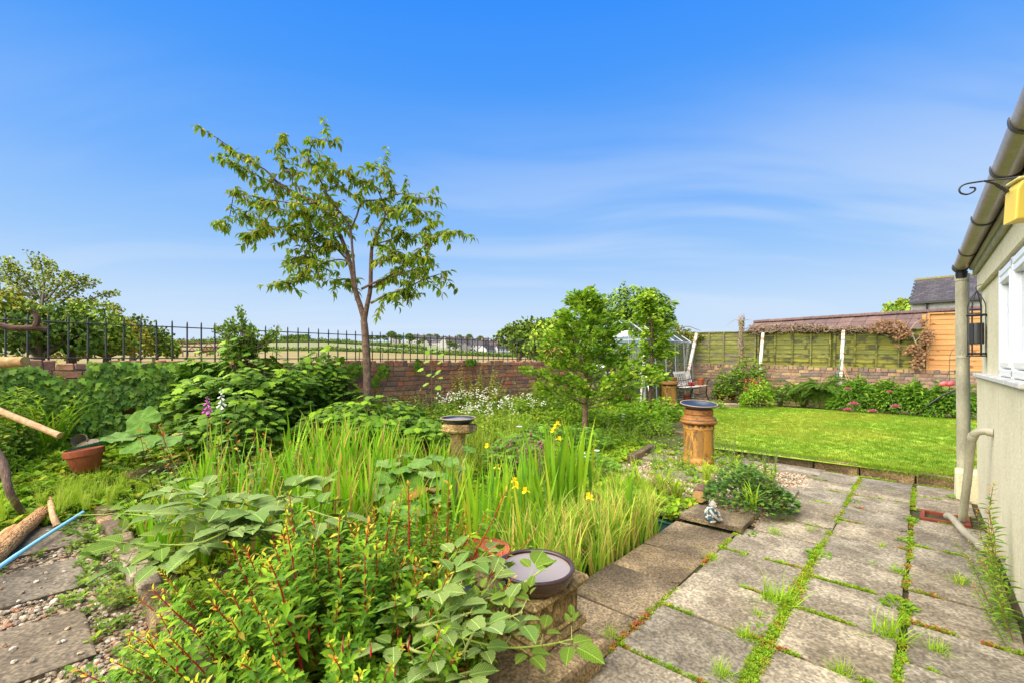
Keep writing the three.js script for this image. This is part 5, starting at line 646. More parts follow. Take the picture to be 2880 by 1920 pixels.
// ---- climber heaped over the greenhouse corner
{
  R = rngOf(304);
  const o = V(-6.2, .3, -14.2), t = thing('ivy_mound', 'big rounded mound of ivy rising behind the greenhouse roof', 'ivy', o), w = new GB(), lf = new GB(), cols = [[.085, .17, .016], [.12, .22, .018], [.06, .12, .014], [.16, .26, .022]];
  w.tube([V(0, 0, 0), V(.1, 1.4, 0), V(-.1, 2.3, 0)], [.09, .05], 7); const lobes = [[1745, 860, 15.0, .62], [1725, 875, 15.1, .5], [1785, 850, 15.1, .6], [1825, 852, 15.0, .55], [1850, 865, 14.9, .5], [1765, 890, 14.9, .5], [1800, 900, 14.8, .45], [1862, 890, 14.7, .4], [1712, 905, 14.9, .4], [1812, 880, 13.2, .3], [1838, 882, 13.3, .32], [1858, 898, 13.5, .25]];
  for (const [px, py, Z, r] of lobes) { const c = at(px, py, Z).sub(o); w.tube([V(0, 1.6, 0), c], [.05, .015], 5); for (let k = 0; k < 560; k++) { const d = rdir(), q = d.clone().multiplyScalar(r * Math.cbrt(rr(.35, 1))).add(c); lf.leaf(LT.ivy, q, V(d.x + rr(-.5, .5), -.6 + rr(-.5, .5), d.z + rr(-.5, .5)).normalize(), d, rr(.07, .12), rr(.04, .06), vary(pick(cols))); } }
  for (const [px, py] of [[1756, 800], [1748, 815], [1762, 822], [1805, 822], [1812, 838], [1845, 830], [1872, 850]]) { const e = at(px, py, 15).sub(o); w.tube([at(px, py + 45, 15).sub(o), e], [.01, .003], 4); for (let k = 0; k < 26; k++) lf.leaf(LT.ivy, e.clone().add(V(rr(-.1, .1), rr(-.3, .06), rr(-.1, .1))), rdir(), rdir(), .09, .045, vary(pick(cols))); }
  part(t, 'stems', w.geo(), M.bark); part(t, 'foliage', lf.geo(), M.ivy);
  const o2 = V(-5.2, 1.3, -14.3), t2 = thing('fence_climber', 'yellowish green climber trailing over the fence top beside the greenhouse', 'climber', o2), w2 = new GB(), l2 = new GB(), c2 = [[.16, .21, .03], [.20, .24, .04], [.10, .16, .02], [.24, .22, .06]];
  w2.tube(smoothPts([at(1895, 1000, 14.2).sub(o2), at(1905, 940, 14.2).sub(o2), at(1930, 918, 14.2).sub(o2), at(1970, 930, 14.2).sub(o2)], 4), [.02, .008], 5); for (let k = 0; k < 900; k++) { const u = R(), px = lerp(1868, 1985, u), top = lerp(898, 938, sstep(0, .9, u)), py = top + Math.abs(rr(-1, 1)) * (u < .75 ? 46 : 12) + rr(0, 8); l2.leaf(LT.ivy, at(px, py, 14.25 + rr(-.2, .2)).sub(o2), rdir(), rdir(), rr(.06, .1), rr(.03, .045), vary(pick(c2))); } part(t2, 'stems', w2.geo(), M.bark); part(t2, 'foliage', l2.geo(), M.leaf);
}
// ---- wind-blown tree and bushes beyond the railings at the left
{
  R = rngOf(305);
  const Z = 24, base = at(100, 1010, Z); base.y = .6; const t = thing('windswept_tree', 'sparse windswept tree with trailing branches beyond the railings', 'tree', base), w = new GB(), lf = new GB(), cols = [[.13, .185, .025], [.17, .22, .03], [.10, .15, .022], [.20, .22, .04]], L = (px, py, dz) => at(px, py, Z + dz).sub(base), C = (x, y) => [x / 3.267, 680 + y / 3.267];
  w.tube([V(0, 0, 0), L(105, 960, 0), L(112, 880, .2)], [.28, .16], 8);
  const brs = [[[380, 660], [370, 480], [330, 300], [240, 110]], [[380, 600], [400, 400], [380, 250], [350, 130]], [[370, 560], [300, 420], [180, 300], [70, 150]], [[360, 600], [200, 450], [80, 330], [10, 220]], [[400, 560], [520, 420], [600, 340], [610, 290]], [[390, 640], [560, 560], [700, 440], [880, 360]], [[400, 680], [560, 640], [760, 560], [960, 480], [1050, 470]], [[420, 700], [620, 640], [800, 580], [980, 580], [1110, 640]], [[400, 520], [480, 380], [470, 270], [440, 180]], [[420, 690], [640, 660], [860, 640], [1060, 670]], [[340, 520], [220, 380], [130, 260], [40, 180]], [[400, 600], [520, 500], [690, 380], [740, 330]], [[360, 620], [180, 540], [60, 480], [-60, 420]], [[380, 700], [520, 690], [640, 600], [700, 540]], [[300, 500], [120, 420], [-40, 300], [-120, 200]]];
  brs.forEach((b, k) => { const dz = rr(-2, 2), c = smoothPts(b.map(([x, y], q) => { const [px, py] = C(x, y); return L(px, py, dz * q / 3); }), 6); w.tube(c, [.07, .012], 5); c.forEach((p, q) => { const f = q / c.length; if (f < .25) return; if (R() < .1) return; const n = Math.round(rr(12, 30)), cl = .22 + .28 * (1 - f); for (let j = 0; j < n; j++) lf.leaf(LT.quick, p.clone().add(V(rr(-cl, cl), rr(-cl, cl) * .6, rr(-cl, cl))), V(rr(.2, 1.2) * CC, rr(-.5, .4), rr(-1, .2) * .6).normalize(), rdir(), rr(.10, .18), rr(.04, .07), vary(pick(cols))); }); });
  part(t, 'trunk', w.geo(), M.flat.clone()); w.c.fill(.12); t.children[0].geometry = w.geo(); part(t, 'crown', lf.geo(), M.flat);
  const bush = (label, px, py, Zb, h, r, n, cs, sz = .2) => { const p = at(px, py, Zb); p.y = .5; return roundTree('hedge_bush', label, p, h, r, n, sz, cs); };
  const br2 = [[.15, .18, .025], [.19, .20, .03], [.11, .15, .02], [.22, .20, .035]];
  bush('rusty green bush at the left end of the hedge beyond the railings', -40, 1000, 20, 4.0, 2.8, 3800, br2); bush('dark green bush below the windswept tree', 110, 1000, 19, 3.0, 2.4, 3200, darkG); bush('tall green bush in the hedge beneath the trailing branches', 200, 1000, 22, 3.6, 2.4, 3000, midG); bush('low dark bush at the tapering end of the hedge', 300, 1000, 27, 3.3, 2.6, 2600, br2); bush('rounded bush farther along the hedge line', 372, 1000, 40, 4.6, 2.9, 2400, darkG, .28); bush('small round bush at the end of the hedge line', 440, 1000, 46, 3.6, 2.0, 1800, midG, .3);
  bush('dark leafy bush just behind the railings near the evergreen tree', 1460, 1000, 26, 3.0, 1.7, 2200, darkG); bush('tall dark bush behind the railings next to the greenhouse', 1520, 1000, 24, 3.1, 1.8, 2200, darkG); bush('broad bush behind the railings hidden by the evergreen tree', 1580, 1000, 22, 3.0, 2, 2000, midG); bush('tree top showing beside the slate roofed house', 2545, 880, 34, 6.1, 1.7, 1800, midG, .3);
}
// ================================================================ plants in the beds
const tintLeaf = (r, g, b, o = {}) => leafMat({ vertexColors: false, color: lin(r, g, b), map: T.vein, bumpMap: T.veinBump, bumpScale: .003, roughness: .6, transmission: .22, ...o });
// shoots: upright stems set with paired leaves, tips in the colour of new growth
function shootGeo(h, o) {
  const g = new GB(), tw = rr(-.12, .12), pts = [0, .25, .5, .75, 1].map((t) => V(tw * t * t * h + rr(-.01, .01), h * t, rr(-.01, .01) + tw * .5 * t * h)); const c = smoothPts(pts, 2); g.tube(c, [o.r, o.r * .4], 5, o.stem);
  const n = o.n; for (let k = 0; k < n; k++) { const t = lerp(o.from ?? .15, 1, k / (n - 1)), p = c[Math.min(c.length - 1, Math.round(t * (c.length - 1)))].clone(); p.y = h * t; const m = o.per ?? 2, tip = t > .86; for (let j = 0; j < m; j++) { const a = k * 1.57 + j * 6.283 / m + rr(-.3, .3), up = tip ? rr(.7, 1.3) : rr(o.up0 ?? -.25, o.up1 ?? .55), d = V(Math.cos(a), up, Math.sin(a)).normalize(), s = (tip ? rr(.45, .7) : rr(.75, 1.15)) * lerp(1.1, .75, t); g.leaf(o.leaf ?? LT.ovate, p.clone().addScaledVector(d, .004), d, V(rr(-.3, .3), 1, rr(-.3, .3)), o.L * s, o.W * s, vary(tip ? pick(o.tips) : R() < .03 ? [.38, .30, .05] : pick(o.cols), .26, .12)); } if (o.side && R() < o.side && !tip) { const a = rr(0, 6.28), d = V(Math.cos(a), .7, Math.sin(a)).normalize(); for (let j = 0; j < 5; j++) g.leaf(o.leaf ?? LT.ovate, p.clone().addScaledVector(d, .012 + j * .012), V(d.x + rr(-.8, .8), d.y + rr(-.4, .4), d.z + rr(-.8, .8)).normalize(), V(0, 1, 0), o.L * .6, o.W * .6, vary(pick(o.cols))); } }
  return g.geo();
}
function setShoots(t, name, geos, m, list) { for (const [p, az, lean, s] of list) { const o = part(t, name, pick(geos), m); o.position.copy(p); o.quaternion.copy(eul(0, -az, 0)).multiply(eul(0, 0, -lean)).multiply(eul(0, rr(0, 6.28), 0)); o.scale.setScalar(s); } }
// ---- fuchsia in the foreground
{
  R = rngOf(400);
  const o = V(-2.10, .06, -1.14), t = thing('fuchsia_bush', 'broad fuchsia bush with red stems and orange shoot tips beside the stone pedestal', 'shrub', o), op = { r: .005, stem: [.34, .05, .035], n: 17, per: 2, L: .060, W: .0122, from: .2, side: .75, cols: [[.115, .27, .014], [.15, .31, .016], [.09, .22, .014], [.19, .34, .02], [.065, .17, .014]], tips: [[.36, .42, .03], [.42, .36, .03], [.30, .42, .025], [.46, .24, .04], [.30, .44, .03], [.33, .44, .03]] };
  const gs = []; for (let k = 0; k < 12; k++) gs.push(shootGeo(rr(.36, .62), op)); const list = [];
  for (let k = 0; k < 290; k++) { const a = rr(0, 6.283), f = Math.sqrt(R()), x = Math.cos(a) * f * .72, z = Math.sin(a) * f * .80, hgt = lerp(1.1, .75, f * f); list.push([V(x * .86, rr(-.03, .12) * (1 - f), z * .86), Math.atan2(z, x), f * .75 + rr(-.15, .15), hgt * rr(.75, 1.12)]); }
  for (let k = 0; k < 10; k++) { const a = rr(0, 6.283), f = rr(.3, .9); list.push([V(Math.cos(a) * f * .6, .1, Math.sin(a) * f * .6), a, rr(0, .5), rr(1.15, 1.35)]); }
  setShoots(t, 'shoot', gs, M.leaf, list);
  const fl = new GB(); fl.tube([V(.008, .03, 0), V(0, 0, 0), V(0, -.012, 0), V(.003, -.034, 0)], [.0008, .002, .0042, .0012], 6, [.42, .012, .035]); const fg = fl.geo(); for (let k = 0; k < 46; k++) { const a = rr(0, 6.28), f = rr(.5, 1), o2 = part(t, 'flower', fg, M.stem); o2.position.set(Math.cos(a) * f * .85, rr(.08, .5) * (1.1 - f * .5), Math.sin(a) * f * .9); o2.rotation.y = rr(0, 6.28); }
}
// ---- brambles: arching thorny canes with big veined leaves, each leaf by itself
const brambleLeaf = [[.036, .022], [.042, .026], [.05, .03]].map(([l, w]) => leafGeo(LT.serrate, l * 1.9, w * 1.12)), brM = [[.40, .55, .19], [.33, .50, .14], [.45, .60, .20], [.27, .44, .11], [.38, .53, .21]].map((c) => tintLeaf(...c)), brY = [[.26, .42, .05], [.31, .46, .06]].map((c) => tintLeaf(...c));
function bramble(label, canes, big = 1) {
  const o = canes[0][0][0].clone(); o.y = Math.max(.05, bedY(o.x, o.z)); const t = thing('bramble', label, 'bramble', o), cg = new GB();
  for (const [pts, n, s, young] of canes) {
    const c = smoothPts(pts.map((p) => p.clone().sub(o)), 8), L = c.length; cg.tube(c, [.006 * s, .0028 * s], 6, young ? [.22, .30, .03] : [.20, .24, .05]);
    for (let k = 2; k < L - 1; k++) for (let j = 0; j < 3; j++) { const p = c[k].clone().lerp(c[k + 1 < L ? k + 1 : k], R()), d = rdir(); cg.tube([p, p.clone().addScaledVector(d, .011 * s)], [.0022 * s, .0002], 3, [.26, .27, .07]); }
    for (let k = 0; k < n; k++) { const f = lerp(.08, 1, k / (n - 1)), i = Math.min(L - 2, Math.floor(f * (L - 1))), p = c[i].clone(), ax = c[i + 1].clone().sub(c[i]).normalize(), side = (k % 2 ? 1 : -1), out = V().crossVectors(ax, V(0, 1, 0)).normalize().multiplyScalar(side).addScaledVector(ax, .5).add(V(0, rr(-.05, .5), 0)).normalize(), q = p.clone().addScaledVector(out, .055 * s), tip = f > .9; cg.tube([p, q], [.0022 * s, .0016 * s], 4, [.20, .26, .05]);
      const sz = big * s * (tip ? .55 : rr(.85, 1.15)), mm = tip || young && f > .6 ? brY : brM; for (const [da, ds] of tip ? [[0, 1], [.7, .8], [-.7, .8]] : [[0, 1.1], [1.15, .85], [-1.15, .85]]) { const d = out.clone().applyAxisAngle(V(0, 1, 0), da); d.y += rr(-.3, .05) + (tip ? .8 : 0); aim(part(t, 'leaf', pick(brambleLeaf), pick(mm)), q.clone().addScaledVector(d, (da ? .014 : .032) * s), d, V(rr(-.3, .3), 1, rr(-.3, .3)).normalize(), sz * ds); } }
  }
  part(t, 'canes', cg.geo(), M.stem);
}
R = rngOf(401);
bramble('bramble with thorny canes trailing over the carved pedestal', [
  [[V(-1.95, .1, -1.6), at(1330, 1665, 2.05), at(1405, 1672, 1.95), at(1470, 1640, 1.9), at(1530, 1598, 1.9)], 6, 1.0, 1],
  [[V(-1.9, .1, -1.5), at(1270, 1780, 1.85), at(1400, 1818, 1.75), at(1520, 1815, 1.75), at(1620, 1795, 1.8)], 9, 1.0, 1],
  [[V(-1.9, .1, -1.55), at(1280, 1720, 2.0), at(1340, 1690, 1.95), at(1420, 1590, 1.95)], 6, 1.15, 0], [[V(-1.95, .1, -1.45), at(1200, 1690, 1.95), at(1230, 1660, 1.9), at(1300, 1640, 1.9)], 6, 1.2, 0],
  [[V(-1.95, .1, -1.4), at(1180, 1760, 1.85), at(1260, 1740, 1.8), at(1330, 1720, 1.8)], 7, 1.2, 0], [[V(-1.9, .1, -1.35), at(1150, 1820, 1.8), at(1230, 1840, 1.75), at(1320, 1830, 1.7)], 6, 1.2, 0], [[V(-1.85, .1, -1.3), at(1270, 1860, 1.75), at(1340, 1770, 1.75), at(1420, 1740, 1.75), at(1470, 1720, 1.75)], 7, 1.15, 0], [[V(-1.95, .1, -1.6), at(1240, 1600, 2.1), at(1320, 1580, 2.1), at(1390, 1560, 2.1)], 6, 1.1, 0], [[V(-1.85, .1, -1.3), at(1180, 1900, 1.75), at(1270, 1900, 1.7), at(1350, 1880, 1.7)], 5, 1.3, 0]]);
bramble('bramble with pale leaves spreading over the strappy plants above the path', [
  [[V(-3.1, .2, -1.3), at(760, 1440, 2.7), at(620, 1405, 2.75), at(520, 1380, 2.8), at(440, 1365, 2.85)], 9, 1.15, 0], [[V(-3.0, .2, -1.2), at(700, 1480, 2.5), at(560, 1525, 2.4), at(420, 1530, 2.4), at(270, 1520, 2.4)], 11, 1.05, 1],
  [[V(-3.2, .2, -1.4), at(780, 1410, 2.9), at(820, 1395, 2.85), at(880, 1400, 2.8)], 7, 1.35, 0], [[V(-3.2, .2, -1.3), at(640, 1470, 2.6), at(540, 1450, 2.65), at(470, 1440, 2.7)], 8, 1.2, 0], [[V(-3.1, .2, -1.2), at(700, 1450, 2.6), at(640, 1430, 2.6), at(560, 1420, 2.65)], 8, 1.3, 0], [[V(-3.0, .2, -1.1), at(600, 1540, 2.4), at(500, 1560, 2.35), at(390, 1585, 2.3), at(330, 1570, 2.3)], 9, 1.1, 0], [[V(-3.0, .2, -1.15), at(720, 1500, 2.5), at(680, 1490, 2.45), at(600, 1480, 2.45)], 7, 1.2, 0], [[V(-3.3, .2, -1.5), at(500, 1460, 2.8), at(360, 1445, 2.9), at(215, 1448, 3.0)], 7, .8, 1], [[V(-3.2, .2, -1.4), at(860, 1440, 2.7), at(920, 1450, 2.6), at(990, 1470, 2.6)], 6, 1.15, 0]], 1.4);
// ---- crocosmia: fans of lime green sword leaves
{
  R = rngOf(402);
  const cols = [[.17, .40, .012], [.21, .44, .016], [.13, .32, .012], [.27, .46, .03]]; const fan = (n, h, w) => { const g = new GB(); for (let k = 0; k < n; k++) g.blade(V(rr(-.02, .02), 0, rr(-.02, .02)), k % 2 ? rr(-.5, .5) : Math.PI + rr(-.5, .5), h * rr(.65, 1.1), w * rr(.75, 1.15), rr(.02, .28), rr(.05, .9) * (R() < .2 ? 1.9 : 1), vary(R() < .07 ? [.40, .30, .10] : pick(cols), .2, .1), 6, .5); return g.geo(); };
  const fans = []; for (let k = 0; k < 10; k++) fans.push(fan(6, rr(.65, .9), .032));
  const bed = (label, c, rx, rz, n, s0, s1) => { const t = thing('crocosmia_clump', label, 'plant', c); for (let k = 0; k < n; k++) { const a = rr(0, 6.28), f = Math.sqrt(R()), o = part(t, 'leaf_fan', pick(fans), M.leaf); const x = c.x + Math.cos(a) * f * rx, z = c.z + Math.sin(a) * f * rz; o.position.set(x - c.x, bedY(x, z) - c.y - .01, z - c.z); o.rotation.y = rr(0, 6.28); o.scale.setScalar(rr(s0, s1)); } };
  const g0 = (x, z) => V(x, bedY(x, z), z);
  bed('large drift of lime green sword leaves in the middle of the left bed', g0(-4.05, -1.75), .75, .85, 92, .75, 1.08); bed('lime green sword leaves arching beside the gravel path', g0(-4.1, -.82), .42, .3, 34, .6, .85); bed('taller lime green sword leaves before the spreading lobed plants', g0(-4.5, -2.5), .6, .55, 46, .8, 1.05); bed('thin lime sword leaves behind the fuchsia bush', g0(-3.35, -1.9), .5, .6, 38, .6, .85); bed('loose tuft of sword leaves left of the stone bird bath', g0(-4.2, -3.2), .3, .3, 22, .6, .8);
}
// ---- hypericum-like dark shoots with rusty tips
{
  R = rngOf(403); const op = { r: .004, stem: [.16, .06, .04], n: 11, per: 2, L: .07, W: .019, from: .25, up0: -.1, up1: .4, cols: [[.12, .22, .04], [.15, .26, .05], [.09, .18, .03]], tips: [[.30, .13, .03], [.22, .18, .03], [.35, .12, .04]] }, gs = []; for (let k = 0; k < 6; k++) gs.push(shootGeo(rr(.6, .85), op));
  const o = V(-4.35, bedY(-4.35, -1.3), -1.3), t = thing('dark_shrub', 'open shrub with grey green leaves and rusty red tips over the sword leaves', 'shrub', o), list = []; for (let k = 0; k < 34; k++) { const a = rr(0, 6.28), f = Math.sqrt(R()) * .5; list.push([V(Math.cos(a) * f, 0, Math.sin(a) * f), a, f * .5, rr(.8, 1.15)]); } setShoots(t, 'shoot', gs, M.leaf, list);
}
// ---- lobed leaf plants under the cherry tree
{
  R = rngOf(404); const gs = [.085, .105, .125].map((s) => leafGeo(LT.maple, s, s * .55)), ms = [[.13, .25, .014], [.18, .31, .014], [.10, .20, .016], [.22, .37, .014], [.25, .41, .016]].map((c) => tintLeaf(...c, { map: null, bumpMap: null })), grp = (label, c, rx, rz, h, n, extra) => { c.y = bedY(c.x, c.z); const t = thing('lobed_plant', label, 'plant', c), st = new GB(), more = new GB(); for (let k = 0; k < n + extra; k++) { const a = rr(0, 6.28), f = Math.sqrt(R()), x = Math.cos(a) * f * rx, z = Math.sin(a) * f * rz, y = h * (1 - .45 * f * f) * (.62 + .7 * vnoise(x * 3.3 + c.x * 7, z * 3.3 + 5, 0, 17)) * (k < n ? rr(.72, 1.08) : rr(.25, 1.0)), p = V(x, y, z), d = V(Math.cos(a) + rr(-.8, .8), rr(-.75, .05), Math.sin(a) + rr(-.8, .8)).normalize(), nn = V(rr(-.35, .35) + .1, 1, rr(-.35, .35) + .15).normalize(); if (k < n) { aim(part(t, 'leaf', pick(gs), pick(ms)), p, d, nn, rr(.8, 1.2)); if (k % 3 === 0) st.tube([V(x * .7, 0, z * .7), p.clone().multiplyScalar(.9).add(V(0, .02, 0)), p], [.006, .003], 4, [.12, .15, .04]); } else more.leaf(LT.maple, p, d, nn, rr(.075, .12), rr(.042, .066), vary([.10, .21, .016], .3)); } part(t, 'stems', st.geo(), M.stem); const q = part(t, 'lower_leaves', more.geo(), M.leaf); q.userData.kind = 'stuff'; };
  grp('tall mass of lobed leaves against the wall left of the cherry trunk', V(-6.5, 0, -2.2), .5, .85, 1.14, 210, 1300); grp('bright lobed leaves heaped below the upright bush', V(-6.45, 0, -1.75), .45, .55, 1.02, 140, 800); grp('lobed leaves climbing the wall just left of the cherry trunk', V(-6.65, 0, -3.1), .3, .55, .98, 110, 700); grp('broad mound of lobed leaves at the foot of the cherry tree', V(-5.75, 0, -3.3), .6, .9, .52, 170, 800); grp('low lobed leaves spreading towards the bird bath', V(-5.2, 0, -4.0), .5, .6, .42, 110, 400); grp('darker lobed leaves behind the foxgloves', V(-5.9, 0, -1.7), .5, .5, .62, 90, 400);
  const b = at(1214, 1110, 7.6), t = thing('sapling', 'thin lime green sapling with lobed leaves in front of the brick wall', 'sapling', [b.x, .5, b.z]), w = new GB(); w.tube(smoothPts([V(0, -.05, 0), at(1214, 1040, 7.6).sub(t.position), at(1215, 980, 7.6).sub(t.position)], 4), [.008, .004], 5, [.16, .10, .05]); part(t, 'stem', w.geo(), M.stem); const lm = [[.26, .44, .03], [.31, .48, .04]].map((c) => tintLeaf(...c, { map: null, bumpMap: null })); for (const [px, py, s] of [[1200, 985, 1], [1225, 985, .9], [1212, 978, .8], [1235, 1000, 1], [1195, 1015, 1.2], [1232, 1040, 1.3], [1190, 1035, 1.2], [1205, 1050, 1], [1222, 1055, 1], [1240, 1015, .9], [1200, 1075, 1.2], [1228, 1085, 1.2], [1245, 1060, .9], [1185, 1090, 1.2]]) aim(part(t, 'leaf', gs[0], pick(lm)), at(px, py, 7.55 + rr(-.1, .1)).sub(t.position), V(rr(-1, 1), rr(-.6, .1), rr(-.2, 1)).normalize(), V(rr(-.3, .3), 1, .6).normalize(), s * 1.15);
}
// ---- ivy on the left wall
{
  R = rngOf(405); const o = V(-6.9, .5, -1.2), t = thing('wall_ivy', 'dense dark ivy covering the left part of the brick wall', 'ivy', o), lf = new GB(), w = new GB(), cols = [[.09, .19, .018], [.12, .24, .022], [.065, .14, .016], [.16, .28, .028]];
  for (let k = 0; k < 8200; k++) { const px = rr(-60, 640), py = rr(1016, 1215), e = fbm(px * .02, py * .02, 0, 3, 4); const top = px < 255 ? 1030 + Math.max(0, 90 - Math.abs(px - 190)) * .5 : 1012 + 8 * Math.sin(px * .05); if (py < top || e < .30) continue; const q = onX(px, py, -6.86 + rr(0, .12)); if (q.y < .4) continue; lf.leaf(LT.ivy, q.sub(o), V(rr(-.1, .5), -1 + rr(-.3, .5), rr(-.8, .8)).normalize(), V(1, rr(.1, .7), rr(-.4, .4)).normalize(), rr(.06, .10), rr(.034, .05), vary(pick(cols), .35)); }
  for (let k = 0; k < 14; k++) { const px = rr(230, 620); w.tube(smoothPts([onX(px + rr(-30, 30), 1200, -6.88).sub(o), onX(px, 1110, -6.87).sub(o), onX(px + rr(-30, 30), 1030, -6.88).sub(o)], 4), .006, 4, [.13, .10, .06]); }
  part(t, 'stems', w.geo(), M.stem); part(t, 'foliage', lf.geo(), M.ivy);
  const t2 = thing('wall_creeper', 'thin strands of ivy hanging over the bare bricks right of the cherry trunk', 'ivy', [-6.88, 1.2, -4.2]), l2 = new GB(); for (const [px, a, b] of [[925, 1018, 1055], [935, 1020, 1040], [985, 1018, 1065], [1000, 1020, 1060], [1022, 1020, 1045], [1072, 1022, 1060], [1085, 1024, 1055], [1175, 1010, 1040], [1320, 1008, 1025], [1330, 1010, 1020], [960, 1040, 1075], [1055, 1050, 1085]]) for (let k = 0; k < 34; k++) l2.leaf(LT.ivy, onX(px + rr(-9, 9), rr(a, b), -6.84 + rr(0, .05)).sub(t2.position), V(.2, -1, rr(-.8, .8)).normalize(), V(1, .5, 0), rr(.05, .08), .035, vary(pick(cols))); part(t2, 'foliage', l2.geo(), M.leaf);
}
// ---- weedy bank at the far left
{
  R = rngOf(406); const op = { r: .004, stem: [.13, .16, .05], n: 12, per: 3, L: .11, W: .02, from: .15, leaf: LT.slim, up0: -.2, up1: .6, cols: [[.16, .31, .018], [.21, .36, .022], [.12, .24, .018]], tips: [[.26, .42, .03], [.30, .44, .04]] }, op2 = { ...op, L: .06, W: .02, per: 2, leaf: LT.ovate, n: 14, cols: [[.12, .24, .018], [.16, .29, .022], [.09, .19, .018]] }, gA = [], gB = []; for (let k = 0; k < 5; k++) { gA.push(shootGeo(rr(.6, .9), op)); gB.push(shootGeo(rr(.35, .55), op2)); }
  const mk = (name, label, c, rx, rz, n, gs, s0, s1, lean = .25) => { c.y = bedY(c.x, c.z); const t = thing(name, label, 'weeds', c), list = []; for (let k = 0; k < n; k++) { const a = rr(0, 6.28), f = Math.sqrt(R()), x = Math.cos(a) * f * rx, z = Math.sin(a) * f * rz; list.push([V(x, bedY(c.x + x, c.z + z) - c.y, z), a, f * lean, rr(s0, s1)]); } setShoots(t, 'shoot', gs, M.leaf, list); return t; };
  mk('willowherb_patch', 'tall narrow leaved weeds against the wall at the far left', V(-6.55, 0, .5), .4, .9, 46, gA, .7, 1.05); mk('nettle_patch', 'low dark leafy weeds on the bank behind the sticks', V(-6.25, 0, .55), .5, .65, 90, gB, .8, 1.25); mk('willowherb_patch', 'narrow leaved weeds standing behind the peeled stick', V(-6.3, 0, 1.1), .5, .6, 30, gA, .6, .9); mk('nettle_patch', 'rounded leaves edging the foot of the ivy wall', V(-6.7, 0, -.9), .15, .5, 26, gB, .4, .7);
   mk('nettle_patch', 'leafy weeds filling the bed before the brick wall', V(-6.3, 0, -4.6), .5, .9, 60, gB, .6, 1.0); mk('nettle_patch', 'leafy weeds below the golden shrub', V(-6.2, 0, -6.2), .5, .9, 60, gB, .6, 1.1);
  mk('golden_shrub', 'golden green shrub against the far end of the brick wall', V(-6.45, 0, -6.15), .32, .5, 50, [0, 1, 2].map(() => shootGeo(rr(.5, .75), { ...op2, L: .05, W: .016, cols: [[.26, .30, .03], [.30, .32, .05], [.20, .27, .03]], tips: [[.34, .30, .06]] })), .9, 1.35);
  // arching grass
  const g = new GB(); for (let k = 0; k < 60; k++) g.blade(V(rr(-.12, .12), 0, rr(-.12, .12)), rr(0, 6.28), rr(.5, .85), .02, rr(.1, .5), rr(.8, 2.0), vary(pick(limeG), .2), 6, .4); const ap = at(130, 1240, 4.6); ap.y = bedY(ap.x, ap.z); solo('arching_grass', g.geo(), M.leaf, 'arching broad bladed grass behind the terracotta pot', 'grass', null, null, ap);
}
// ---- butterbur / rhubarb: broad ruffled leaves
function broadLeaf(r, ruffle, cup) { const g = new GB(), n = 26; g.v(0, 0, 0, [1, 1, 1], .5, .3); for (let q = 1; q <= 4; q++) for (let k = 0; k < n; k++) { const a = k / n * 6.283, rad = r * q / 4 * (1 + .07 * Math.sin(a * 5 + 1) * q / 4) * (Math.abs(a - Math.PI) < .2 ? .55 : 1), y = cup * (q / 4) ** 2 * r + ruffle * r * (q / 4) ** 2 * Math.sin(a * 7 + q) + .02 * r * Math.cos(a * 13); g.v(Math.sin(a) * rad, y, Math.cos(a) * rad, [1, 1, 1], .5 + .5 * Math.sin(a) * q / 4, .5 + .5 * Math.cos(a) * q / 4); } for (let k = 0; k < n; k++) { g.t(0, 1 + k, 1 + (k + 1) % n); for (let q = 0; q < 3; q++) { const a = 1 + q * n + k, b = 1 + q * n + (k + 1) % n; g.t(a, a + n, b); g.t(b, a + n, b + n); } } return g.geo(); }
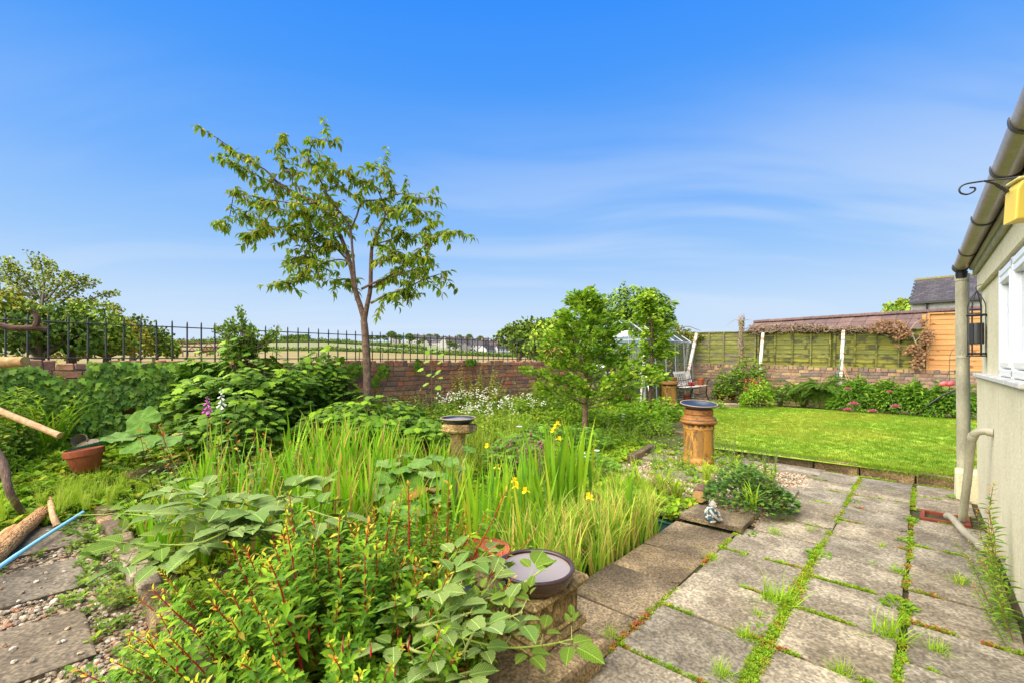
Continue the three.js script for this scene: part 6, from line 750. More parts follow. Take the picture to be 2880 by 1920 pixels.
{
  R = rngOf(407); const gs = [0, 1, 2].map(() => broadLeaf(.2, rr(.05, .09), rr(-.1, .15))), ms = [[.20, .37, .06], [.16, .33, .03], [.26, .43, .09]].map((c) => tintLeaf(...c, { map: T.mottle, bumpMap: T.lump, bumpScale: .01 })), rust = tintLeaf(.40, .20, .03, { map: T.mottle, bumpMap: null });
  const plant = (name, label, c, list) => { const t = thing(name, label, 'plant', c), st = new GB(); for (const [p, n, s, m] of list) { const q = p.clone().sub(c), o = part(t, 'leaf', pick(gs), m || pick(ms)); o.position.copy(q); o.quaternion.setFromUnitVectors(V(0, 1, 0), n.clone().normalize()); o.rotateY(rr(0, 6.28)); o.scale.setScalar(s); st.tube(smoothPts([V(rr(-.03, .03), 0, rr(-.03, .03)), q.clone().multiplyScalar(.5).add(V(0, .08, 0)), q], 3), [.012, .008], 5, [.22, .26, .07]); } part(t, 'stalks', st.geo(), M.stem); };
  const c1 = at(395, 1250, 4.6); c1.y = bedY(c1.x, c1.z); plant('rhubarb', 'rhubarb with one big pale ruffled leaf standing up by the ivy wall', c1, [[at(400, 1182, 4.5), V(.5, .55, .55), .78], [at(350, 1232, 4.4), V(.1, 1, .1), .9], [at(450, 1238, 4.45), V(.2, 1, .1), .9], [at(390, 1245, 4.3), V(.3, .9, .3), .8], [at(300, 1225, 5.0), V(0, 1, .2), .8]]);
  const c2 = V(-3.45, .03, -2.95), l2 = []; for (const [px, py, s, r] of [[1090, 1300, 1], [1130, 1320, 1], [1180, 1300, .9], [1080, 1340, .9], [1150, 1350, 1.0], [1210, 1330, .9], [1170, 1385, .8, 1], [1240, 1350, .8], [1120, 1390, 1], [1190, 1410, .9], [1240, 1400, .7], [1060, 1380, .9], [1215, 1375, .6, 1], [1270, 1300, .6], [1300, 1315, .55], [1100, 1430, .8], [1160, 1440, .8], [1320, 1262, .6], [1140, 1280, .7], [1225, 1290, .7]]) l2.push([at(px, py, 4.3 - (py - 1300) * .006 + rr(-.1, .1)), V(rr(-.2, .4), 1, rr(-.1, .5)), s * .62, r ? rust : null]); plant('butterbur', 'low broad rounded leaves with rusty patches beside the iris', c2, l2);
}
// ---- foxgloves
{
  R = rngOf(408); const fg = (label, px, py0, py1, Z, c) => { const b = at(px, py1, Z), y0 = bedY(b.x, b.z), t = thing('foxglove', label, 'foxglove', [b.x, y0, b.z]), s = new GB(), top = at(px, py0, Z).y - y0, low = b.y - y0; s.tube([V(0, 0, 0), V(.005, low, 0), V(0, top, 0)], [.006, .002], 5, [.16, .24, .05]); part(t, 'stem', s.geo(), M.stem); for (let k = 0; k < 12; k++) { const y = lerp(low, top, k / 12), a = k * 2.4, q = 1 - k / 16, g = new THREE.CylinderGeometry(.006 * q, .017 * q, .05 * q, 9, 1, true); g.translate(0, -.025 * q, 0); const o = part(t, 'bell', g, c); o.position.set(Math.cos(a) * .006, y, Math.sin(a) * .006); o.quaternion.copy(eul(0, -a, 0)).multiply(eul(0, 0, .85)); } };
  const pk = mat({ color: lin(.55, .06, .40), side: THREE.DoubleSide, roughness: .6 }), wh = mat({ color: lin(.75, .72, .62), side: THREE.DoubleSide, roughness: .6 }); fg('pink foxglove spike in front of the lobed leaves', 582, 1112, 1156, 4.6, pk); fg('white foxglove spike in front of the lobed leaves', 622, 1085, 1142, 4.7, wh); fg('magenta foxglove spike in the greenhouse doorway', 1779, 1020, 1046, 10.4, pk);
}
// ---- iris clump in the pond, blade by blade
{
  R = rngOf(409); const cols = [[.13, .30, .016], [.17, .36, .018], [.22, .41, .02], [.10, .25, .03]], gs = []; for (let k = 0; k < 12; k++) { const g = new GB(); g.blade(V(0, 0, 0), 0, 1, .048, rr(.0, .05), rr(.02, .35), vary(pick(cols), .12, .08), 6, .62); gs.push(g.geo()); } const yl = []; for (let k = 0; k < 3; k++) { const g = new GB(); g.blade(V(0, 0, 0), 0, 1, .036, .03, rr(.1, .3), [.33, .40, .03], 6, .6, [.36, .42, .04]); yl.push(g.geo()); }
  const iris = (label, c, rx, rz, n, h0, h1) => { const t = thing('iris_clump', label, 'iris', c); for (let k = 0; k < n; k++) { const a = rr(0, 6.28), f = Math.sqrt(R()), o = part(t, 'blade', R() < .1 ? pick(yl) : pick(gs), M.leaf), h = rr(h0, h1); o.position.set(Math.cos(a) * f * rx, 0, Math.sin(a) * f * rz); o.scale.set(h, h, h); o.quaternion.copy(eul(0, rr(0, 6.28), 0)).multiply(eul(0, 0, -rr(0, .26))); } return t; };
  iris('front row of tall flag iris blades in the pond', V(-2.35, -.1, -2.65), .33, .4, 62, .6, .9); iris('left group of flag iris blades beside the broad leaves', V(-2.75, -.05, -2.35), .24, .3, 36, .5, .75); iris('tallest flag iris blades at the back of the pond', V(-2.55, -.08, -3.65), .22, .3, 46, .8, 1.05); iris('flag iris blades behind the front row', V(-2.75, -.08, -3.1), .25, .3, 40, .6, .85); iris('short flag iris blades near the green pond rim', V(-1.95, -.08, -3.55), .14, .3, 16, .45, .7); iris('low flag iris blades behind the brown bowl', V(-2.05, -.08, -2.4), .22, .18, 24, .3, .5);
  const pet = leafGeo(LT.round, .05, .02, [.75, .55, .012]); const flower = (px, py, Z) => { const p = at(px, py, Z), y0 = -.05, t = thing('iris_flower', 'yellow flag iris flower on a tall stalk', 'flower', [p.x, y0, p.z], rr(0, 6), 'yellow flag iris flowers'), s = new GB(); s.tube([V(0, 0, 0), V(.01, (p.y - y0) * .6, 0), V(0, p.y - y0, 0)], [.005, .003], 5, [.20, .30, .03]); part(t, 'stalk', s.geo(), M.stem); for (let k = 0; k < 3; k++) { const a = k * 2.094; aim(part(t, 'petal', pet, M.leaf), V(0, p.y - y0, 0), V(Math.cos(a), -.35, Math.sin(a)), V(0, 1, 0), .85); aim(part(t, 'petal', pet, M.leaf), V(0, p.y - y0, 0), V(Math.cos(a + 1), 1.4, Math.sin(a + 1)), V(Math.cos(a), 0, Math.sin(a)), .6); } };
  for (const [px, py, Z] of [[1562, 1200, 4.7], [1568, 1190, 4.72], [1572, 1232, 4.6], [1555, 1210, 4.65], [1370, 1252, 4.4], [1396, 1312, 4.0], [1446, 1350, 3.6], [1452, 1366, 3.5], [1478, 1378, 3.4], [1660, 1398, 3.7], [1656, 1392, 3.75]]) flower(px, py, Z);
}
// ---- striped grass spilling over the pond edge
{
  R = rngOf(410); const mk = (n, h, w, sp, cs, bend) => { const g = new GB(); for (let k = 0; k < n; k++) { const a = rr(0, 6.28), r = sp * Math.sqrt(R()), c = vary(pick(cs), .18, .1); g.blade(V(Math.cos(a) * r, 0, Math.sin(a) * r), rr(0, 6.28), h * rr(.6, 1.15), w * rr(.7, 1.2), rr(.0, .3), rr(.1, bend), c, 6, .35, R() < .35 ? [.44, .48, .16] : c); } return g.geo(); }, cs = [[.16, .36, .02], [.21, .40, .03], [.31, .44, .07], [.14, .32, .02], [.44, .37, .13]], vs = [0, 1, 2, 3, 4].map(() => mk(18, .5, .017, .06, cs, 1.7)), t = thing('striped_grass', 'thick striped grass with straw coloured tips spilling over the pond edge', 'grass', [-1.9, -.06, -3.0]);
  for (let k = 0; k < 96; k++) { const o = part(t, 'tuft', pick(vs), M.leaf); o.position.set(rr(-.30, .2), 0, rr(-.72, .68)); o.rotation.y = rr(0, 6.28); o.scale.setScalar(rr(.65, 1.05)); }
  const gs = [0, 1, 2].map(() => mk(30, .4, .007, .05, [[.22, .38, .018], [.27, .43, .022], [.31, .42, .04]], 1.6)); const tuftAt = (name, label, c, n, rx, rz, s) => { const q = thing(name, label, 'grass', c); for (let k = 0; k < n; k++) { const o = part(q, 'tuft', pick(gs), M.leaf); o.position.set(rr(-rx, rx), 0, rr(-rz, rz)); o.rotation.y = rr(0, 6.28); o.scale.setScalar(s * rr(.6, 1.1)); } };
  tuftAt('meadow_grass', 'bright meadow grass behind the bird bath', V(-4.6, .1, -4.3), 46, .6, .6, 1.1); tuftAt('meadow_grass', 'meadow grass round the foot of the bird bath', V(-4.0, .05, -3.3), 34, .4, .4, .9); tuftAt('meadow_grass', 'grass growing between pond and gravel', V(-2.5, .0, -4.5), 24, .5, .25, .7); tuftAt('meadow_grass', 'soft grass on the mossy bank by the sticks', V(-5.3, .28, .0), 46, .45, .55, .55); tuftAt('meadow_grass', 'grass tufts below the tilted terracotta pot', V(-5.3, .28, -.6), 26, .35, .3, .5); tuftAt('meadow_grass', 'grass under the white valerian', V(-5.3, .15, -5.2), 40, .6, .8, 1.1); tuftAt('meadow_grass', 'grass at the foot of the slim fruit tree', V(-4.55, .06, -8.4), 30, .4, .5, .9);
}
// ---- white valerian, geranium leaves, geum
{
  R = rngOf(411); const op = { r: .003, stem: [.17, .24, .06], n: 9, per: 2, L: .06, W: .014, from: .1, leaf: LT.slim, cols: [[.17, .30, .025], [.22, .34, .03]], tips: [[.25, .36, .04]] }, gs = [0, 1, 2, 3].map(() => { const g = shootGeo(rr(.55, .75), op); return g; });
  const o = V(-5.15, .12, -5.2), t = thing('valerian', 'white flowering valerian with small round flower heads', 'plant', o), list = [], fl = new GB(), ico = new THREE.IcosahedronGeometry(1, 1); for (let k = 0; k < 70; k++) { const a = rr(0, 6.28), f = Math.sqrt(R()), p = V(Math.cos(a) * f * .75, 0, Math.sin(a) * f * 1.0), s = rr(.9, 1.3); list.push([p, a, f * .15, s]); const tip = p.clone().add(V(0, .62 * s, 0)); if (R() < .35) continue; for (let j = 0; j < 9; j++) fl.add(ico, mx(tip.clone().add(V(rr(-.06, .06), rr(-.06, .05), rr(-.06, .06))), eul(0, 0, 0), V(rr(.007, .016), rr(.006, .012), rr(.007, .016))), vary([.55, .53, .40], .15, .04)); } setShoots(t, 'shoot', gs, M.leaf, list); const ff = part(t, 'flower_heads', fl.geo(), M.stem); ff.userData.kind = 'stuff';
  const cg = [.075, .1].map((s) => leafGeo(LT.cut, s, s * .5)), cm = [[.13, .29, .016], [.17, .34, .02], [.10, .23, .016]].map((c) => tintLeaf(...c, { map: null, bumpMap: null })), ger = (label, c, rx, rz, h, n, extra) => { const q = thing('geranium', label, 'plant', c), st = new GB(), more = new GB(); for (let k = 0; k < n + extra; k++) { const a = rr(0, 6.28), f = Math.sqrt(R()), p = V(Math.cos(a) * f * rx, h * (1 - .6 * f * f) * rr(.7, 1.1), Math.sin(a) * f * rz), d = V(Math.cos(a) + rr(-.6, .6), rr(-.5, .2), Math.sin(a) + rr(-.6, .6)).normalize(), nn = V(rr(-.3, .3), 1, rr(-.2, .5)).normalize(); if (k < n) { aim(part(q, 'leaf', pick(cg), pick(cm)), p, d, nn, rr(.8, 1.3)); st.tube([V(p.x * .5, 0, p.z * .5), p], [.003, .002], 4, [.14, .2, .04]); } else more.leaf(LT.cut, p.multiplyScalar(.93), d, nn, .08, .04, vary([.12, .25, .018])); } part(q, 'stalks', st.geo(), M.stem); const w = part(q, 'lower_leaves', more.geo(), M.leaf); w.userData.kind = 'stuff'; };
  ger('mound of deeply cut geranium leaves right of the bird bath', V(-3.75, .03, -4.35), .5, .55, .5, 150, 500); ger('cut leaved plants at the foot of the evergreen tree', V(-4.1, .03, -6.1), .55, .6, .38, 110, 500); ger('cut leaved plants between iris and gravel', V(-3.2, .0, -5.0), .4, .4, .26, 80, 300); ger('leafy mound in front of the evergreen trunk', V(-4.5, .05, -5.7), .5, .5, .42, 90, 300);
  const gq = V(-3.2, .02, -3.95), gt = thing('geum', 'nodding dark red geum flower heads on thin stalks behind the iris', 'plant', gq), gst = new GB(), gh = new GB(); for (let k = 0; k < 70; k++) { const p = V(rr(-.42, .42), rr(.32, .62), rr(-.42, .42)); gst.tube(smoothPts([V(p.x * .6, 0, p.z * .6), p.clone().multiply(V(1, .8, 1)), p, p.clone().add(V(.012, -.01, 0))], 2), .0016, 3, [.16, .08, .05]); gh.add(ico, mx(p.clone().add(V(.012, -.02, 0)), eul(0, 0, 0), V(.013, .014, .013)), vary([.19, .07, .075], .25, .1)); } part(gt, 'stalks', gst.geo(), M.stem); part(gt, 'flower_heads', gh.geo(), M.stem).userData.kind = 'stuff';
  // single white flowers
  for (const [px, py, Z] of [[1460, 1200, 5.5], [1638, 1275, 5.0], [1678, 1268, 5.1], [1755, 1165, 8.0], [1752, 1172, 7.9], [1640, 1285, 5.0]]) { const p = at(px, py, Z), q = thing('white_flower', 'single white flower on a thin stalk in the middle bed', 'flower', [p.x, .02, p.z], 0, 'single white flowers'), st = new GB(); st.tube([V(0, 0, 0), V(0, p.y - .02, 0)], .002, 4, [.15, .22, .05]); part(q, 'stalk', st.geo(), M.stem); for (let k = 0; k < 5; k++) { const a = k * 1.257; aim(part(q, 'petal', leafGeo(LT.round, .04, .018, [.75, .74, .66]), M.stem), V(0, p.y - .02, 0), V(Math.cos(a), .35, Math.sin(a)), V(0, 1, 0), 1); } }
}
// ================================================================ back bed, planted corner, weeds and cover
function dome(name, label, category, c, rx, rz, h, n, Tm, L, W, cols, extra = {}) {
  const t = thing(name, label, category, c, 0, extra.group), st = new GB(), lf = new GB();
  for (let k = 0; k < (extra.stems ?? 16); k++) { const a = rr(0, 6.28), f = rr(.2, .8); st.tube([V(Math.cos(a) * .05, -.03, Math.sin(a) * .05), V(Math.cos(a) * f * rx * .6, h * .5, Math.sin(a) * f * rz * .6), V(Math.cos(a) * f * rx, h * (1 - .4 * f), Math.sin(a) * f * rz)], [.008, .003], 4, extra.stem ?? [.11, .09, .05]); }
  for (let k = 0; k < n; k++) { const a = rr(0, 6.28), u = Math.sqrt(R()), top = h * Math.sqrt(Math.max(.04, 1 - u * u)) * (.6 + .75 * vnoise(Math.cos(a) * u * 3 + 9 + c.x, Math.sin(a) * u * 3 + 9, 0, 3)), y = top * Math.pow(rr(.1, 1), .5), p = V(Math.cos(a) * u * rx, y, Math.sin(a) * u * rz), d = V(Math.cos(a) * u + rr(-.7, .7), rr(-.4, .7), Math.sin(a) * u + rr(-.7, .7)).normalize(); lf.leaf(Tm, p, d, V(rr(-.5, .5), 1, rr(-.5, .5)).normalize(), L * rr(.7, 1.25), W * rr(.7, 1.25), vary(pick(cols), .22, .12)); }
  part(t, 'stems', st.geo(), M.stem); part(t, 'foliage', lf.geo(), M.leaf); return t;
}
R = rngOf(500);
const bk = (px, py, y, z) => { const p = onZ(px, py, z); p.y = y; return p; }, dk = [[.09, .19, .016], [.12, .23, .018], [.07, .15, .014], [.15, .27, .02]], br5 = [[.18, .34, .016], [.23, .39, .02], [.14, .28, .016]];
dome('laurel_bush', 'dark spreading bush against the boundary wall beside the flower pots', 'shrub', bk(2085, 1100, .28, -13.7), .75, .5, 1.15, 2200, LT.ovate, .085, .03, dk);
dome('leafy_shrub', 'leafy border shrub between pieris and fern', 'shrub', bk(2195, 1110, .28, -13.6), .6, .45, .52, 1200, LT.ovate, .07, .024, dk);
dome('leafy_shrub', 'dark leaves filling the border behind the fern', 'shrub', bk(2260, 1110, .28, -13.8), .5, .4, .48, 700, LT.ovate, .07, .024, dk);
{ const p = bk(2128, 1140, .27, -12.75), t = dome('pieris', 'young pieris with red new leaves standing on the lawn edge', 'shrub', p, .36, .36, .62, 620, LT.slim, .09, .02, br5), g = new GB(); for (let k = 0; k < 90; k++) { const q = at(2118 + rr(-26, 26), 1085 + rr(-20, 16), 11.9 + rr(-.1, .1)).sub(p); g.leaf(LT.slim, q, V(rr(-1, 1), rr(-.2, 1), rr(-1, 1)).normalize(), V(0, 1, 0), rr(.06, .1), .02, vary([.34, .085, .05], .3, .2)); } for (let k = 0; k < 14; k++) g.leaf(LT.slim, at(2140 + rr(-12, 12), 1122 + rr(-10, 14), 11.8).sub(p), rdir(), V(0, 1, 0), .09, .02, vary([.38, .10, .04])); for (let k = 0; k < 180; k++) g.leaf(LT.slim, at(2120 + rr(-25, 25), 1100 + rr(-22, 20), 11.95).sub(p), rdir(), V(0, 1, 0), .08, .02, vary([.20, .34, .03])); part(t, 'new_leaves', g.geo(), M.leaf, 'red and lime new leaves'); }
{ // fern with arching fronds
  const p = bk(2318, 1145, .27, -13.55), t = thing('fern', 'big fern with arching feathery fronds in the back border', 'fern', p); const frond = () => { const g = new GB(), L = rr(.75, 1.0), c = smoothPts([V(0, 0, 0), V(L * .2, L * .5, 0), V(L * .5, L * .75, 0), V(L * .8, L * .72, 0), V(L * .98, L * .6, 0)], 6); g.tube(c, [.006, .002], 4, [.13, .18, .04]); c.forEach((q, k) => { const f = k / c.length; if (f < .12) return; const w = .115 * Math.sin(Math.PI * Math.pow(f, .7)) + .015, ax = c[Math.min(c.length - 1, k + 1)].clone().sub(c[Math.max(0, k - 1)]).normalize(); for (const s of [-1, 1]) for (const o of [0, .5]) { const q2 = q.clone().addScaledVector(ax, o * .045); g.leaf(LT.quick, q2, V(ax.x * .45, ax.y * .45 - .12, s).normalize(), V(-ax.y, ax.x, 0).normalize(), w, .0065, vary(pick([[.05, .13, .012], [.07, .165, .014], [.09, .19, .015]]), .15)); } }); return g.geo(); }, fr = [0, 1, 2, 3].map(frond);
  for (let k = 0; k < 58; k++) { const o = part(t, 'frond', pick(fr), M.leaf), a = k * 2.4 + rr(-.3, .3); o.position.set(Math.cos(a) * .12 + rr(-.25, .25), 0, Math.sin(a) * .1); o.rotation.y = a; o.rotation.z = rr(-.15, .35); o.scale.setScalar(rr(.6, 1.0)); } }
{ // peonies
  const pg = [.10, .13].map((s) => leafGeo(LT.slim, s, s * .2)), pt = (label, px, z, rx, n) => dome('peony', label, 'peony', bk(px, 1150, .27, z), rx, .42, .62, n, LT.slim, .13, .022, [[.09, .22, .016], [.12, .26, .018], [.07, .17, .015], [.15, .29, .02]]);
  pt('peony bush with pink flowers beside the fern', 2420, -13.4, .6, 2300); pt('peony bush between two others below the climber', 2520, -13.4, .6, 2100); pt('peony bush below the orange fence panel', 2610, -13.35, .6, 2100); pt('peony bush half hidden by the downpipe', 2690, -13.3, .55, 1500);
  const petal = leafGeo(LT.round, .06, .028), pm = [[.62, .13, .24], [.70, .24, .34], [.55, .08, .17]].map((c) => leafMat({ vertexColors: false, color: lin(...c) }));
  for (const [px, py, z, s] of [[2384, 1094, -12.9, 1.3], [2402, 1137, -12.4, 1.7], [2385, 1153, -12.3, 1.4], [2455, 1157, -12.3, 1.4], [2519, 1144, -12.4, 1.5], [2503, 1102, -12.9, 1.1]]) { const p = onZ(px, py, z), t = thing('peony_flower', 'double pink peony flower in the back border', 'flower', [p.x, .27, p.z], 0, 'pink peony flowers'), st = new GB(); st.tube([V(.1, 0, -.1), V(0, p.y - .27, 0)], .005, 4, [.12, .2, .05]); part(t, 'stalk', st.geo(), M.stem); for (let k = 0; k < 22; k++) { const a = k * 2.4, up = lerp(.05, 2.2, k / 22); aim(part(t, 'petal', petal, pm[k < 9 ? 1 : k < 16 ? 0 : 2]), V(0, p.y - .27, 0), V(Math.cos(a), up, Math.sin(a)), V(-Math.cos(a) * up, 1, -Math.sin(a) * up), s * lerp(1.15, .7, k / 22)); } } }
{ // dead climber along the fence top
  const o = V(-1.5, 2.0, -14.35), t = thing('dead_climber', 'tangle of dry brown climber hanging over the fence by the orange panel', 'climber', o), w = new GB(), lf = new GB(), dc = [[.14, .065, .02], [.18, .085, .027], [.11, .05, .018], [.21, .11, .04]];
  const put = (px, py, dz = 0) => onZ(px, py, -14.32 + dz).sub(o); const trunk = smoothPts([put(2600, 1030), put(2590, 990), put(2575, 960), put(2560, 930), put(2530, 905)], 4); w.tube(trunk, [.022, .01], 6, [.34, .26, .17]); for (const [a, b, c2] of [[2575, 960, [2620, 920]], [2560, 930, [2500, 945]], [2590, 990, [2540, 985]], [2595, 1000, [2620, 960]], [2560, 930, [2590, 900]], [2500, 945, [2460, 930]]]) w.tube(smoothPts([put(a, b), put((a + c2[0]) / 2 + rr(-6, 6), (b + c2[1]) / 2 + rr(-6, 6)), put(...c2)], 3), [.012, .004], 4, [.34, .26, .17]);
  const dens = (px, py) => { const cx = px < 2500 ? 918 : 925; if (py < 965 && px > 2445 && px < 2625) return Math.abs(py - lerp(912, 918, (px - 2445) / 180)) < 22 || (px > 2515 && py > 900); const l = lerp(2520, 2572, (py - 965) / 70), r = lerp(2612, 2600, (py - 965) / 70); return px > l && px < r; };
  for (let k = 0; k < 2600; k++) { const px = rr(2440, 2630), py = rr(898, 1038); if (!dens(px, py) || vnoise(px * .05, py * .05, 0, 3) < .34) continue; lf.leaf(LT.ovate, put(px, py, rr(0, .16)), V(rr(-1, 1), rr(-1, .3), rr(-.2, .8)).normalize(), V(rr(-.5, .5), .5, 1).normalize(), rr(.04, .075), rr(.018, .03), vary(pick(dc))); }
  part(t, 'stems', w.geo(), M.stem); part(t, 'dry_leaves', lf.geo(), M.stem);
  const o2 = V(-4.0, 2.25, -14.4), t2 = thing('dead_twigs', 'grey brown mat of dead twigs along the top of the fence', 'twigs', o2), w2 = new GB(), q2 = (px, py) => onZ(px, py, -14.38 + rr(-.1, .12)).sub(o2); for (let k = 0; k < 900; k++) { const px = rr(2108, 2460), u = (px - 2108) / 352, th = lerp(22, 8, sstep(.3, .8, u)), y0 = lerp(934, 925, u) - rr(0, th) + 5, a = [px, y0], b = [px + rr(-22, 22), y0 + rr(-8, 8)]; w2.tube([q2(...a), q2((a[0] + b[0]) / 2 + rr(-5, 5), (a[1] + b[1]) / 2 - rr(-3, 8)), q2(...b)], [.010, .005], 3, vary([.22, .15, .09], .3, .1)); } part(t2, 'twigs', w2.geo(), M.stem);
  const o3 = onZ(2086, 1010, -14.2), t3 = thing('vine_post', 'grey post wrapped in a dead vine rising above the fence', 'post', o3), w3 = new GB(); const ps = part(t3, 'post', cbox(.075, 1.2, .075, .005), gwd[0]); ps.position.y = .52; for (let k = 0; k < 46; k++) { const y = rr(.0, 1.12), a = rr(0, 6.28); w3.tube(smoothPts([0, 1, 2, 3].map((j) => V(Math.cos(a + j) * rr(.05, .1), y + j * rr(.0, .12), Math.sin(a + j) * rr(.05, .1))), 2), [.009, .004], 4, vary([.28, .19, .12])); } for (let k = 0; k < 9; k++) { const a = rr(0, 6.28); w3.tube(smoothPts([V(0, 1.08, 0), V(Math.cos(a) * .2, 1.14, Math.sin(a) * .1), V(Math.cos(a) * .4, 1.05 + rr(-.1, .1), Math.sin(a) * .1)], 3), [.006, .002], 3, [.28, .19, .12]); } part(t3, 'vine', w3.geo(), M.stem);
}
// ---- under the fruit tree, by bench, inside the greenhouse
dome('cranesbill', 'fresh green leafy plants under the slim fruit tree', 'plant', V(-4.35, .07, -8.7), .55, .8, .5, 1700, LT.maple, .07, .04, br5); dome('cranesbill', 'leafy plants between fruit tree and far chimney pot', 'plant', V(-4.6, .12, -9.9), .6, .7, .5, 1300, LT.maple, .07, .04, br5); dome('cranesbill', 'low leaves along the stone edge of the fruit tree bed', 'plant', V(-3.75, .05, -8.1), .35, .5, .3, 700, LT.ovate, .05, .02, br5);
dome('leafy_weeds', 'weeds in front of the greenhouse door', 'weeds', V(-5.9, .3, -10.0), .7, .5, .45, 1000, LT.ovate, .07, .025, br5); dome('leafy_weeds', 'weeds between the evergreen tree and the brick wall', 'weeds', V(-6.2, .35, -8.2), .7, 1.2, .5, 1600, LT.ovate, .07, .025, dk); dome('leafy_weeds', 'weeds behind the evergreen trunk', 'weeds', V(-5.2, .15, -7.9), .6, .8, .42, 1300, LT.ovate, .06, .022, br5); dome('leafy_weeds', 'weeds at the corner of lawn and bench', 'weeds', V(-4.0, .25, -11.9), .35, .3, .22, 300, LT.ovate, .05, .02, br5);
{ const t = thing('tomato_plant', 'tall plants with yellow flowers growing inside the greenhouse', 'plant', [-5.65, .32, -12.6]), st = new GB(), lf = new GB(), fl = new GB(), ico = new THREE.IcosahedronGeometry(1, 0); for (let k = 0; k < 1900; k++) { const p = V(rr(-.35, .3), rr(.05, 1.55), rr(-1.2, 1.3)); lf.leaf(LT.cut, p, rdir(), rdir(), rr(.06, .1), .03, vary([.06, .12, .03])); } for (let k = 0; k < 46; k++) fl.add(ico, mx(V(rr(.1, .33), rr(.5, 1.4), rr(-.3, .9)), eul(0, 0, 0), .024), vary([.75, .5, .03])); for (let k = 0; k < 12; k++) st.tube([V(rr(-.2, .2), 0, rr(-1, 1)), V(rr(-.2, .2), 1.5, rr(-1, 1))], .008, 4, [.12, .15, .05]); part(t, 'stems', st.geo(), M.stem); part(t, 'foliage', lf.geo(), M.leaf); part(t, 'flowers', fl.geo(), M.stem); }
// ---- planted corner beside the patio
{
  const c = V(-1.28, .05, -4.84); dome('corner_ivy', 'mound of small ivy leaves behind the painted ornament', 'ivy', c, .42, .36, .30, 1700, LT.ivy, .045, .024, [[.05, .13, .025], [.08, .18, .03], [.11, .22, .03], [.04, .10, .02]]); dome('corner_ivy', 'rusty bronze foliage at the patio edge of the ivy mound', 'plant', gp(2165, 1420, .06).setY(.03), .14, .14, .2, 330, LT.quick, .03, .008, [[.30, .14, .04], [.22, .10, .03], [.14, .18, .03]]);
  const strap = (name, label, p, n, L, w, cols, bend) => { const g = new GB(); for (let k = 0; k < n; k++) g.blade(V(rr(-.04, .04), 0, rr(-.04, .04)), rr(0, 6.28), L * rr(.6, 1.15), w * rr(.8, 1.2), rr(.15, .7), rr(.8, bend), vary(pick(cols), .18, .1), 7, .4); return solo(name, g.geo(), M.leaf, label, 'plant', null, null, p); }, ly = [[.22, .34, .025], [.28, .38, .04], [.17, .29, .02]];
  strap('strap_plant', 'strappy leaved plant arching over the ivy mound', gp(2112, 1435, .08).setY(.1), 16, .3, .016, br5, 1.8); strap('strap_plant', 'yellowish strap leaves hanging over the dark log', gp(1905, 1400, .02).setY(.02), 34, .36, .012, ly, 2.0); strap('strap_plant', 'yellow green strap leaves left of the sawn log', gp(1860, 1385, .02).setY(.02), 40, .4, .012, ly, 2.0); strap('strap_plant', 'strap leaves between log and chimney pot', gp(1990, 1345, .02).setY(.0), 36, .32, .010, ly, 1.6); strap('strap_plant', 'narrow strap leaves behind the ivy mound', gp(2070, 1350, .02).setY(.0), 36, .3, .010, ly, 1.5); strap('strap_plant', 'strap leaves beside the pond end slab', gp(1790, 1365, .0).setY(.0), 30, .4, .011, ly, 1.6); strap('strap_plant', 'strap leaves at the gravel edge of the ivy mound', gp(2200, 1440, .0).setY(.0), 22, .2, .009, ly, 1.6);
  const stalks = (label, px0, px1, py, y, n, h) => { const a = gp((px0 + px1) / 2, py, y); a.y = y; const t = thing('seed_stalks', label, 'weeds', a), st = new GB(), hd = new GB(); for (let k = 0; k < n; k++) { const p = gp(rr(px0, px1), py + rr(-16, 16), y).sub(a); p.y = 0; const L = h * rr(.6, 1.1), e = p.clone().add(V(rr(-.06, .06), L, rr(-.06, .06))); st.tube([p, p.clone().lerp(e, .5).add(V(rr(-.01, .01), 0, 0)), e], [.003, .0015], 4, [.14, .20, .04]); for (let j = 0; j < 26; j++) hd.leaf(LT.quick, p.clone().lerp(e, rr(.5, 1)).add(V(rr(-.012, .012), 0, rr(-.012, .012))), rdir(), rdir(), .012, .005, vary([.12, .17, .06], .3)); for (let j = 0; j < 5; j++) hd.leaf(LT.slim, p.clone().lerp(e, rr(0, .4)), V(rr(-1, 1), .6, rr(-1, 1)).normalize(), V(0, 1, 0), .08, .01, vary(pick(br5))); } part(t, 'stalks', st.geo(), M.stem); part(t, 'seed_heads', hd.geo(), M.leaf); };
  stalks('thin seeding weed stalks left of the near chimney pot', 1830, 1940, 1330, 0, 26, .42); stalks('tall seeding weed stalks right of the near chimney pot', 2000, 2080, 1320, 0, 16, .5); stalks('seeding weed stalks behind the ivy mound', 2060, 2180, 1350, 0, 26, .4); stalks('thin stalks along the stone edge near the fruit tree', 1800, 1920, 1235, .02, 26, .4); stalks('stalks beside the evergreen trunk', 1700, 1790, 1250, .02, 22, .45);
}
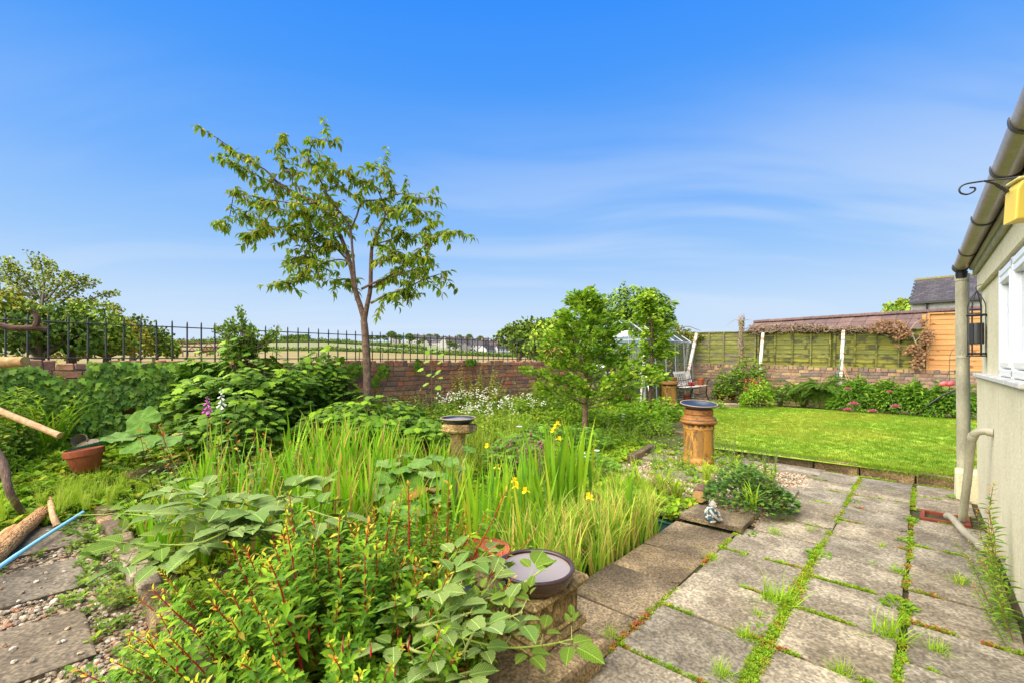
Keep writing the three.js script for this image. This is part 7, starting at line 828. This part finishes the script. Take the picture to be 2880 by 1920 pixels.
// ---- weeds between the slabs, moss, tufts, stonecrop
{
  R = rngOf(520);
  const moss = new GB(), ic = new THREE.IcosahedronGeometry(1, 1), mm = [], mc = [], dry = [], rc = [], tu = [];
  const along = (x0, z0, x1, z1, n, w, dens, red = 0) => { for (let k = 0; k < n; k++) { const t = R(), x = lerp(x0, x1, t), z = lerp(z0, z1, t), q = fbm(x * 5.3 + 4, z * 5.3 + 4, 0, 3, 12); if (q < dens) continue; const p = V(x + rr(-w, w) * (.3 + q), rr(-.016, .0), z + rr(-w, w) * (.3 + q)); if (R() < red * 1.3 * sstep(.52, .64, fbm(x * 5 + 70, z * 5 + 70, 0, 2, 31))) { dry.push(mx(p.setY(-.004), eul(rr(-.4, .4), rr(0, 6.28), rr(-.4, .4)), rr(.5, 1))); rc.push(R() < .6 ? [.36, .12, .07] : [.24, .26, .04]); } else { mm.push(mx(p, eul(rr(-.5, .5), rr(0, 6.28), rr(-.5, .5)), rr(.6, 1.15))); mc.push(vary(R() < .25 ? [.26, .30, .03] : [.18, .33, .02], .25, .12)); } } };
  along(-.595, -2.0, -.595, -4.3, 1400, .035, .36, .04); along(-.59, -4.3, -.58, -7.0, 600, .016, .42, .08); along(-.085, -2.2, -.085, -4.3, 800, .022, .42, .2); along(-.085, -4.3, -.085, -7.0, 500, .018, .40, .1); along(-1.17, -2.0, -1.17, -4.1, 500, .014, .46, .4);
  for (const [x0, x1, zs] of rows.slice(1)) for (const z of zs) along(x0, z, x1, z, 130, .012, z < -2.4 && z > -3.9 ? .5 : .57, .25); along(-.59, -3.1, -.09, -3.1, 240, .014, .36, .1); along(-.59, -3.62, -.09, -3.62, 260, .016, .34, .05); along(-.08, -3.35, .38, -3.35, 160, .014, .4, .5);
  along(-1.1, -7.15, .4, -7.12, 260, .02, .45, .3);
  const clump = (n, r, h, leafy) => { const g = new GB(); for (let k = 0; k < n; k++) { const a = rr(0, 6.28), q = r * Math.sqrt(R()); g.leaf(LT.quick, V(Math.cos(a) * q, h * .2 * R(), Math.sin(a) * q), V(Math.cos(a) * .8 + rr(-.4, .4), rr(.3, 1.2), Math.sin(a) * .8 + rr(-.4, .4)).normalize(), V(rr(-.5, .5), 1, rr(-.5, .5)), leafy * rr(.6, 1.2), leafy * .3, vary([1, 1, 1], .2, .05)); } return g.geo(); };
  const mo = scattered('joint_moss', clump(16, .016, .012, .013), M.leaf, mm, 'bright moss and pearlwort in the joints of the patio', 'moss', mc); scattered('stonecrop', clump(12, .016, .014, .018), M.leaf, dry, 'reddish stonecrop along the slab joints', 'weeds', rc);
  const tg = [0, 1, 2].map(() => { const g = new GB(); for (let k = 0; k < 110; k++) g.blade(V(rr(-.045, .045), -.01, rr(-.045, .045)), rr(0, 6.28), rr(.04, .15), .005, rr(.2, 1.25), rr(.1, 1.3), vary(pick(limeG), .2, .1), 4, .3); return g.geo(); });
  [[2185, 1690, 1.6, 'big'], [2505, 1790, 1.4, 'second'], [2100, 1790, .8], [2000, 1570, .7], [2035, 1895, .8], [2480, 1535, .45], [2455, 1585, .4], [1718, 1790, .7], [2090, 1560, .45], [2130, 1730, .6], [2370, 1890, .7], [2405, 1375, .6], [2330, 1500, .5], [2640, 1830, .8], [2700, 1640, .9], [2530, 1610, .8], [2180, 1500, .8], [2280, 1490, .5]].forEach(([px, py, s], k) => { const p = gp(px, py, 0); p.y = -.01; const o = solo('grass_tuft', tg[k % 3], M.leaf, ['largest grass tuft spreading from a crossing of patio joints', 'bushy grass tuft on the joint nearest the house'][k] ?? 'small grass tuft growing out of a patio joint', 'grass', k < 2 ? null : 'grass tufts in the patio joints', null, p); o.rotation.y = rr(0, 6); o.scale.setScalar(s); });
  const wl = (label, px, py, s) => { const p = gp(px, py, 0); p.y = -.015; const g = clump(46, .05, .05, .03), o = solo('patio_weed', tintGeo(g), M.leaf, label, 'weeds', null, null, p); o.scale.setScalar(s); }; function tintGeo(g) { const c = g.attributes.color; for (let k = 0; k < c.count; k++) c.setXYZ(k, c.getX(k) * .14, c.getY(k) * .28, c.getZ(k) * .02); return g; }
  wl('spreading green weed where the middle joint meets a cross joint', 2300, 1560, 1.4); wl('leafy weed on the joint beside the drain gully', 2565, 1462, 1.1); wl('small weed in the joint near the lawn kerb', 2420, 1372, 1.0); wl('leafy weed at the gravel edge of the patio', 2400, 1410, 1.1); wl('weed beside the waste pipe foot', 2690, 1400, 1.3); wl('weed in front of the square pond end slab', 2105, 1500, 1.2); wl('weed on the joint below the big grass tuft', 2140, 1770, 1.0); wl('weed on the joint toward the house corner', 2545, 1520, 1.1); wl('weed patch on the house side joint', 2525, 1700, 1.5);
  // willowherb by the house wall
  const op = { r: .003, stem: [.20, .14, .05], n: 20, per: 3, L: .055, W: .007, from: .05, leaf: LT.slim, up0: .2, up1: 1.0, cols: [[.14, .27, .025], [.18, .31, .03], [.10, .21, .025]], tips: [[.26, .33, .04], [.36, .20, .05]] }, ws = [0, 1, 2].map(() => shootGeo(.5, op)); const ht = (label, list) => { const p = list[0][0].clone(); const t = thing('wall_weed', label, 'weeds', p); setShoots(t, 'shoot', ws, M.leaf, list.map(([q, a, b, s]) => [q.clone().sub(p), a, b, s])); }; const w0 = (z) => V(.34, -.01, z);
  ht('tall narrow leaved weed against the house wall below the window', [[w0(-4.35), 3, .1, 1.25], [w0(-4.45), 3, .25, .9], [w0(-4.3), 2, .2, .7], [V(.28, 0, -4.4), 3, .5, .5], [w0(-4.2), 3, .35, .6]]); ht('tall reddish weed against the house wall at the picture edge', [[w0(-3.75), 3, .1, 1.2], [w0(-3.68), 3, .15, 1.1], [w0(-3.6), 3.4, .2, .9], [V(.3, 0, -3.7), 3, .3, .7], [w0(-3.5), 3, .25, .8], [V(.3, 0, -3.4), 3, .35, .6], [w0(-3.85), 3, .3, .6]]);
}
// ---- ground cover over the beds, grass outside the wall
{
  R = rngOf(540); const g = new GB(); for (let k = 0; k < 9; k++) { const a = rr(0, 6.28); g.leaf(LT.round, V(rr(-.03, .03), rr(.01, .05), rr(-.03, .03)), V(Math.cos(a), rr(.1, .8), Math.sin(a)).normalize(), V(0, 1, 0), rr(.025, .05), rr(.01, .02), vary([1, 1, 1], .2, .08)); } for (let k = 0; k < 5; k++) g.blade(V(rr(-.03, .03), 0, rr(-.03, .03)), rr(0, 6.28), rr(.06, .13), .005, rr(0, .5), rr(.2, 1), vary([1.1, 1.1, .9]), 3, .4); const cg = g.geo(), m = [], cl = [];
  for (let k = 0; k < 26000; k++) { const x = rr(-6.9, -1.7), z = rr(.6, -12), y = bedY(x, z); if (z > -.55 && x > -4.9) continue; if (x > -3.15 && z < -4.7 && z > -7.4) { if (R() < .86) continue; } if (x > -2.7 && z < -2.4 && z > -4.1) continue; if (x > -1.75 && z > -1.95) continue; if (z < -7.3 && x > (z > -9.5 ? -3.0 : -3.9)) continue; const dn = fbm(x * 1.2 + 8, z * 1.2 + 8, 0, 3, 19); if (dn < .3 && R() < .6) continue; m.push(mx(V(x, y - .01, z), eul(0, rr(0, 6.28), 0), rr(.7, 1.6))); cl.push(vary(pick([[.17, .33, .016], [.21, .37, .02], [.13, .26, .016], [.28, .37, .03]]), .2, .1)); }
  scattered('ground_cover', cg, M.leaf, m, 'low green weeds and grass covering the soil of the beds', 'ground cover', cl);
  const mp = [], mpc = []; for (let k = 0; k < 900; k++) { const x = rr(-5, -2.1), z = rr(.4, -.46), n = fbm(x * 2.4 + 3, z * 2.4 + 3, 0, 3, 44); if (n < .55 - .28 * sstep(-.05, -.4, z) + (R() < .1 ? -.3 : 0)) continue; const on = [[-3.13, -2.6], [-3.95, -3.44], [-4.86, -4.26]].some(([a, b]) => x > a && x < b && z > -.24); if (on) continue; mp.push(mx(V(x, .19 * sstep(1.0, 2.4, -x) + .002, z), eul(rr(-.2, .2), rr(0, 6.28), rr(-.2, .2)), rr(.35, .75))); mpc.push(vary(pick([[.14, .27, .03], [.18, .30, .03], [.11, .21, .025]]), .2, .1)); }
  scattered('path_weeds', cg, M.leaf, mp, 'small round leaved weeds creeping over the path gravel', 'weeds', mpc);
  const og = new GB(); for (let k = 0; k < 26; k++) og.blade(V(rr(-.25, .25), 0, rr(-.25, .25)), rr(0, 6.28), rr(.3, .7), .012, rr(0, .3), rr(.1, .9), vary([1, 1, .9]), 4, .3); for (let k = 0; k < 40; k++) { const x = rr(-.2, .2), z = rr(-.2, .2); og.leaf(LT.slim, V(x, rr(.1, .75), z), V(rr(-1, 1), rr(-.1, .8), rr(-1, 1)).normalize(), V(0, 1, 0), rr(.06, .12), .014, vary([.9, 1, 1])); } const om = [], oc = []; for (let k = 0; k < 1500; k++) { const x = -7.25 - Math.pow(R(), 1.6) * 4, z = rr(3, -16); om.push(mx(V(x, rr(.5, .66), z), eul(0, rr(0, 6.28), 0), rr(.6, 1.0) * (fbm(x + 20, z + 20, 0, 3, 8) + .45) * lerp(.62, 1.3, sstep(-1.8, .6, z)))); oc.push(vary(pick([[.13, .22, .03], [.17, .26, .035], [.24, .26, .07], [.10, .18, .03]]), .2, .1)); }
  scattered('wild_grass', og.geo(), M.leaf, om, 'tall wild grass and weeds growing outside the railings', 'grass', oc);
}
// ---- stock fence posts in the field, dandelion by the path
{
  R = rngOf(560); const pg = cbox(.09, 1.1, .09, .01, .006), pm = tinted(M.greyWood, 1.2, 1.15, 1.0);
  for (const [px, Z] of [[343, 13], [430, 15], [520, 17], [640, 19], [890, 34], [950, 36], [1010, 38], [1075, 40], [1130, 42], [1200, 44]]) { const p = far(px, Math.max(Z, 22)); const q = at(px, 1000, Z); const o = solo('stock_fence_post', pg, pm, 'thin grey timber post of the stock fence beyond the railings', 'post', 'stock fence posts in the field'); o.position.set(q.x, Z < 22 ? 1.0 : p.y + .35, q.z); o.rotation.y = rr(0, 1); }
  const dp = gp(382, 1592, .32), t = thing('dandelion', 'single yellow dandelion flower above the brick edging', 'flower', [dp.x, .2, dp.z]), st = new GB(); st.tube([V(0, 0, 0), V(.01, .06, 0), V(0, .12, 0)], .002, 4, [.2, .28, .06]); part(t, 'stalk', st.geo(), M.stem); const hd = new GB(); for (let k = 0; k < 40; k++) { const a = k * 2.4, u = k / 40; hd.leaf(LT.quick, V(0, .12, 0), V(Math.cos(a), .2 + u * 1.6, Math.sin(a)).normalize(), V(0, 1, 0), .018, .003, vary([.85, .55, .01], .1)); } part(t, 'flower_head', hd.geo(), M.stem);
}
renderer.render(scene, camera);
